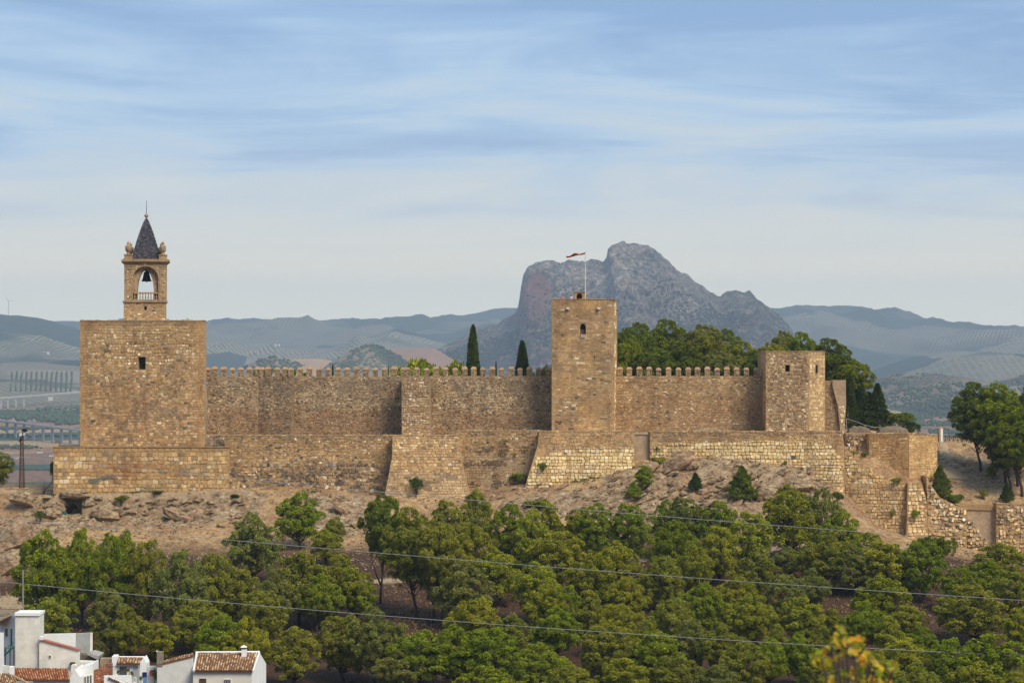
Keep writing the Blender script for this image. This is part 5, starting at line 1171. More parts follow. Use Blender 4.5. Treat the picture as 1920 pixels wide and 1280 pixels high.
make_pine('pine_d', 104, 7.2, 8.0, 1.8, 0.2, 36, 0.75, 1.35); make_pine('pine_e', 105, 8.8, 8.4, 2.2, -1.0, 42, 0.85, 1.5); make_pine('pine_f', 106, 6.6, 9.4, 1.6, 0.4, 38, 0.75, 1.3)
make_pine('tall_a', 107, 8.4, 9.6, 6.2, 0.8, 48, 0.85, 1.5, False, True, False); make_pine('tall_b', 108, 9.0, 11.4, 5.4, -1.2, 60, 0.9, 1.6, False)
make_pine('flat_a', 109, 9.6, 3.6, 5.6, 1.8, 30, 0.75, 1.15, False, False, False)
make_pine('young', 110, 5.4, 6.4, 0.9, 0.2, 32, 0.6, 1.0)
make_bush('garden', 140, 3.6, 4.6, 14, 0.3, 0.06, 260)
make_column('cypress', 120, 2.4, 9.2, 0.55, 260, 0.30, 0.06); make_column('spire_conifer', 121, 4.4, 8.5, 0.95, 150, 0.42, 0.08, 0.4, 7, 0.25, 0.4, 0.18)
make_column('young_conifer', 122, 4.0, 5.8, 0.8, 210, 0.34, 0.065, 0.3, 5, 0.0, 1.0, 0.22); make_column('tall_column', 123, 3.0, 12.0, 0.4, 150, 0.4, 0.085, 0.5, 0, 0.1, 0.6, 0.2)
make_bush('bush', 130, 2.6, 2.0); make_bush('flat_bush', 131, 3.4, 1.1, 9); make_bush('bright_bush', 132, 4.2, 3.4, 12, 0.28, 0.06, 300)
for o in list(COL.objects):
    if o.name.split('.')[0] in ('trunk', 'crown', 'stem') and o.parent is None: bpy.data.objects.remove(o)
GREEN = {'yellow-green': (0.305, 0.305, 0.032), 'bright green': (0.235, 0.275, 0.024), 'olive green': (0.258, 0.260, 0.040), 'deep green': (0.155, 0.190, 0.028), 'dark green': (0.078, 0.108, 0.027), 'greyish green': (0.235, 0.238, 0.062)}
rt_ = random.Random(21)
def plant(key, name, label, cat, px, top, wpx, base=None, tone='olive green', Y=None, group=None, gzv=None, part='trunk', crown='crown'):
    p = PROTO[key]
    if Y is None: x, Y, z = hit(px, base)
    else: x = PX(px, Y); z = PZ(base, Y) if gzv is None else gzv
    sx = wpx*Y/F/p['w']; sz = max(0.3, (PZ(top, Y)-z)/p['h'])
    o = thing(name, label, cat, (x-p['cx']*sx*0.5, Y, z), group); o.scale = (sx, sx, sz)
    o.rotation_euler = (0, 0, rt_.choice((0, 0, 0.4, -0.4, 0.8)) if key.startswith(('tall', 'flat')) else rt_.uniform(0, 6.28))
    t = GREEN[tone]; v = rt_.uniform(0.88, 1.12)
    for nm, me in ((part, p['trunk']), (crown, p['crown'])):
        c = bpy.data.objects.new(nm, me); COL.objects.link(c); c.parent = o
        if nm == crown: c.color = (t[0]*v*rt_.uniform(.94, 1.06), t[1]*v, t[2]*v, 1)
    return o
# hillside grove: (x, top, width[, base]) in photo units
G = """75 990 105 1180|118 1030 80 1190|150 985 78 1170|205 995 88 1180|237 990 66 1165|280 1008 72 1190|340 1026 100 1205|392 1035 88 1190|85 1120 100 1235|208 1098 84 1235|252 1138 84 1245|300 1165 60 1240|358 1120 100 1230|
475 957 98 1095|566 918 84 1030|626 968 44 1035|612 990 58 1060|560 1030 108 1170|632 1035 108 1165|672 1085 72 1165|598 1072 88 1185|515 1062 84 1190|447 1062 88 1190|492 1105 92 1220|420 1148 92 1270|550 1170 92 1292|478 1152 84 1280|640 1148 104 1278|708 1130 108 1285|752 1165 56 1290|
845 935 72 1060|890 913 62 1045|830 980 84 1160|885 978 80 1110|868 1048 108 1180|938 1028 80 1135|960 938 80 1065|1003 948 72 1075|985 1006 66 1110|880 1118 110 1230|955 1148 76 1250|1010 1050 88 1170|1032 1090 88 1205|790 1180 110 1300|852 1168 112 1290|920 1172 104 1295|998 1203 108 1310|745 1212 92 1305|892 1244 126 1340|1052 1244 96 1340|
1032 944 62 1050|1085 948 62 1055|1124 940 78 1060|1186 942 78 1060|1240 933 68 1050|1290 930 80 1055|1345 938 80 1060|1052 992 98 1115|1250 972 92 1100|1160 1012 90 1130|1108 1028 96 1150|1232 1040 88 1150|1290 1018 72 1120|1352 984 72 1100|1180 1078 82 1190|1108 1104 62 1200|1062 1094 62 1200|1250 1118 90 1225|1322 1088 90 1200|1150 1128 90 1235|1042 1134 90 1240|1128 1170 108 1285|1208 1158 92 1270|1242 1184 98 1300|1272 1222 108 1330|1300 1158 70 1260|1368 1164 92 1270|1180 1230 100 1335|1092 1250 92 1345|
1410 958 80 1080|1530 912 82 1050|1482 905 98 1060|1582 954 82 1075|1420 1034 72 1130|1386 1074 90 1185|1482 1024 58 1085|1620 994 74 1090|1602 1018 72 1120|1518 1062 70 1150|1470 1074 80 1175|1424 1108 90 1220|1512 1116 88 1220|1560 1138 52 1215|1650 1074 100 1190|1620 1124 82 1230|1520 1158 70 1250|1500 1184 80 1285|1370 1108 48 1190|1440 1190 72 1290|1540 1228 90 1330|1382 1200 92 1310|1460 1168 44 1240|1350 1242 100 1345|
1662 1014 102 1120|1725 1014 90 1130|1872 1014 104 1110|1808 1058 80 1150|1850 1048 80 1140|1828 1090 130 1215|1902 1068 84 1170|1668 1152 62 1235|1706 1134 70 1210|1728 1170 74 1250|1690 1194 92 1300|1780 1194 104 1305|1872 1184 112 1305|1648 1216 84 1320|1912 1134 64 1230|1722 1240 92 1340|1832 1238 96 1340|1906 1256 90 1345"""
rows = []
for s in G.replace('\n', '').split('|'):
    if s.strip(): rows.append([float(v) for v in s.split()])
KEYS = ['pine_a', 'pine_b', 'pine_c', 'pine_d', 'pine_e', 'pine_f']
LAND = [(0, 130, 'the green cave door'), (130, 300, 'the graffiti platform'), (300, 430, 'the right half of the platform'), (430, 560, 'the left part of the outer wall'), (560, 720, 'the middle of the outer wall'), (720, 885, 'the flared bastion'), (885, 1010, 'the recessed dark-stained wall'),
        (1010, 1100, 'the left half of the flag tower'), (1100, 1190, 'the right half of the flag tower'), (1190, 1280, 'the plastered niche'), (1280, 1436, 'the yellow block wall'), (1436, 1550, 'the corner tower'), (1550, 1640, 'the iron stair railing'), (1640, 1700, 'the long parapet block'), (1700, 1760, 'the sharp terrace corner'), (1760, 2000, 'the right-hand tall pines')]
def land(px): return [n for a, b, n in LAND if a <= px < b][0]
ORD = ['first', 'second', 'third', 'fourth', 'fifth', 'sixth', 'seventh', 'eighth', 'ninth', 'tenth', 'eleventh', 'twelfth', 'thirteenth', 'fourteenth', 'fifteenth', 'sixteenth', 'seventeenth']
cells = {}
for i, r in enumerate(rows): cells.setdefault(land(r[0]), []).append(i)
for nme, ids in cells.items():
    ids.sort(key=lambda i: rows[i][1]); n = len(ids)
    for k, i in enumerate(ids):
        if n == 1: ps = 'straight below'
        elif k == 0: ps = 'highest on the slope below'
        elif k == n-1: ps = 'lowest in the photo below'
        else: ps = ORD[k]+' from the top below'
        rows[i].append(ps+' '+nme)
tones = ['yellow-green', 'olive green', 'olive green', 'yellow-green', 'bright green', 'bright green', 'greyish green']
for i, r in enumerate(rows):
    px, top, w, base, pos = r
    if i in (0, 1, 2, 3, 43, 44, 45, 46, 48, 99+7): tone = 'bright green'
    else: tone = rt_.choice(tones)
    sz = 'small ' if w < 64 else 'broad ' if w > 97 else ''
    plant(KEYS[(i*5+int(px)) % 6] if w > 66 else ['pine_f', 'pine_d', 'young'][i % 3], 'pine_tree', f'{sz}{tone} pine, {pos}', 'tree', px, top, w*1.1, base, tone, None, 'pines of the hillside grove')
plant('tall_a', 'pine_tree', 'tall pine with clear bare forked trunk beside the road, left of the flared bastion', 'tree', 716, 925, 92, 1133, 'deep green', None, 'pines of the hillside grove')
plant('tall_b', 'pine_tree', 'tallest grove pine, dark twin of the forked one, its bare trunk standing right of it', 'tree', 778, 948, 122, 1160, 'olive green', None, 'pines of the hillside grove')
plant('tall_a', 'pine_tree', 'tall slim pine with second bare trunk under the flared bastion', 'tree', 815, 975, 90, 1168, 'olive green', None, 'pines of the hillside grove')
plant('flat_a', 'pine_tree', 'flat-topped umbrella pine leaning over the road below the wall buttress', 'tree', 1745, 1003, 100, 1098, 'deep green', None, 'pines of the hillside grove')
plant('pine_c', 'pine_tree', 'wide pine with dark trunk and bare earth beneath, below the corner tower', 'tree', 1556, 993, 128, 1112, 'olive green', None, 'pines of the hillside grove')
# trees inside the walls
def inner(key, px, top, w, label, tone='deep green', Y=420, name='pine_tree', cat='tree', z=None, grp='pines rising behind the curtain wall'):
    zg = g1(PX(px, Y), Y) if z is None else z
    if key.startswith('tall_') and name == 'pine_tree': w *= 1.2
    return plant(key, name, label, cat, px, top, w, 0, tone, Y, grp, zg)
for a in (('tall_b', 1186, 612, 84, 'deep green pine rising close behind the right side of the flag tower', 'deep green', 418), ('tall_a', 1176, 632, 50, 'low light green pine hugging the right side of the flag tower', 'bright green', 414), ('tall_b', 1208, 602, 96, 'tall dark pine right of the flag tower, left of the highest crown', 'deep green', 424),
          ('tall_b', 1262, 596, 104, 'highest pine crown above the right-hand curtain wall', 'deep green', 428), ('tall_a', 1318, 606, 86, 'greyish pine crown between the highest crown and the gap showing the mountain', 'greyish green', 422),
          ('tall_b', 1370, 614, 74, 'rounded pine crown standing alone over the battlements, mountain slope behind', 'deep green', 430), ('tall_a', 1345, 655, 70, 'lower pale pine right behind the middle merlons of the right curtain wall', 'greyish green', 412),
          ('tall_b', 1402, 637, 84, 'leafy green pine behind the merlons nearest the corner tower', 'olive green', 420), ('tall_a', 1442, 640, 60, 'yellowish pine crown peeping over the left edge of the corner tower', 'yellow-green', 422),
          ('tall_b', 1290, 640, 90, 'dense dark pine filling the merlon gaps under the highest crown', 'deep green', 414), ('tall_a', 1225, 650, 90, 'dense low dark pine behind the merlons near the flag tower', 'deep green', 412), ('tall_a', 1180, 668, 60, 'darkest low pine in the first merlon gaps right of the flag tower', 'dark green', 418),
          ('tall_a', 1468, 618, 52, 'brownish rounded pine above the left half of the corner tower', 'greyish green', 430), ('tall_b', 1512, 620, 76, 'bright pine crown above the slit face of the corner tower', 'bright green', 426),
          ('tall_b', 1566, 632, 98, 'large dark pine right behind the corner tower, sloping to the right', 'deep green', 424), ('tall_a', 1598, 676, 68, 'lower right shoulder pine above the broken wall end', 'bright green', 416), ('tall_b', 1330, 628, 96, 'broad dull pine filling the dip between the two highest crown groups', 'olive green', 418), ('tall_b', 1425, 655, 80, 'low bushy pine behind the last four merlons before the corner tower', 'deep green', 414), ('tall_b', 1562, 668, 70, 'dark pine filling the space between corner tower and broken wall', 'dark green', 430)):
    inner(a[0], a[1], a[2], a[3], a[4], a[5], a[6])
inner('tall_column', 1593, 705, 24, 'narrow dark column tree rising behind the broken wall edge', 'dark green', 412, 'cypress_tree', grp='dark trees behind the terrace')
inner('tall_column', 1612, 712, 26, 'second dark column tree, with pale bare trunk, right of the broken wall', 'dark green', 413, 'cypress_tree', grp='dark trees behind the terrace')
inner('spire_conifer', 1645, 720, 62, 'drooping dark conifer with sloping branches right of the column trees', 'dark green', 412, 'conifer_tree', grp='dark trees behind the terrace')
inner('tall_column', 1628, 735, 30, 'short broad dark column tree left of the drooping conifer', 'dark green', 416, 'cypress_tree', grp='dark trees behind the terrace')
inner('bright_bush', 1682, 772, 58, 'rounded green shrub behind the longer parapet block', 'deep green', 412, 'shrub', 'shrub', grp=None)
inner('bush', 1708, 788, 36, 'small dark shrub at the right end of the longer parapet block', 'dark green', 412, 'shrub', 'shrub', grp=None)
for a in (('cypress', 887, 612, 35, 'tallest dark pointed cypress behind the left curtain wall', 414), ('cypress', 979, 641, 38, 'broader dark cypress left of the flag tower', 414), ('cypress', 930, 679, 7.5, 'tiny thin cypress tip between the two big cypresses', 412), ('cypress', 728, 686, 5, 'thin cypress tip just left of the buttress', 412), ('cypress', 624, 684, 9, 'small dark cypress tip among the left curtain wall merlons', 412)):
    inner(a[0], a[1], a[2], a[3], a[4], 'dark green', a[5], 'cypress_tree', grp='cypresses behind the left curtain wall')
for a in ((768, 666, 80, 'bright yellow-green round tree above the buttress', 'yellow-green'), (806, 668, 74, 'bright green tree crown right of the buttress top', 'bright green'), (840, 670, 70, 'softer green shrubby tree between the buttress and the tallest cypress', 'olive green'), (1014, 681, 54, 'small yellow-green tree top against the left side of the flag tower', 'yellow-green')):
    inner('garden', a[0], a[1], a[2], a[3], a[4], 411, 'garden_tree', grp='small trees behind the battlements')
for a in ((479, 692, 9, 'dusty green shrub tip left of the crowded double merlon on the left curtain wall'), (508, 688, 14, 'largest dusty shrub growing through the merlons above the angled wall piece'), (553, 690, 9, 'dusty green shrub tip sprouting in a merlon gap above the wall edge'), (571, 697, 12, 'low dusty shrub at a merlon foot, right of the wall edge'), (526, 698, 10, 'smallest grey-green shrub tip in the merlon gaps of the angled wall piece')):
    inner('bush', a[0], a[1], a[2], a[3], 'greyish green', 404, 'shrub', 'shrub', PZ(712, 404), grp='shrubs in the merlon gaps')
# pines on the right-hand hill and the left edge
for k, px, top, w, base, lab, tone in (('tall_b', 1862, 726, 96, 892, 'dark pine closing the gap between the two foremost right-hand pines', 'dark green'), ('tall_b', 1905, 738, 110, 912, 'dense pine filling the right edge above the low coped wall', 'deep green'), ('tall_b', 1836, 714, 104, 884, 'tall pine left of the right-hand group, bare trunk on the red slope', 'deep green'), ('tall_b', 1882, 716, 120, 906, 'wide-crowned tall pine in the middle of the right-hand group', 'bright green'),
                                     ('tall_b', 1913, 760, 110, 930, 'nearest tall pine, cut by the right photo edge', 'bright green'), ('tall_b', 1893, 800, 84, 918, 'shorter dark pine under the wide-crowned one on the right', 'dark green'), ('tall_b', 1940, 722, 90, 905, 'pine crown reaching in from beyond the right edge', 'deep green')):
    plant(k, 'pine_tree', lab, 'tree', px, top, w, base, tone, None, 'tall pines on the right-hand hill')
plant('tall_a', 'pine_tree', 'pine with leaning trunk at the left photo edge beside the lattice mast', 'tree', -6, 845, 62, 945, 'olive green', 391)
plant('bush', 'ivy_bush', 'dark ivy hanging on the left edge of the platform', 'shrub', 98, 862, 10, 902, 'dark green', 391, None, None)
# young conifers and bushes on the rocks
for k, px, top, w, base, lab, tone, nm in (
    ('young', 1209, 871, 46, 918, 'rounded young pine on the rocks below the plastered niche', 'bright green', 'young_pine'), ('young_conifer', 1188, 903, 34, 934, 'small bushy young pine, lower left of the rounded one', 'bright green', 'young_pine'),
    ('young_conifer', 1304, 886, 30, 922, 'little dark pointed conifer alone on the pale rocks', 'dark green', 'young_conifer'), ('young_conifer', 1391, 875, 60, 940, 'largest bushy conifer on the pale rocks, right of the little dark one', 'deep green', 'young_conifer'),
    ('young_conifer', 1763, 873, 46, 935, 'dense bright conifer at the foot of the terrace corner on the right', 'deep green', 'young_conifer'), ('flat_bush', 1790, 925, 40, 946, 'trailing bush lower right of the dense bright conifer', 'deep green', 'bush'),
    ('bush', 1843, 916, 18, 936, 'small green bush alone on the red slope', 'olive green', 'bush'), ('bush', 1862, 868, 30, 896, 'twiggy green bush right of the bare pine trunk', 'olive green', 'bush'), ('young_conifer', 1888, 905, 30, 945, 'dull young pine at the foot of the tall right-hand pines', 'dark green', 'young_pine'),
    ('bush', 228, 927, 32, 948, 'round green bush on the rock crest right of the cave', 'deep green', 'bush'), ('flat_bush', 151, 919, 26, 925, 'flat green cushion at the platform foot near its left end', 'dark green', 'bush'), ('flat_bush', 297, 920, 24, 928, 'flat green cushion at the platform foot near its middle', 'dark green', 'bush'),
    ('bush', 75, 958, 22, 978, 'dark rounded bush left of the cave', 'dark green', 'bush'), ('flat_bush', 88, 936, 18, 942, 'tiny flat bush above the dark rounded one', 'dark green', 'bush'),
    ('flat_bush', 975, 884, 42, 906, 'sloping dark green bush where the recessed wall meets the slanting rampart', 'deep green', 'bush'), ('bush', 944, 876, 24, 902, 'dull green bush against the recessed wall', 'olive green', 'bush'), ('flat_bush', 1011, 936, 60, 952, 'long low bright bush above the pine tops below the slanting rampart', 'bright green', 'bush'),
    ('flat_bush', 1154, 864, 32, 874, 'flat bush at the foot of the pale blocks, below the flag tower', 'deep green', 'bush'), ('flat_bush', 1234, 855, 32, 870, 'low grassy bush on the rock right of the niche', 'olive green', 'bush'), ('bush', 1570, 920, 24, 944, 'dark bush at the foot of the retaining wall, near its right end', 'dark green', 'bush'),
    ('flat_bush', 442, 925, 20, 934, 'small dark bush at the right foot of the platform', 'dark green', 'bush'), ('bush', 190, 1208, 26, 1240, 'grey-green shrub behind the white yard wall', 'greyish green', 'bush')):
    plant(k, nm, lab, 'shrub' if 'bush' in nm else 'tree', px, top, w, base, tone)
for k, px, top, w, base, lab, tone, Y in (('bush', 780, 893, 30, 925, 'dark bush hanging from the front of the flared bastion', 'dark green', 386.3), ('bush', 1018, 866, 22, 882, 'tuft of green growing on the left end of the slanting rampart', 'deep green', 388.2), ('bush', 1199, 832, 10, 856, 'dark green growth in the left corner of the plastered niche', 'dark green', 391.2),
    ('bush', 1681, 894, 26, 910, 'green plant on the stepped wall below the terrace', 'olive green', 390.4), ('bush', 1716, 952, 18, 978, 'plant growing from the face of the narrow yellow buttress', 'olive green', 388.4), ('bush', 1600, 845, 14, 852, 'grey cushion plant on the stair ledge', 'greyish green', 396), ('bush', 1622, 846, 16, 855, 'second grey cushion plant on the stair ledge, further right', 'greyish green', 396),
    ('bush', 1672, 955, 14, 968, 'small weed patch on the stepped wall face', 'olive green', 390), ('bush', 1232, 836, 7, 846, 'thin weed on the yellow block wall near the niche', 'olive green', 389.8), ('bush', 1473, 862, 8, 876, 'thin weed low on the middle of the yellow block wall', 'olive green', 389.8)):
    plant(k, 'wall_plant', lab, 'plant', px, top, w, base, tone, Y)

# dry scrub, loose stones
def onground(px, py):
    return hit(px, py)
def scatter(name, label, n, region, rad, mat, flat, seed):
    rs = random.Random(seed); pts = []; rr_ = []
    X = []; Y = []
    while len(X) < n:
        px = rs.uniform(region[0], region[1]); y = rs.uniform(region[2], region[3]); X.append(PX(px, y)); Y.append(y)
    X = np.array(X); Y = np.array(Y); Z = gz(X, Y); dn = fbm(X*0.12, Y*0.12, seed, 3); k = NPR.rand(n) < sstep(0.35, 0.65, dn)
    pts = np.stack([X, Y, Z], 1)[k]
    return stuff(tag(blobs(name, pts, NPR.uniform(rad[0], rad[1], len(pts)), mat, None, flat), label, 'ground cover'))
M_dry = mat_plain('dry_scrub', srgb(112, 92, 66), 0.95, 0.4, 1.5, 0); M_lstone = mat_plain('loose_limestone', srgb(186, 166, 144), 0.95, 0.3, 1.0, 0.5)
scatter('dry_scrub', 'low dry brown scrub scattered over the castle slope', 12000, (-60, 2000, 300, 389), (0.08, 0.34), M_dry, 0.7, 201)
scatter('loose_stones', 'loose pale stones scattered over the castle slope', 9000, (-60, 2000, 342, 389), (0.05, 0.22), M_lstone, 0.7, 202)
scatter('loose_stones', 'loose stones on the reddish slope under the tall right-hand pines', 1600, (1735, 1960, 395, 420), (0.06, 0.26), M_lstone, 0.7, 203)
# dry grass tussocks
n = 16000; y_ = NPR.uniform(300, 389, n); x_ = (NPR.uniform(-60, 2000, n)-960)*y_/F; k_ = fbm(x_*0.1, y_*0.1, 210, 3) > 0.47; x_, y_ = x_[k_], y_[k_]
p_ = np.stack([x_, y_, gz(x_, y_)+0.05], 1); ax_ = np.tile(np.array([[0, 0, 1.0]]), (len(p_), 1))
v_, f_ = tris_from_tufts(p_, ax_, 0.34, 0.045, 3, np.random.RandomState(5))
stuff(tag(npmesh('dry_grass', v_, f_, mat_plain('dry_grass_blades', srgb(186, 154, 104), 0.95, 0.35, 0.6, 0)), 'straw-coloured dry grass tufts on the castle slope', 'grass'))
# outcrops: tilted limestone ribs
mb = MB(); rs = random.Random(77); cnt = 0
for i in range(520):
    if rs.random() < 0.55: px, py = rs.uniform(1140, 1555), rs.gauss(905, 30)
    elif rs.random() < 0.6: px, py = rs.uniform(70, 470), rs.uniform(940, 990)
    else: px, py = rs.uniform(890, 1150), rs.uniform(905, 960)
    if 104 < px < 176 and 930 < py < 992: continue
    if py < 862 or (px > 1440 and py < 885) or (py < 905 and px < 1150): continue
    if n2(px*0.03, py*0.05, 61) < 0.42: continue
    x, y, z = hit(px, py)
    if y > 388.5: continue
    r = rs.uniform(0.25, 0.8)*(1.25 if px > 1350 else 1)*(0.7 if px < 500 else 1)
    rock_mesh(mb, (x, y, z+r*0.1), r, i, (rs.uniform(1.2, 2.2), rs.uniform(.8, 1.3), rs.uniform(0.45, 0.8)), rot=-rs.uniform(0.25, 0.6)*(1 if px > 700 else rs.choice((-.3, 1))))
tag(stuff(mb.build('rock_outcrop', M_rock, None)), 'pale tilted limestone ribs breaking through the slope', 'rock')
for i, (px, py, r, sq, rt, lab) in enumerate((
    (1272, 868, 2.3, (1.5, 1, .75), -0.7, 'big slanting grey limestone slab below the yellow block wall, near the niche'), (1215, 878, 1.7, (1.5, 1, .6), -0.5, 'grey rock hump directly below the plastered niche'), (1500, 905, 2.4, (1.3, 1, .7), -0.1, 'large pink-white rock block left of the two big grove pines'),
    (1445, 925, 1.9, (1.4, 1, .7), 0.3, 'broken pinkish rock right of the largest bushy conifer'), (1530, 940, 1.8, (1.2, 1, .8), 0.1, 'purplish grey boulder above the pine tops near the retaining wall'), (45, 935, 1.9, (1.4, 1, .75), 0.2, 'grey boulder under the concrete mast footing'),
    (1005, 938, 1.5, (1.7, 1, .6), -0.4, 'pale rock rib above the pine tops below the recessed wall'), (200, 960, 2.3, (1.3, .9, .8), 0.1, 'large grey rock face right of the cave'), (330, 965, 2.0, (1.5, .9, .6), 0.3, 'dark creased rock below the platform middle'), (98, 962, 1.6, (1.2, 1, .7), 0.2, 'light cracked rock left of the cave door'),
    (20, 1010, 3.0, (1.6, 1, .8), -0.5, 'big slanting tan slab at the left photo edge'), (12, 1060, 3.0, (1.5, 1, .8), -0.6, 'second slanting tan slab, below the first at the left edge'), (455, 1045, 1.3, (1.4, 1, .7), 0.1, 'greyish boulder left of the first upper slope pine'), (640, 955, 1.3, (1.6, 1, .6), 0.5, 'pale stone rib on the bare slope right of the small slope pine'), (668, 985, 1.2, (1.5, 1, .6), 0.7, 'pale tilted ledge left of the tall forked pine'))):
    x, y, z = hit(px, py+r*4); mb = MB(); rock_mesh(mb, (x, y, z+r*0.25), r, 500+i*3, sq, rot=rt)
    tag(mb.build('boulder', M_rock), lab, 'rock', 'large rocks on the castle slope')
mb = MB(); rock_mesh(mb, P(1332, 812, 399.2), 1.9, 700, (1.6, .8, .55)); tag(mb.build('boulder', M_rock), 'grey rock at the foot of the right curtain wall, on the terrace', 'rock', 'rocks on the castle terrace')
mb = MB(); rock_mesh(mb, P(1270, 815, 399.2), 1.2, 701, (3.0, .8, .4)); rock_mesh(mb, P(1400, 815, 399.2), 1.2, 702, (3.0, .8, .45)); tag(stuff(mb.build('rock_ledge', M_rock)), 'low dark rock ledge along the foot of the right curtain wall', 'rock')

# path, pillar, fence on the right
pth = [(1762, 884, 404.5), (1795, 884, 404.0), (1806, 878, 405.0), (1786, 850, 412), (1778, 835, 418), (1775, 824, 425), (1763, 823, 425), (1762, 850, 412)]
mb = MB(); cs = []
for (a, b, y) in ((1760, 1812, 403), (1760, 1802, 406), (1760, 1790, 410), (1761, 1783, 415), (1762, 1779, 420), (1762, 1775, 424.5)):
    cs.append([(PX(a, y), y), (PX((a+b)/2, y), y), (PX(b, y), y)])
vs_ = [(x, y, g1(x, y)+0.06) for r in cs for x, y in r]; fs_ = [(i*3+j, i*3+j+1, (i+1)*3+j+1, (i+1)*3+j) for i in range(len(cs)-1) for j in range(2)]
mb.add(vs_, fs_); struct(mb.build('paved_path', mat_plain('cobble_path', srgb(164, 140, 108), 0.9, 0.25, 5, 0.8, bsc=5), None, True))
o = thing('boundary_pillar', 'small white and ochre pillar with cap at the end of the terrace wall', 'pillar', (PX(1763, 399), 399.5, PZ(824, 399)))
mb = MB(); mb.box(PX(1760.5, 399), PX(1764, 399), 399, 400, PZ(828, 399), PZ(804, 399)); mb.build('brick_side', M_mortar, o)
mb = MB(); mb.box(PX(1764, 399)+.002, PX(1768, 399), 399.02, 400, PZ(828, 399), PZ(804, 399)); mb.build('white_side', M_white, o)
mb = MB(); mb.lathe([(0.58, PZ(804, 399)+.001), (0.5, PZ(802.5, 399)), (0.12, PZ(800, 399))], PX(1764.2, 399.5), 399.5, 4, rot=math.pi/4); mb.build('cap', M_cap, o); fixlocal(o)
o = thing('cross_fence', 'rustic crossed-pole fence behind the white pillar at the top of the path', 'fence', (PX(1800, 426), 426, g1(PX(1800, 426), 426)))
for i in range(9):
    a = 1772+i*8; z = g1(PX(a, 426), 426)
    mb = MB(); mb.tube([(PX(a, 426), 426, z-.2), (PX(a, 426), 426, z+1.25)], 0.08, 5); mb.build('post', M_wood, o)
    if i < 8:
        b = a+8; z2 = g1(PX(b, 426), 426)
        mb = MB(); mb.tube([(PX(a, 426), 426, z+.15), (PX(b, 426), 426, z2+1.15)], 0.05, 4); mb.tube([(PX(a, 426), 426.06, z+1.15), (PX(b, 426), 426.06, z2+.15)], 0.05, 4); mb.tube([(PX(a, 426), 426, z+1.2), (PX(b, 426), 426, z2+1.2)], 0.05, 4); mb.build('crossed_rails', M_wood, o)
fixlocal(o)
o = thing('street_lamp', 'thin grey lamp post on the ridge left of the tall right-hand pines', 'lamp', (PX(1807, 428), 428, g1(PX(1807, 428), 428)))
mb = MB(); mb.tube([(PX(1807, 428), 428, PZ(822, 428)), (PX(1807, 428), 428, PZ(795, 428))], 0.06, 6); mb.build('post', M_conc, o)
mb = MB(); mb.box(PX(1804, 428), PX(1810, 428), 427.8, 428.2, PZ(796, 428), PZ(793.5, 428)); mb.build('lamp_head', M_conc, o); fixlocal(o)

# ------------------------------------------------------------------ people
def skin_col(n, c):
    m, nt, b, o = newmat(n); b.inputs['Base Color'].default_value = (*c, 1); return m
def person(label, px, py_feet, Y, h, shirt, trousers, hair, face=1, arms=0, group=None):
    """one continuous body grown over a joint skeleton; clothing by height, hair as its own piece"""
    s = h/1.75; x0, y0, z0 = PX(px, Y), Y, PZ(py_feet, Y)
    o = thing('person', label, 'person', (x0, y0, z0), group)
    J = [((0, 0, .95), .155), ((0, 0, 1.12), .13), ((0, 0, 1.38), .165), ((0, 0, 1.50), .065), ((0, -.01, 1.58), .09), ((0, -.01, 1.68), .105), ((0, -.005, 1.75), .06),
         ((-.09, 0, .90), .10), ((-.10, -.02, .50), .068), ((-.10, .03, .08), .05), ((-.10, -.12, .04), .045), ((.09, 0, .90), .10), ((.11, .02, .50), .068), ((.12, .05, .08), .05), ((.12, -.10, .04), .045),
         ((-.20, 0, 1.42), .065), ((-.27, .02, 1.16), .05), ((-.24, -.12 if arms else -.02, .93 if not arms else 1.3), .038), ((-.2, -.2 if arms else -.05, .83 if not arms else 1.52), .036),
         ((.20, 0, 1.42), .065), ((.28, .02, 1.16), .05), ((.26, -.04, .93), .038), ((.25, -.07, .83), .036)]
    E = [(0, 1), (1, 2), (2, 3), (3, 4), (4, 5), (5, 6), (0, 7), (7, 8), (8, 9), (9, 10), (0, 11), (11, 12), (12, 13), (13, 14), (2, 15), (15, 16), (16, 17), (17, 18), (2, 19), (19, 20), (20, 21), (21, 22)]
    me = bpy.data.meshes.new('body'); me.from_pydata([tuple(c*s for c in j[0]) for j in J], E, []); b = bpy.data.objects.new('body', me); COL.objects.link(b)
    md = b.modifiers.new('skin', 'SKIN'); b.modifiers.new('sub', 'SUBSURF').levels = 1
    for i, j in enumerate(J): me.skin_vertices[0].data[i].radius = (j[1]*s, j[1]*s*0.85)
    me.skin_vertices[0].data[0].use_root = True
    dg = bpy.context.evaluated_depsgraph_get(); m2 = bpy.data.meshes.new_from_object(b.evaluated_get(dg)); bpy.data.objects.remove(b)
    m2.name = 'body'; m2.materials.clear()
    for m in (skin_col('skin', (.42, .25, .17)), skin_col('shirt', shirt), skin_col('trousers', trousers), skin_col('shoes', (.05, .04, .04))): m2.materials.append(m)
    for p in m2.polygons:
        z = p.center.z/s; ax = abs(p.center.x)/s
        p.material_index = 0 if z > 1.47 or (ax > .2 and z < 1.2 and z > .7) or (arms and p.center.y/s < -.08 and z > 1.2) else 1 if z > .95 else 3 if z < .09 else 2
        p.use_smooth = True
    b = bpy.data.objects.new('body', m2); COL.objects.link(b); b.parent = o
    mb = MB(); mb.lathe([(.05*s, 1.83*s), (.10*s, 1.80*s), (.122*s, 1.72*s), (.118*s, 1.64*s), (.08*s, 1.60*s)][::-1], 0, .03*s, 10); mb.build('hair', skin_col('hair', hair), o, True)
    o.rotation_euler = (0, 0, face); return o
TF = 400.6; tz = 565.5
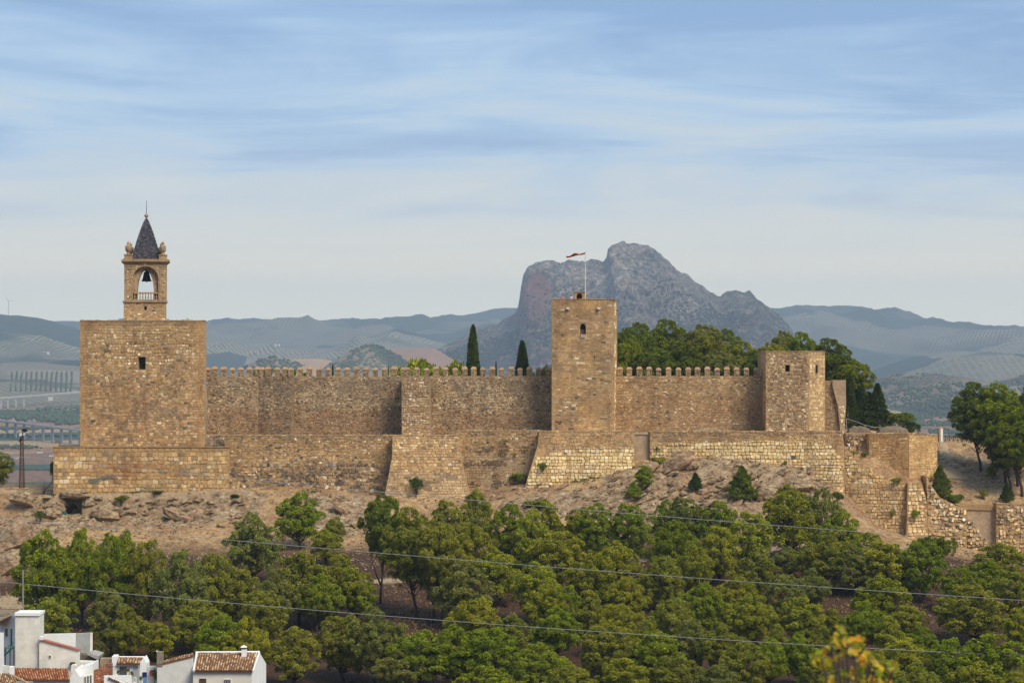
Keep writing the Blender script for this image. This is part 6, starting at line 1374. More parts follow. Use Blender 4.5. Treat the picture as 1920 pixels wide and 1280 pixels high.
person('visitor in pink-red top on the flag tower roof, left of the other visitor', 1055, 571, 398.9, 1.66, (.62, .09, .10), (.05, .05, .08), (.16, .07, .03), 0.4)
person('visitor in white top on the flag tower roof, beside the small roof hut', 1071, 571, 398.9, 1.74, (.75, .73, .75), (.10, .12, .2), (.03, .02, .02), -0.5, 1)
person('visitor in white shirt behind the upper part of the iron stair railing', 1592, 846, 397.4, 1.7, (.7, .72, .75), (.06, .07, .1), (.04, .03, .02), 0.8)
person('visitor in dark clothes leaning on the lower part of the iron stair railing', 1608, 850, 396.9, 1.7, (.04, .04, .05), (.03, .03, .04), (.04, .03, .02), -0.3)

# ------------------------------------------------------------------ mast, turbine, viaducts, farm
o = thing('lattice_mast', 'rusty lattice steel mast with floodlights on a concrete footing at the left', 'mast', (PX(41, 388.6), 388.6, PZ(930, 388.6)))
mx = PX(41, 388.6); zb, zt = PZ(916, 388.6), PZ(812, 388.6)
for sx, sy in ((-1, -1), (1, -1), (1, 1), (-1, 1)):
    mb = MB(); mb.tube([(mx+sx*.42, 388.6+sy*.42, zb), (mx+sx*.2, 388.6+sy*.2, zt)], 0.055, 5); mb.build('mast_leg', M_iron, o)
n = 13
for i in range(n):
    mb = MB(); t0, t1 = i/n, (i+1)/n; w0, w1 = .42-.22*t0, .42-.22*t1; a, b = zb+(zt-zb)*t0, zb+(zt-zb)*t1
    for sg in (1, -1):
        for y_ in (-1, 1): mb.tube([(mx-sg*w0, 388.6+y_*w0, a), (mx+sg*w1, 388.6+y_*w1, b)], 0.032, 4, cap=False); mb.tube([(mx+y_*w0, 388.6-sg*w0, a), (mx+y_*w1, 388.6+sg*w1, b)], 0.032, 4, cap=False)
    for y_ in (-1, 1): mb.tube([(mx-w1, 388.6+y_*w1, b), (mx+w1, 388.6+y_*w1, b)], 0.03, 4, cap=False)
    mb.build('cross_bracing', M_iron, o)
mb = MB(); mb.box(PX(33, 388.6), PX(50, 388.6), 387.7, 389.5, PZ(936, 388.6), PZ(916, 388.6)); mb.box(PX(32, 388.6), PX(51, 388.6), 387.6, 389.6, PZ(916, 388.6)+.001, PZ(915, 388.6)); mb.build('footing', mat_plain('stained_concrete', srgb(186, 156, 112), 0.9, 0.25, 1.2), o)
for (a, b, c, d, m) in ((41, 803, 49, 809, M_dark), (36, 811, 41, 818, M_pale), (43, 811, 47, 816, M_pale), (35, 823, 40, 828, M_dark), (45, 806, 51, 810, M_dark)):
    mb = MB(); mb.prism([(PX(a, 388), PZ(d, 388)), (PX(c, 388), PZ(d-1.5, 388)), (PX(c-.6, 388), PZ(b, 388)), (PX(a+1, 388), PZ(b+1, 388))], 387.9, 388.5); mb.build('floodlight', m, o)
mb = MB(); mb.tube([(mx, 388.6, zt), (mx+.1, 388.6, PZ(803, 388.6))], .05, 5); mb.tube([(PX(36, 388), 388.4, PZ(816, 388)), (PX(48, 388), 388.4, PZ(814, 388))], .04, 4); mb.build('lamp_bracket', M_iron, o); fixlocal(o)
mb = MB(); mb.tube([P(78, 926, 392), P(98, 902, 392)], 0.07, 5); tag(mb.build('leaning_pole', M_iron), 'thin pole leaning against the left edge of the platform', 'pole')
mb = MB()
for dx, dy in ((-4, -22), (-8, -15), (2, -26), (5, -18), (-1, -30)): mb.tube([P(83, 928, 391.5), P(83+dx*.5, 928+dy*.6, 391.5), P(83+dx, 928+dy, 391.5)], [.05, .03, .012], 4)
tag(mb.build('bare_shrub', M_bark), 'bare leafless twig shrub left of the platform', 'shrub')
o = thing('wind_turbine', 'white three-bladed wind turbine on the far ridge at the left', 'wind turbine', P(16, 589, 7590))
X0, Y0, Z0 = P(16.3, 564, 7590); mb = MB(); mb.tube([P(16.3, 592, 7590), (X0, Y0, Z0)], [2.2, 1.3], 10); mb.build('tower', M_pale, o)
mb = MB(); mb.box(X0-2, X0+2, Y0-7, Y0+3, Z0-1.6, Z0+2); mb.build('nacelle', M_pale, o)
for a in (math.radians(118), math.radians(2), math.radians(-84)):
    mb = MB(); d = Vector((math.cos(a), 0, math.sin(a))); q = Vector((-d.z, 0, d.x)); c = Vector((X0, Y0-8, Z0)); Lb = 25
    pts = [c+q*1.1, c+d*Lb*.25+q*1.6, c+d*Lb, c+d*Lb*.25-q*.6, c-q*.6]; mb.add([tuple(p) for p in pts]+[tuple(p+Vector((0, .8, 0))) for p in pts], [(0, 1, 2, 3, 4), (9, 8, 7, 6, 5)]+[(i, i+5, (i+1) % 5+5, (i+1) % 5) for i in range(5)]); mb.build('blade', M_pale, o)
mb = MB(); mb.lathe([(1.5, Z0-1.2), (1.6, Z0), (1.0, Z0+1.2)], X0, Y0-8, 8); mb.build('hub', M_pale, o); fixlocal(o)
M_via = mat_plain('pale_concrete', srgb(158, 158, 154), 0.9, 0.08, 0.02, 0)
def viaduct(label, pa, pb, ztop, th, piers, w, gnd):
    o = thing('viaduct', label, 'bridge', (pa[0], pa[1], gnd)); a, b = Vector(pa), Vector(pb); d = (b-a).normalized(); q = Vector((-d.y, d.x, 0))*w*.5
    ax = a-d*400; bx = b+d*400; mb = MB(); vs_ = []
    for p in (ax, bx):
        for s_, z_ in ((-1, 0), (1, 0), (1, -th), (-1, -th)): vs_.append((p.x+q.x*s_, p.y+q.y*s_, p.z+z_))
    mb.add(vs_, [(0, 1, 2, 3), (7, 6, 5, 4)]+[(i, i+4, (i+1) % 4+4, (i+1) % 4) for i in range(4)]); mb.build('deck', M_via, o)
    mb = MB()
    for s_ in (-1, 1): mb.tube([(ax.x+q.x*s_, ax.y+q.y*s_, ax.z+.6), (bx.x+q.x*s_, bx.y+q.y*s_, bx.z+.6)], .5, 4)
    mb.build('parapet', M_via, o)
    for px in piers:
        # pier under the deck where the sight line of px meets it
        t = ((px-960)/F*a.y-a.x)/((b.x-a.x)-(px-960)/F*(b.y-a.y)); p = a+(b-a)*t
        mb = MB(); mb.box(p.x-1.45, p.x+1.45, p.y-3, p.y+3, gnd-8, p.z-th+.01); mb.build('pier', M_via, o)
    fixlocal(o)
A1 = P(0, 788, 2960); B1 = P(150, 806, 2700)
viaduct('long pale railway viaduct on slim piers crossing the plain behind the lattice mast', A1, B1, 0, 1.5, [-40, -22, -5, 13, 29, 45, 63, 80.5, 98, 115, 132, 150, 168], 8, PLAIN)
A2 = P(0, 746, 4150); B2 = P(147, 735, 4300)
viaduct('more distant low road viaduct at the foot of the orchard slope', A2, B2, 0, 1.6, [-30, -14, 2, 15, 30, 45], 8, PLAIN+4)
M_fhouse = mat_plain('far_whitewash', (0.55, 0.53, 0.49, 1), 0.9, 0.05, 1, 0); M_froof = mat_plain('far_roof', srgb(150, 110, 88), 0.9, 0.1, 1, 0)
def farm(px, py, w, h, Y, label, n=1, z=None):
    x, zz_ = PX(px, Y), z if z is not None else PZ(py, Y); k = Y/F
    o = thing('farmhouse', label, 'building', (x, Y, zz_))
    for i in range(n):
        a = x+(i-(n-1)/2)*w*k*1.3; W_, H_ = w*k*.36, h*k*.8
        mb = MB(); mb.box(a-W_, a+W_, Y-4, Y+4, zz_-6, zz_+H_); mb.build('wall', M_fhouse, o)
        mb = MB(); mb.prism([(a-W_-.5, zz_+H_+.02), (a+W_+.5, zz_+H_+.02), (a+W_*.8, zz_+H_+H_*.45), (a-W_*.8, zz_+H_+H_*.45)], Y-4.6, Y+4.6); mb.build('roof', M_froof, o)
    fixlocal(o)
farm(95, 745, 10, 3, 4120, 'white farm building beside the distant road viaduct'); farm(75, 847, 12, 3, 2480, 'long pale farm shed beside a round tree on the plain', 1); farm(96, 853, 8, 2.4, 2400, 'small white shed right of the round tree on the plain')
farm(28, 857, 6, 2, 2360, 'tiny white barn on the plain left of the mast', 2); farm(81, 661, 7, 2.6, 6420, 'white hamlet high on the turbine hill slope', 3, None); farm(412, 664, 6, 2, 7700, 'white farm cluster on the hill right of the keep', 2); farm(520, 646, 5, 1.8, 8300, 'small white farm on the olive hill behind the left battlements', 2)
farm(1500, 800, 5, 2, 2400, 'hidden farm') if False else None
farm(1775, 728, 7, 2, 4180, 'white farm below the burnt hill on the right', 1); farm(1915, 699, 10, 2.2, 6100, 'long white farm at the right edge of the middle hill')
# hedgerows and groves on the plain
M_grove = mat_plain('far_grove', srgb(66, 80, 56), 0.95, 0.35, 0.1, 0)
pts = []; rad = []; rs = random.Random(31)
for (x0, x1, y0, y1, n, r0, r1) in ((-60, 104, 832, 842, 260, 2.2, 4.5), (-60, 104, 862, 870, 260, 2, 4), (0, 104, 880, 884, 110, 1.8, 3.2), (-60, 150, 803, 818, 500, 3, 6), (-60, 150, 770, 796, 900, 3.5, 7), (-60, 150, 748, 768, 700, 4, 7), (78, 90, 838, 844, 14, 5, 8), (1690, 1900, 770, 800, 900, 3, 6), (1740, 1990, 800, 815, 500, 2.5, 5)):
    for i in range(n):
        px, py = rs.uniform(x0, x1), rs.uniform(y0, y1); Y = -PLAIN*F/(py-640); x = PX(px, Y)
        if n2(x/160, Y/160, 77) < 0.38: continue
        pts.append((x, Y, PLAIN+1.5)); rad.append(rs.uniform(r0, r1)*0.8)
pts = np.array(pts); tag(stuff(blobs('distant_groves', pts, np.array(rad), M_grove, None, 0.8)), 'dark hedgerows and olive groves on the distant plain', 'trees')
# light soil strips of the striped orchard
o_pts = []
pts = []; rad = []
for k in range(13):
    for j in range(90):
        u = j/89; px = 22+k*9.4+3*math.sin(u*5+k)*0.15-u*2; py = 700+u*36
        pts.append((px, py))
# rows of orchard trees standing on the slope
def slopeY(px, py, obj_pts, Yc, Wf):
    xs = np.array([(p[0]-960)*Yc/F for p in obj_pts]); zs = np.array([(640-p[1])*Yc/F for p in obj_pts]); b = PLAIN-5
    Y = np.linspace(Yc-Wf, Yc, 300); X = (px-960)*Y/F; S = np.interp(X, xs, zs); Z = b+(S-b)*(1-(1-(Y-Yc+Wf)/Wf)**1.6); ray = (640-py)*Y/F
    i = int(np.argmax(Z >= ray)); return float(X[i]), float(Y[i]), float(Z[i])
OP = [(-1200, 680), (-200, 684), (0, 680), (60, 674), (147, 675), (260, 684), (420, 712), (520, 735)]
pp = [slopeY(a, b, OP, 5600, 1500) for a, b in pts]
tag(stuff(blobs('orchard_rows', np.array(pp)+np.array([0, 0, 3.4]), NPR.uniform(1.6, 2.9, len(pp)), M_grove, None, 1.0)), 'parallel rows of orchard trees running down the far slope', 'trees')

mb = MB(); vs_ = []
for j in range(12):
    for i in range(24):
        a, b = 14+i*5.9, 697+j*3.7-(2.0*math.sin(i/23*3.1)); q = slopeY(a, b, OP, 5600, 1500); vs_.append((q[0], q[1]-3, q[2]+1.6))
mb.add(vs_, [(j*24+i, j*24+i+1, (j+1)*24+i+1, (j+1)*24+i)[::-1] for j in range(11) for i in range(23)]); struct(mb.build('orchard_soil', mat_plain('pale_orchard_soil', srgb(124, 114, 96), 0.95, 0.15, 0.02, 0), None, True))

# scrub on the nearer bare hills
def hill_scrub(name, label, OPs, Yc, Wf, reg, n, r0, r1, seed):
    rs = random.Random(seed); q = []
    while len(q) < n:
        a, b = rs.uniform(reg[0], reg[1]), rs.uniform(reg[2], reg[3]); xx = np.interp(a, [p[0] for p in OPs], [p[1] for p in OPs])
        if b < xx+1 or n2(a*0.09, b*0.2, seed) < 0.33: q_ = None
        else: q_ = slopeY(a, b, OPs, Yc, Wf)
        if q_: q.append(q_)
        elif rs.random() < 0.002: q.append(slopeY(a, xx+4, OPs, Yc, Wf))
    tag(stuff(blobs(name, np.array(q)+np.array([0, 0, 2.2]), NPR.uniform(r0, r1, len(q)), M_grove, None, 0.8)), label, 'scrub')
hill_scrub('hill_scrub', 'dark scrub dotting the rounded hill behind the left battlements', [(580, 716), (620, 680), (655, 660), (675, 650), (690, 645), (712, 649), (745, 664), (780, 690), (820, 712)], 4800, 600, (600, 800, 645, 700), 750, 2.2, 5.0, 3)
hill_scrub('hill_scrub', 'dark scrub on the low dark hill behind the leftmost merlons', [(420, 712), (455, 690), (485, 674), (515, 667), (560, 680), (600, 700), (640, 715)], 4700, 500, (440, 600, 667, 700), 300, 2.0, 4.6, 5)
hill_scrub('hill_scrub', 'scattered scrub on the brown hill left of the right-hand pines', [(1500, 775), (1580, 745), (1640, 718), (1680, 703), (1720, 698), (1760, 702), (1800, 712), (1835, 716), (1880, 712), (1930, 702), (2100, 690)], 4700, 1300, (1630, 1930, 698, 780), 1700, 2.0, 4.8, 7)
# green weeds along the foot of the outer walls
n = 1500; x_ = PX(NPR.uniform(100, 1570, n), 388.5); y_ = NPR.uniform(386.6, 389.4, n); k_ = fbm(x_*0.25, y_*0.1, 333, 2) > 0.56; x_, y_ = x_[k_], y_[k_]
p_ = np.repeat(np.stack([x_, y_, gz(x_, y_)+0.08], 1), 6, 0)+NPR.normal(0, 0.12, (len(x_)*6, 3))*np.array([1, 1, .4])
v_, f_ = tris_from_tufts(p_, np.tile(np.array([[0, 0, 1.0]]), (len(p_), 1)), 0.30, 0.05, 3, np.random.RandomState(8))
wd_ = npmesh('weeds', v_, f_, M_leaf); wd_.color = (0.15, 0.17, 0.05, 1); stuff(tag(wd_, 'green weeds growing along the foot of the outer walls', 'weeds'))
# ------------------------------------------------------------------ cables
def cable(label, pts, Y0, Y1, sag=0.0):
    xs = [p[0] for p in pts]; ys = [p[1] for p in pts]; n = 40; q = []
    for i in range(n+1):
        px = xs[0]+(xs[-1]-xs[0])*i/n; Y = Y0+(Y1-Y0)*i/n; q.append(P(px, float(np.interp(px, xs, ys)), Y))
    mb = MB(); mb.tube(q, 0.032, 5); tag(mb.build('overhead_cable', M_cable), label, 'cable', 'overhead power cables')
def smooth(a, b, c, n=30):
    co = np.polyfit([a[0], b[0], c[0]], [a[1], b[1], c[1]], 2); x = np.linspace(a[0]-80, c[0]+80, n); return list(zip(x, np.polyval(co, x)))
cable('lowest overhead cable, crossing from the thin pole at the left to the lower right', smooth((43, 1094), (960, 1172), (1920, 1229)), 261, 266)
cable('middle overhead cable, crossing the grove below the bastion', smooth((75, 979), (940, 1055), (1920, 1125)), 266, 274)
cable('highest overhead cable, passing across the platform and above the slope pines', smooth((0, 852), (860, 935), (1660, 1000)), 268, 276)
o = thing('utility_pole', 'thin grey pole on the dirt clearing at the left, holding the lowest cable', 'pole', (PX(44, 300), 300, g1(PX(44, 300), 300)))
gx_, gy_, gz_ = hit(44, 1142); mb = MB(); mb.tube([(PX(43.5, 261), 261, g1(PX(43.5, 261), 261)-0.3), (PX(43, 261), 261, PZ(1068, 261))], [0.09, 0.06], 7); o.location = (PX(43.5, 261), 261, g1(PX(43.5, 261), 261)); mb.build('pole', M_conc, o)
mb = MB(); mb.tube([P(39, 1093, 261), P(48, 1094, 261)], 0.04, 5); mb.build('bracket', M_iron, o); fixlocal(o)
# railing of the clearing
o = thing('yard_fence', 'thin upright wire fence at the clearing above the white houses', 'fence', P(10, 1160, 262))
mb = MB(); mb.tube([P(-20, 1140, 262), P(34, 1142, 262)], 0.03, 4); mb.tube([P(-20, 1158, 262), P(34, 1158, 262)], 0.03, 4); mb.build('rail', M_iron, o)
mb = MB()
for i in range(28): mb.tube([P(-20+i*2, 1139.5, 262), P(-20+i*2, 1160, 262)], 0.014, 3)
stuff(mb.build('bars', M_iron, o)); mb = MB(); mb.box(PX(-30, 262), PX(40, 262), 261.9, 262.4, PZ(1340, 262), PZ(1157, 262)); mb.build('base_wall', M_conc, o); fixlocal(o)

# ------------------------------------------------------------------ houses in the lower left corner
HZ = -47.0
def quadwall(o, name, a, b, top0, top1, Y0, Y1, th, mat, bottom=HZ):
    """wall from px a (depth Y0) to px b (depth Y1), top edge at py top0..top1"""
    A, B = (PX(a, Y0), Y0), (PX(b, Y1), Y1); d = Vector((B[0]-A[0], B[1]-A[1])).normalized(); q = Vector((-d.y, d.x))*th
    if q.y < 0: q = -q
    mb = MB(); z0, z1 = PZ(top0, Y0), PZ(top1, Y1)
    vs = [(A[0], A[1], bottom), (B[0], B[1], bottom), (B[0], B[1], z1), (A[0], A[1], z0)]; vs += [(v[0]+q.x, v[1]+q.y, v[2]) for v in vs]
    mb.add(vs, [(0, 1, 2, 3), (7, 6, 5, 4), (0, 4, 5, 1), (1, 5, 6, 2), (2, 6, 7, 3), (3, 7, 4, 0)]); return mb.build(name, mat, o)
TILE_O = [srgb(186, 112, 74), srgb(168, 94, 60), srgb(202, 134, 94), srgb(150, 86, 58), srgb(206, 156, 116)]
TILE_B = [srgb(186, 148, 108), srgb(164, 124, 88), srgb(202, 168, 128), srgb(142, 106, 76), srgb(212, 184, 148), srgb(122, 96, 74)]
def tiled_roof(o, e0, e1, r0, r1, pal, pitch=0.30, seed=1, rows=9, th=0.12):
    """barrel tiles from eave e0-e1 up to ridge r0-r1 (3D points); each channel a line of overlapping half-round tiles"""
    e0, e1, r0, r1 = map(Vector, (e0, e1, r0, r1)); rr = random.Random(seed); n = max(2, int((e1-e0).length/pitch))
    slab = MB(); nn = (e1-e0).cross(r0-e0).normalized(); 
    if nn.z < 0: nn = -nn
    vs = [e0, e1, r1, r0]; slab.add([tuple(v) for v in vs]+[tuple(v-nn*th) for v in vs], [(0, 1, 2, 3), (7, 6, 5, 4), (0, 4, 5, 1), (1, 5, 6, 2), (2, 6, 7, 3), (3, 7, 4, 0)])
    roof = slab.build('roof', mat_plain('tile_bed', srgb(120, 78, 52), 0.9, 0.2, 4, 0), o)
    mb = MB(); seg = 5
    for i in range(n):
        t = (i+0.5)/n; a = e0.lerp(e1, t); b = r0.lerp(r1, t); ax = (e1-e0).normalized()
        for j in range(rows):
            s0, s1 = j/rows, min(1, (j+1.12)/rows); p, q = a.lerp(b, s0), a.lerp(b, s1); c = rr.choice(pal); v = rr.uniform(.75, 1.15)
            c = (c[0]*v, c[1]*v, c[2]*v, 1); w0, w1 = pitch*0.36, pitch*0.30; lift = 0.03+rr.uniform(0, .015); vs = []
            for pt, w, l in ((p, w0, lift+.015), (q, w1, lift-0.02)):
                for k in range(seg+1):
                    th_ = math.pi*k/seg; vs.append(tuple(pt+ax*(w*math.cos(th_))+nn*(w*0.85*math.sin(th_)+l)))
            mb.add(vs, [(k, k+1, k+seg+2, k+seg+1) for k in range(seg)]+[tuple(range(seg, -1, -1))], c)
    stuff(mb.build('roof_tiles', M_tile, roof, col=True)); return roof
def window(o, x0, x1, y0, y1, Y, mat=M_glass, bars=0, frame=M_grille, name='window'):
    mb = MB(); mb.box(PX(x0, Y), PX(x1, Y), Y-.03, Y-.005, PZ(y1, Y), PZ(y0, Y)); w = mb.build(name, mat, o)
    mb = MB(); f = .06
    for a, b, c, d in ((x0-.6, x0, y0-.6, y1+.6), (x1, x1+.6, y0-.6, y1+.6), (x0, x1, y0-.8, y0), (x0, x1, y1, y1+.8)): mb.box(PX(a, Y), PX(b, Y), Y-.09, Y-.002, PZ(d, Y), PZ(c, Y))
    for k in range(bars):
        a = x0+(x1-x0)*(k+1)/(bars+1); mb.box(PX(a-.18, Y), PX(a+.18, Y), Y-.08, Y-.04, PZ(y1, Y), PZ(y0, Y))
    mb.build('frame', frame, w); return w
# tall stained block with the mono-pitch shed on its right
h = thing('house', 'tall blank cream-stained house block at the far left, green door and stair on its side', 'house', (PX(50, 252), 252, HZ))
quadwall(h, 'front_wall', 28.5, 73.5, 1149, 1149, 250, 250, 2.6, M_cream); quadwall(h, 'side_wall', -8, 28.4, 1166, 1147, 254, 250.3, 0.4, M_white)
mb = MB(); mb.box(PX(28, 250), PX(74.6, 250), 249.85, 252.7, PZ(1153.5, 250), PZ(1148.5, 250)+.01); mb.build('parapet_cap', M_white, h)
mb = MB(); mb.prism([(PX(-9, 253), PZ(1168, 253)), (PX(28, 253), PZ(1149.5, 253)), (PX(28, 253), PZ(1146.5, 253)), (PX(-9, 253), PZ(1164, 253))], 250.2, 254.2); mb.build('roof_edge', M_plaster, h)
window(h, 9.8, 14.6, 1178, 1192, 251.6); w = window(h, 20.5, 25.3, 1179, 1210, 250.9, M_green, 1, M_green, 'door')
fixlocal(h)
st_ = thing('outside_stair', 'green metal outside stair against the cream-stained house block', 'stairs', (PX(18, 249.6), 249.6, HZ))
mb = MB()
for i in range(8): mb.box(PX(9+i*2, 249.6), PX(11.4+i*2, 249.6), 249.2, 250.0, PZ(1226-i*1.9, 249.6)-.06, PZ(1226-i*1.9, 249.6))
mb.build('tread', M_green, st_); mb = MB(); mb.tube([P(7, 1219, 249.2), P(25, 1203, 249.2)], .04, 4); mb.tube([P(7, 1228, 249.2), P(26, 1211, 249.2)], .06, 4); mb.build('handrail', M_green, st_)
for i in range(5):
    mb = MB(); mb.tube([P(8+i*4, 1218-i*3.6, 249.2), P(8+i*4, 1227-i*3.6, 249.2)], .025, 4); mb.build('baluster', M_green, st_)
for a in (10, 19, 26):
    mb = MB(); mb.tube([P(a, 1212, 249.6), (PX(a, 249.6), 249.6, HZ)], .07, 5); mb.build('post', M_iron, st_)
fixlocal(st_)
h = thing('house', 'mono-pitch cream shed wall with streaky stains and tiny square window, beside the tall block', 'house', (PX(110, 249), 249, HZ))
mb = MB(); mb.prism([(PX(73.5, 249.5), HZ), (PX(148, 249.5), HZ), (PX(148, 249.5), PZ(1217, 249.5)), (PX(80, 249.5), PZ(1198.5, 249.5)), (PX(73.5, 249.5), PZ(1198.5, 249.5))], 249.5, 250.05); mb.build('front_wall', M_cream, h)
mb = MB(); mb.prism([(PX(78, 249.5), PZ(1199.3, 249.5)), (PX(149.5, 249.5), PZ(1218.5, 249.5)), (PX(149.5, 249.5), PZ(1216.6, 249.5)), (PX(78, 249.5), PZ(1197, 249.5))], 249.3, 250.1); mb.build('roof_edge', mat_plain('terracotta_edge', srgb(178, 108, 84), .9, .2, 4), h)
mb = MB(); mb.box(PX(73, 249), PX(79.5, 249), 249.2, 250, PZ(1199.5, 249), PZ(1193.5, 249)); mb.build('corner_cap', M_white, h)
window(h, 92, 95.4, 1228, 1232.5, 249.5, M_dark, 0, M_cream); mb = MB(); mb.box(PX(131, 249), PX(139, 249), 248.9, 249.5, PZ(1246, 249), PZ(1241.5, 249)); mb.build('wall_box', M_iron, h); fixlocal(h)
w = thing('yard_wall', 'plain pale wall rising behind the mono-pitch shed', 'wall', (PX(120, 255), 255, HZ)); quadwall(w, 'wall', 73.5, 142, 1188.5, 1187, 256, 256, .4, M_white); quadwall(w, 'wall', 142.1, 169, 1187, 1185.5, 256, 254.6, .4, M_cream); fixlocal(w)
h = thing('house', 'low house with bright orange tiled roof in front of the shed wall', 'house', (PX(80, 246), 246, HZ))
quadwall(h, 'front_wall', 62, 131, 1273, 1273, 245, 245, .3, M_white); tiled_roof(h, P(31, 1274, 244.6), P(131, 1274, 244.6), P(22, 1251.5, 248.6), P(126, 1252.5, 248.6), TILE_O, .27, 1, 8)
mb = MB(); mb.prism([(PX(131.5, 245), HZ), (PX(151, 245), HZ), (PX(151, 245), PZ(1268, 245)), (PX(141.5, 245), PZ(1254, 245)), (PX(131.5, 245), PZ(1270, 245))], 244.8, 249); mb.build('gable_wall', M_white, h)
mb = MB(); mb.box(PX(130, 246), PX(139, 246), 247, 248, PZ(1262, 246), PZ(1249, 246)); mb.build('chimney', M_cream, h); fixlocal(h)
h = thing('house', 'roof corner with dark mossy brown tiles at the bottom left edge', 'house', (PX(15, 242), 242, HZ))
quadwall(h, 'front_wall', -12, 40, 1290, 1290, 240, 240, .3, M_white); tiled_roof(h, P(-20, 1300, 239.5), P(42, 1300, 239.5), P(-20, 1262, 243.6), P(24, 1262, 243.6), TILE_B[3:]+TILE_B[:2], .27, 2, 9)
mb = MB(); pts = [P(17, 1263, 243.4), P(26, 1267, 243), P(48, 1278, 242), P(70, 1292, 241)]; mb.tube(pts, .16, 6); mb.build('roof_verge', M_plaster, h)
mb = MB(); mb.box(PX(17, 243), PX(23.5, 243), 243.2, 244, PZ(1266, 243), PZ(1250, 243)); mb.build('chimney', M_white, h); fixlocal(h)
w = thing('yard_wall', 'white garden wall stub at the left edge, in front of the green stair', 'wall', (PX(0, 246), 246, HZ)); quadwall(w, 'wall', -12, 5.5, 1186, 1186, 247, 247, .4, M_white); quadwall(w, 'wall', 5.6, 22, 1247, 1249, 247, 247, .4, M_cream); fixlocal(w)
h = thing('house', 'small white house with four narrow upright windows in a row', 'house', (PX(163, 246), 246, HZ))
mb = MB(); mb.prism([(PX(150, 246.5), HZ), (PX(174, 246.5), HZ), (PX(174, 246.5), PZ(1244, 246.5)), (PX(150, 246.5), PZ(1252, 246.5))], 246.5, 250); mb.build('front_wall', M_white, h)
for i in range(4): window(h, 152.8+i*5.4, 155.8+i*5.4, 1269-i*1.4, 1283, 246.5, M_glass, 0, M_white)
mb = MB(); mb.prism([(PX(143, 247), PZ(1259, 247)), (PX(175, 247), PZ(1246, 247)), (PX(175, 247), PZ(1243.5, 247)), (PX(143, 247), PZ(1254, 247))], 246.8, 248.4); mb.build('roof_edge', mat_plain('terracotta_edge', srgb(178, 116, 84), .9, .2, 4), h)
mb = MB(); mb.box(PX(149, 252), PX(175.5, 252), 251, 252.6, HZ, PZ(1238, 252)); mb.build('rear_wall', M_cream, h); fixlocal(h)
h = thing('shed', 'derelict dark shed with grey sheet roof, right of the cream shed', 'shed', (PX(170, 254), 254, HZ))
mb = MB(); mb.box(PX(147, 254), PX(186, 254), 253.6, 256, HZ, PZ(1226, 254)); mb.build('wall', mat_plain('grimy_stone', srgb(112, 102, 84), .95, .4, 2), h); mb = MB(); mb.prism([(PX(166, 253), PZ(1224, 253)), (PX(187, 253), PZ(1234, 253)), (PX(189, 253), PZ(1227, 253)), (PX(172, 253), PZ(1222, 253))], 252, 255); mb.build('sheet_roof', M_conc, h)
mb = MB(); mb.box(PX(176, 253), PX(184, 253), 253.5, 253.58, PZ(1256, 253), PZ(1236, 253)); mb.build('door', M_dark, h); fixlocal(h)
# crumbling brick wall
w = thing('brick_wall', 'crumbling terracotta brick wall between the small white houses', 'wall', (PX(192, 247), 247, HZ))
m_br = mat_mortar('brick_joint', srgb(150, 112, 88), srgb(120, 90, 70)); mb = MB(); q = [(174.5, 1290), (209, 1290), (209, 1244), (200, 1243), (196, 1248), (190, 1248), (186, 1254), (176, 1256)]; mb.prism([(PX(a, 247), PZ(b, 247)) for a, b in q], 247, 247.8); mb.build('wall_core', m_br, w)
masonry([(175, 1289), (208.6, 1289), (208.6, 1244.6), (200, 1244), (196, 1249), (190, 1249), (186, 1255), (176.5, 1257)], 247, sty(2.2, (3.2, 5), [srgb(178, 106, 72), srgb(160, 90, 62), srgb(190, 124, 88)], .14, .5, (.01, .05), 0, .03, .03, .04, .16), w, (), None, 0, None, 'bricks', M_rubble, 300)
mb = MB(); mb.box(PX(188, 250), PX(212, 250), 250, 251, HZ, PZ(1234, 250)); mb.build('rear_wall', M_plaster, w); fixlocal(w)
# little house with the potted yard
h = thing('house', 'little white house with short tiled roof, barred window and plants in its yard', 'house', (PX(245, 249), 250, HZ))
quadwall(h, 'front_wall', 210, 270, 1245, 1245, 249, 249, .3, M_white); tiled_roof(h, P(219, 1243.5, 248.5), P(262, 1243.5, 248.5), P(222, 1231.5, 250.4), P(266, 1231.5, 250.4), TILE_B, .30, 3, 5)
mb = MB(); mb.tube([P(214, 1231.3, 250.5), P(271, 1231.3, 250.5)], .13, 6); mb.build('ridge', M_white, h)
mb = MB(); mb.prism([(PX(262.5, 249), HZ), (PX(275, 249), HZ), (PX(275, 249), PZ(1243, 249)), (PX(269.5, 249), PZ(1231.5, 249)), (PX(262.5, 249), PZ(1240, 249))], 248.9, 251); mb.build('gable_wall', M_white, h)
mb = MB(); mb.box(PX(210, 249), PX(218.5, 249), 248.9, 250.5, HZ, PZ(1229.5, 249)); mb.build('side_block', M_white, h)
window(h, 224.5, 237, 1249, 1264, 249, M_glass, 3); window(h, 250.5, 259.5, 1249.5, 1280, 249, M_pale, 4, M_grille, 'door'); quadwall(h, 'wing_wall', 275, 294, 1248, 1248, 249.6, 249.6, .3, M_white)
window(h, 267.8, 274.8, 1260, 1268, 248.9, M_blue, 0, M_blue); mb = MB(); mb.box(PX(206, 247.5), PX(207.5, 247.5), 247.4, 247.6, HZ, PZ(1247, 247.5)); mb.build('post', M_wood, h)
mb = MB(); mb.box(PX(206, 248), PX(250, 248), 247.4, 247.5, PZ(1247.6, 248), PZ(1246.8, 248)); mb.box(PX(243, 248), PX(244.5, 248), 247.4, 247.5, HZ, PZ(1246.8, 248)-.001); mb.build('pergola', M_wood, h); fixlocal(h)
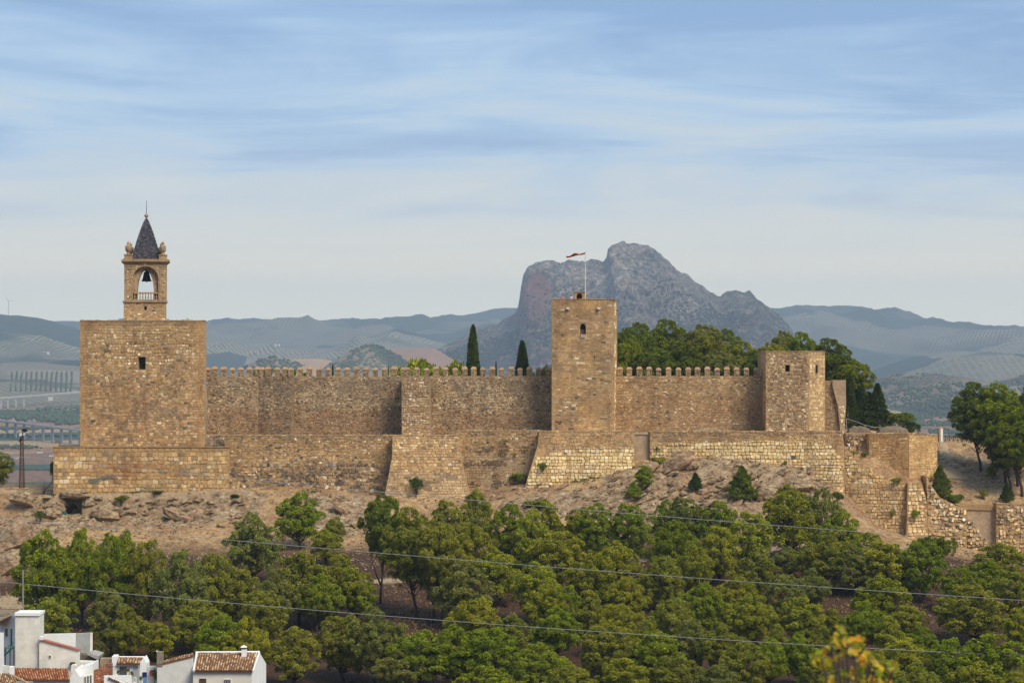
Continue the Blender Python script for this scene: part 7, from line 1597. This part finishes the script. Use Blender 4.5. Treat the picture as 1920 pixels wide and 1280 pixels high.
w = thing('yard_wall', 'low white yard wall with sloping tile coping in front of the little house', 'wall', (PX(215, 244), 244, HZ))
quadwall(w, 'wall', 195, 246, 1266, 1266, 246, 246, .3, M_white); mb = MB(); mb.prism([(PX(195, 243), HZ), (PX(245, 243), HZ), (PX(245, 243), PZ(1284, 243)), (PX(203, 243), PZ(1267, 243)), (PX(196, 243), PZ(1268, 243))], 243, 243.3); mb.build('front_wall', M_white, w)
tiled_roof(w, P(203, 1270, 242.8), P(240, 1286, 242.8), P(203, 1266, 243.6), P(244, 1282, 243.6), TILE_B, .22, 4, 2, .06); fixlocal(w)
o = thing('wall_ornament', 'red and white round ring ornament on the yard wall by the blue door', 'ornament', P(285.8, 1260.5, 249.2))
mb = MB(); pts = [(PX(285.8, 249.2)+.30*math.cos(t*math.pi/12), 249.15, PZ(1260.5, 249.2)+.30*math.sin(t*math.pi/12)) for t in range(25)]; mb.tube(pts, .07, 6, cap=False); mb.build('ring', skin_col('ring_red', (.5, .05, .04)), o)
mb = MB(); mb.add([(PX(285.8, 249.2)+.25*math.cos(t*math.pi/8), 249.2, PZ(1260.5, 249.2)+.25*math.sin(t*math.pi/8)) for t in range(16)], [tuple(range(16))]); mb.build('disc', M_cap, o)
mb = MB(); mb.tube([P(286, 1261, 249.1), P(288, 1263.5, 249.1)], .035, 4); mb.build('hand', M_dark, o); fixlocal(o)
o = thing('blue_gate', 'half-height blue gate with pale bars under the blue window', 'gate', (PX(271, 248), 248, HZ)); mb = MB(); mb.box(PX(268, 248), PX(275, 248), 248, 248.05, HZ, PZ(1269, 248)); mb.build('panel', skin_col('light_blue', (.12, .25, .42)), o)
for i in range(6):
    mb = MB(); mb.tube([P(277+i*1.8, 1269, 248), (PX(277+i*1.8, 248), 248, HZ)], .02, 4); mb.build('bar', M_grille, o)
fixlocal(o)
o = thing('garden_chair', 'white garden chair beside the dark doorway of the little house', 'chair', (PX(253.5, 247), 247, PZ(1284, 247))); c_ = [P(250.6, 1271, 247), P(252, 1268.8, 247), P(254.5, 1268.8, 247), P(256, 1271, 247)]
mb = MB(); mb.tube(c_+[P(256, 1278, 247)], .035, 5); mb.tube([P(250.6, 1278, 247), c_[0]], .035, 5); mb.build('back_frame', M_white, o)
mb = MB(); mb.tube([P(253.3, 1269, 247), P(253.3, 1278, 247)], .03, 4); mb.build('back_slat', M_white, o); mb = MB(); mb.box(PX(250.4, 247), PX(256.3, 247), 246.6, 247.05, PZ(1279, 247), PZ(1278.2, 247)); mb.build('seat', M_white, o)
for a, y in ((250.8, 247), (255.9, 247), (250.8, 246.65), (255.9, 246.65)):
    mb = MB(); mb.tube([P(a, 1279, y), P(a, 1285, y)], .025, 4); mb.build('leg', M_white, o)
fixlocal(o)
for px, top, w_, base, lab, Y in ((221.5, 1254, 6, 1266, 'potted green plant left of the barred window', 247.6), (238, 1251, 8, 1262, 'leafy plant climbing right of the barred window', 247.5), (247, 1256, 7, 1270, 'cactus-like plant on the yard post', 246.8), (264, 1266, 7, 1278, 'potted plant left of the blue gate', 247.2), (290.5, 1250, 7, 1285, 'dark climber in the corner beside the red ring', 248.6)):
    plant('bush', 'potted_plant', lab, 'plant', px, top, w_, base, 'deep green', Y)
# right house with lean-to
h = thing('house', 'white house with brown tiled gable roof and square chimney, right of the others', 'house', (PX(430, 250), 251, HZ))
quadwall(h, 'front_wall', 362, 472, 1257, 1257, 247, 247, .3, mat_plain('warm_render', (0.72, 0.66, 0.55, 1), .9, .1, 1)); tiled_roof(h, P(363, 1256.5, 246.6), P(475, 1256.5, 246.6), P(369, 1223, 251.5), P(486, 1223, 251.5), TILE_B, .285, 5, 12)
tiled_roof(h, P(374, 1248, 256.4), P(494, 1248, 256.4), P(369, 1223, 251.7), P(486, 1223, 251.7), TILE_B, .285, 6, 8)
A, B, C = (PX(472.6, 247), 247), (PX(499, 255.5), 255.5), (PX(486, 251.5), 251.5); mb = MB()
mb.add([(A[0], A[1], HZ), (B[0], B[1], HZ), (B[0], B[1], PZ(1243, 255.5)), (C[0], C[1], PZ(1221.5, 251.5)), (A[0], A[1], PZ(1256.5, 247))], [(0, 1, 2, 3, 4)]); v = mb.v[:]
mb.add([(p[0]-.3, p[1]+.1, p[2]) for p in v], [(4, 3, 2, 1, 0)]); mb.add(v+[(p[0]-.3, p[1]+.1, p[2]) for p in v], [(i, i+5, (i+1) % 5+5, (i+1) % 5) for i in range(5)]); mb.build('gable_wall', M_white, h)
mb = MB(); mb.tube([P(367, 1222.6, 251.6), P(486.5, 1221.6, 251.6)], .14, 6); mb.build('ridge', M_white, h)
mb = MB(); mb.tube([P(363, 1257, 246.5), P(369, 1222.5, 251.5)], .14, 6); mb.tube([P(474, 1257, 246.5), P(486.4, 1221.8, 251.5)], .10, 6); mb.build('verge', M_white, h)
window(h, 374.5, 386, 1272, 1286, 247, M_wood, 1, M_wood); window(h, 420, 432.5, 1273, 1286, 247, M_glass, 3, M_white)
ch = MB(); ch.box(PX(452.5, 250), PX(461.5, 250), 250.2, 250.8, PZ(1232, 250), PZ(1217.5, 250)); ch = ch.build('chimney', M_white, h)
mb = MB(); mb.box(PX(453.2, 250), PX(460.8, 250), 250.24, 250.76, PZ(1217.5, 250)+.001, PZ(1213.5, 250)); mb.build('smoke_vent', skin_col('vent_brick', (.28, .10, .06)), ch); mb = MB(); mb.lathe([(.52, PZ(1213.5, 250)+.002), (.46, PZ(1212.6, 250)), (.06, PZ(1210, 250))], PX(457, 250.5), 250.5, 4, rot=math.pi/4); mb.build('chimney_cap', M_white, ch)
fixlocal(h)
h = thing('house', 'plain grey-white lean-to wall with sloping tile edge, joined to the right house', 'house', (PX(328, 249), 250, HZ)); mb = MB(); mb.prism([(PX(294.5, 248), HZ), (PX(361.8, 248), HZ), (PX(361.8, 248), PZ(1229.5, 248)), (PX(294.5, 248), PZ(1246, 248))], 248, 248.4); mb.build('front_wall', mat_plain('grey_render', (.66, .63, .56, 1), .9, .12, 1), h)
tiled_roof(h, P(294, 1245.5, 247.9), P(362, 1229, 247.9), P(297, 1241, 251), P(363, 1223, 251), TILE_B, .3, 7, 6)
mb = MB(); mb.box(PX(294.2, 248), PX(305, 248), 247.9, 248.7, PZ(1248, 248), PZ(1221.5, 248)); ch = mb.build('chimney', mat_plain('mossy_render', srgb(142, 130, 108), .9, .3, 3), h); mb = MB(); mb.lathe([(.05, PZ(1221.5, 248)), (.13, PZ(1220.5, 248)), (.05, PZ(1219.5, 248))], PX(293.5, 248), 248.2, 8); mb.build('chimney_ball', M_white, ch); fixlocal(h)

# ------------------------------------------------------------------ autumn tree just in front of the viewer
o = thing('autumn_tree', 'blurred yellow-leaved treetop close to the viewer at the bottom right', 'tree', (PX(1600, 9), 9.0, -4.2))
mb = MB(); bx = PX(1598, 9); tops = []; rs = random.Random(5)
mb.tube([(bx, 9, -4.4), (bx+.02, 9, -2.6), (bx-.02, 9.05, -1.75)], [.05, .035, .018], 7)
spec = [(1578, 1190), (1612, 1196), (1560, 1207), (1586, 1212), (1540, 1226), (1556, 1240), (1570, 1228), (1600, 1222), (1628, 1240), (1530, 1240), (1548, 1247), (1622, 1230), (1640, 1245), (1650, 1250), (1675, 1250), (1580, 1262), (1600, 1256), (1612, 1272), (1640, 1270), (1655, 1278), (1552, 1272), (1565, 1282), (1595, 1284), (1625, 1282), (1590, 1200), (1568, 1196), (1605, 1205), (1618, 1203), (1645, 1284), (1537, 1236), (1634, 1234), (1607, 1290), (1575, 1295)]
for px, py in spec[::2]:
    c = P(px, py+6, 9+rs.uniform(-.15, .15)); mb.tube([(bx+rs.uniform(-.02, .02), 9, -2.0+rs.uniform(-.3, .2)), ((bx+c[0])/2, 9, (c[2]-1.85)/2), c], [.012, .008, .004], 5)
mb.build('branches', mat_plain('grey_twig', (.13, .10, .09, 1), .9, .2, 4, 0), o)
def leafmat(n, c):
    m, nt, b, out = newmat(n); nt.nodes.remove(b); d = N(nt, 'ShaderNodeBsdfDiffuse'); t = N(nt, 'ShaderNodeBsdfTranslucent'); mx = N(nt, 'ShaderNodeMixShader'); mx.inputs[0].default_value = .4
    cc = RAMP(nt, NOISE(nt, geo(nt), 30, 3), [(.35, tuple(x*.75 for x in c)), (.65, c)]); L(nt, cc, d.inputs[0]); L(nt, cc, t.inputs[0]); L(nt, d.outputs[0], mx.inputs[1]); L(nt, t.outputs[0], mx.inputs[2]); L(nt, mx.outputs[0], out.inputs['Surface']); return m
LM = [leafmat('leaf_yellow', (.72, .50, .05)), leafmat('leaf_green', (.28, .34, .04)), leafmat('leaf_orange', (.72, .30, .03)), leafmat('leaf_gold', (.60, .44, .08))]
k = 0
for px, py in spec:
    for q in range(8):
        c = Vector(P(px+rs.gauss(0, 7), py+rs.gauss(0, 5.5), 9+rs.uniform(-.15, .15))); s = rs.uniform(.009, .018)
        u = Vector((rs.uniform(-1, 1), rs.uniform(-.7, .7), rs.uniform(-1, .4))).normalized(); v = u.cross(Vector((rs.uniform(-.9, .9), 1, rs.uniform(-1.2, 1.4)))).normalized(); nn = u.cross(v)
        out = [(-1.0, 0), (-.7, .55), (-.1, .95), (.35, .62), (.62, .7), (.75, .3), (1.35, 0), (.75, -.3), (.62, -.7), (.35, -.62), (-.1, -.95), (-.7, -.55)]
        lm = MB(); lm.add([tuple(c+u*s*a+v*s*b+nn*s*.25*abs(b)) for a, b in out]+[tuple(c+u*s*.2)], [((i), (i+1) % 12, 12) for i in range(12)]); lm.build('leaf', LM[[0, 3, 1, 0, 1, 0, 3, 1, 0, 2][k % 10]], o); k += 1
fixlocal(o)
for _m in bpy.data.meshes:
    if not _m.users: pass
print('TRI', sum(len(m.loops)-2*len(m.polygons) for m in bpy.data.meshes), len(COL.objects))
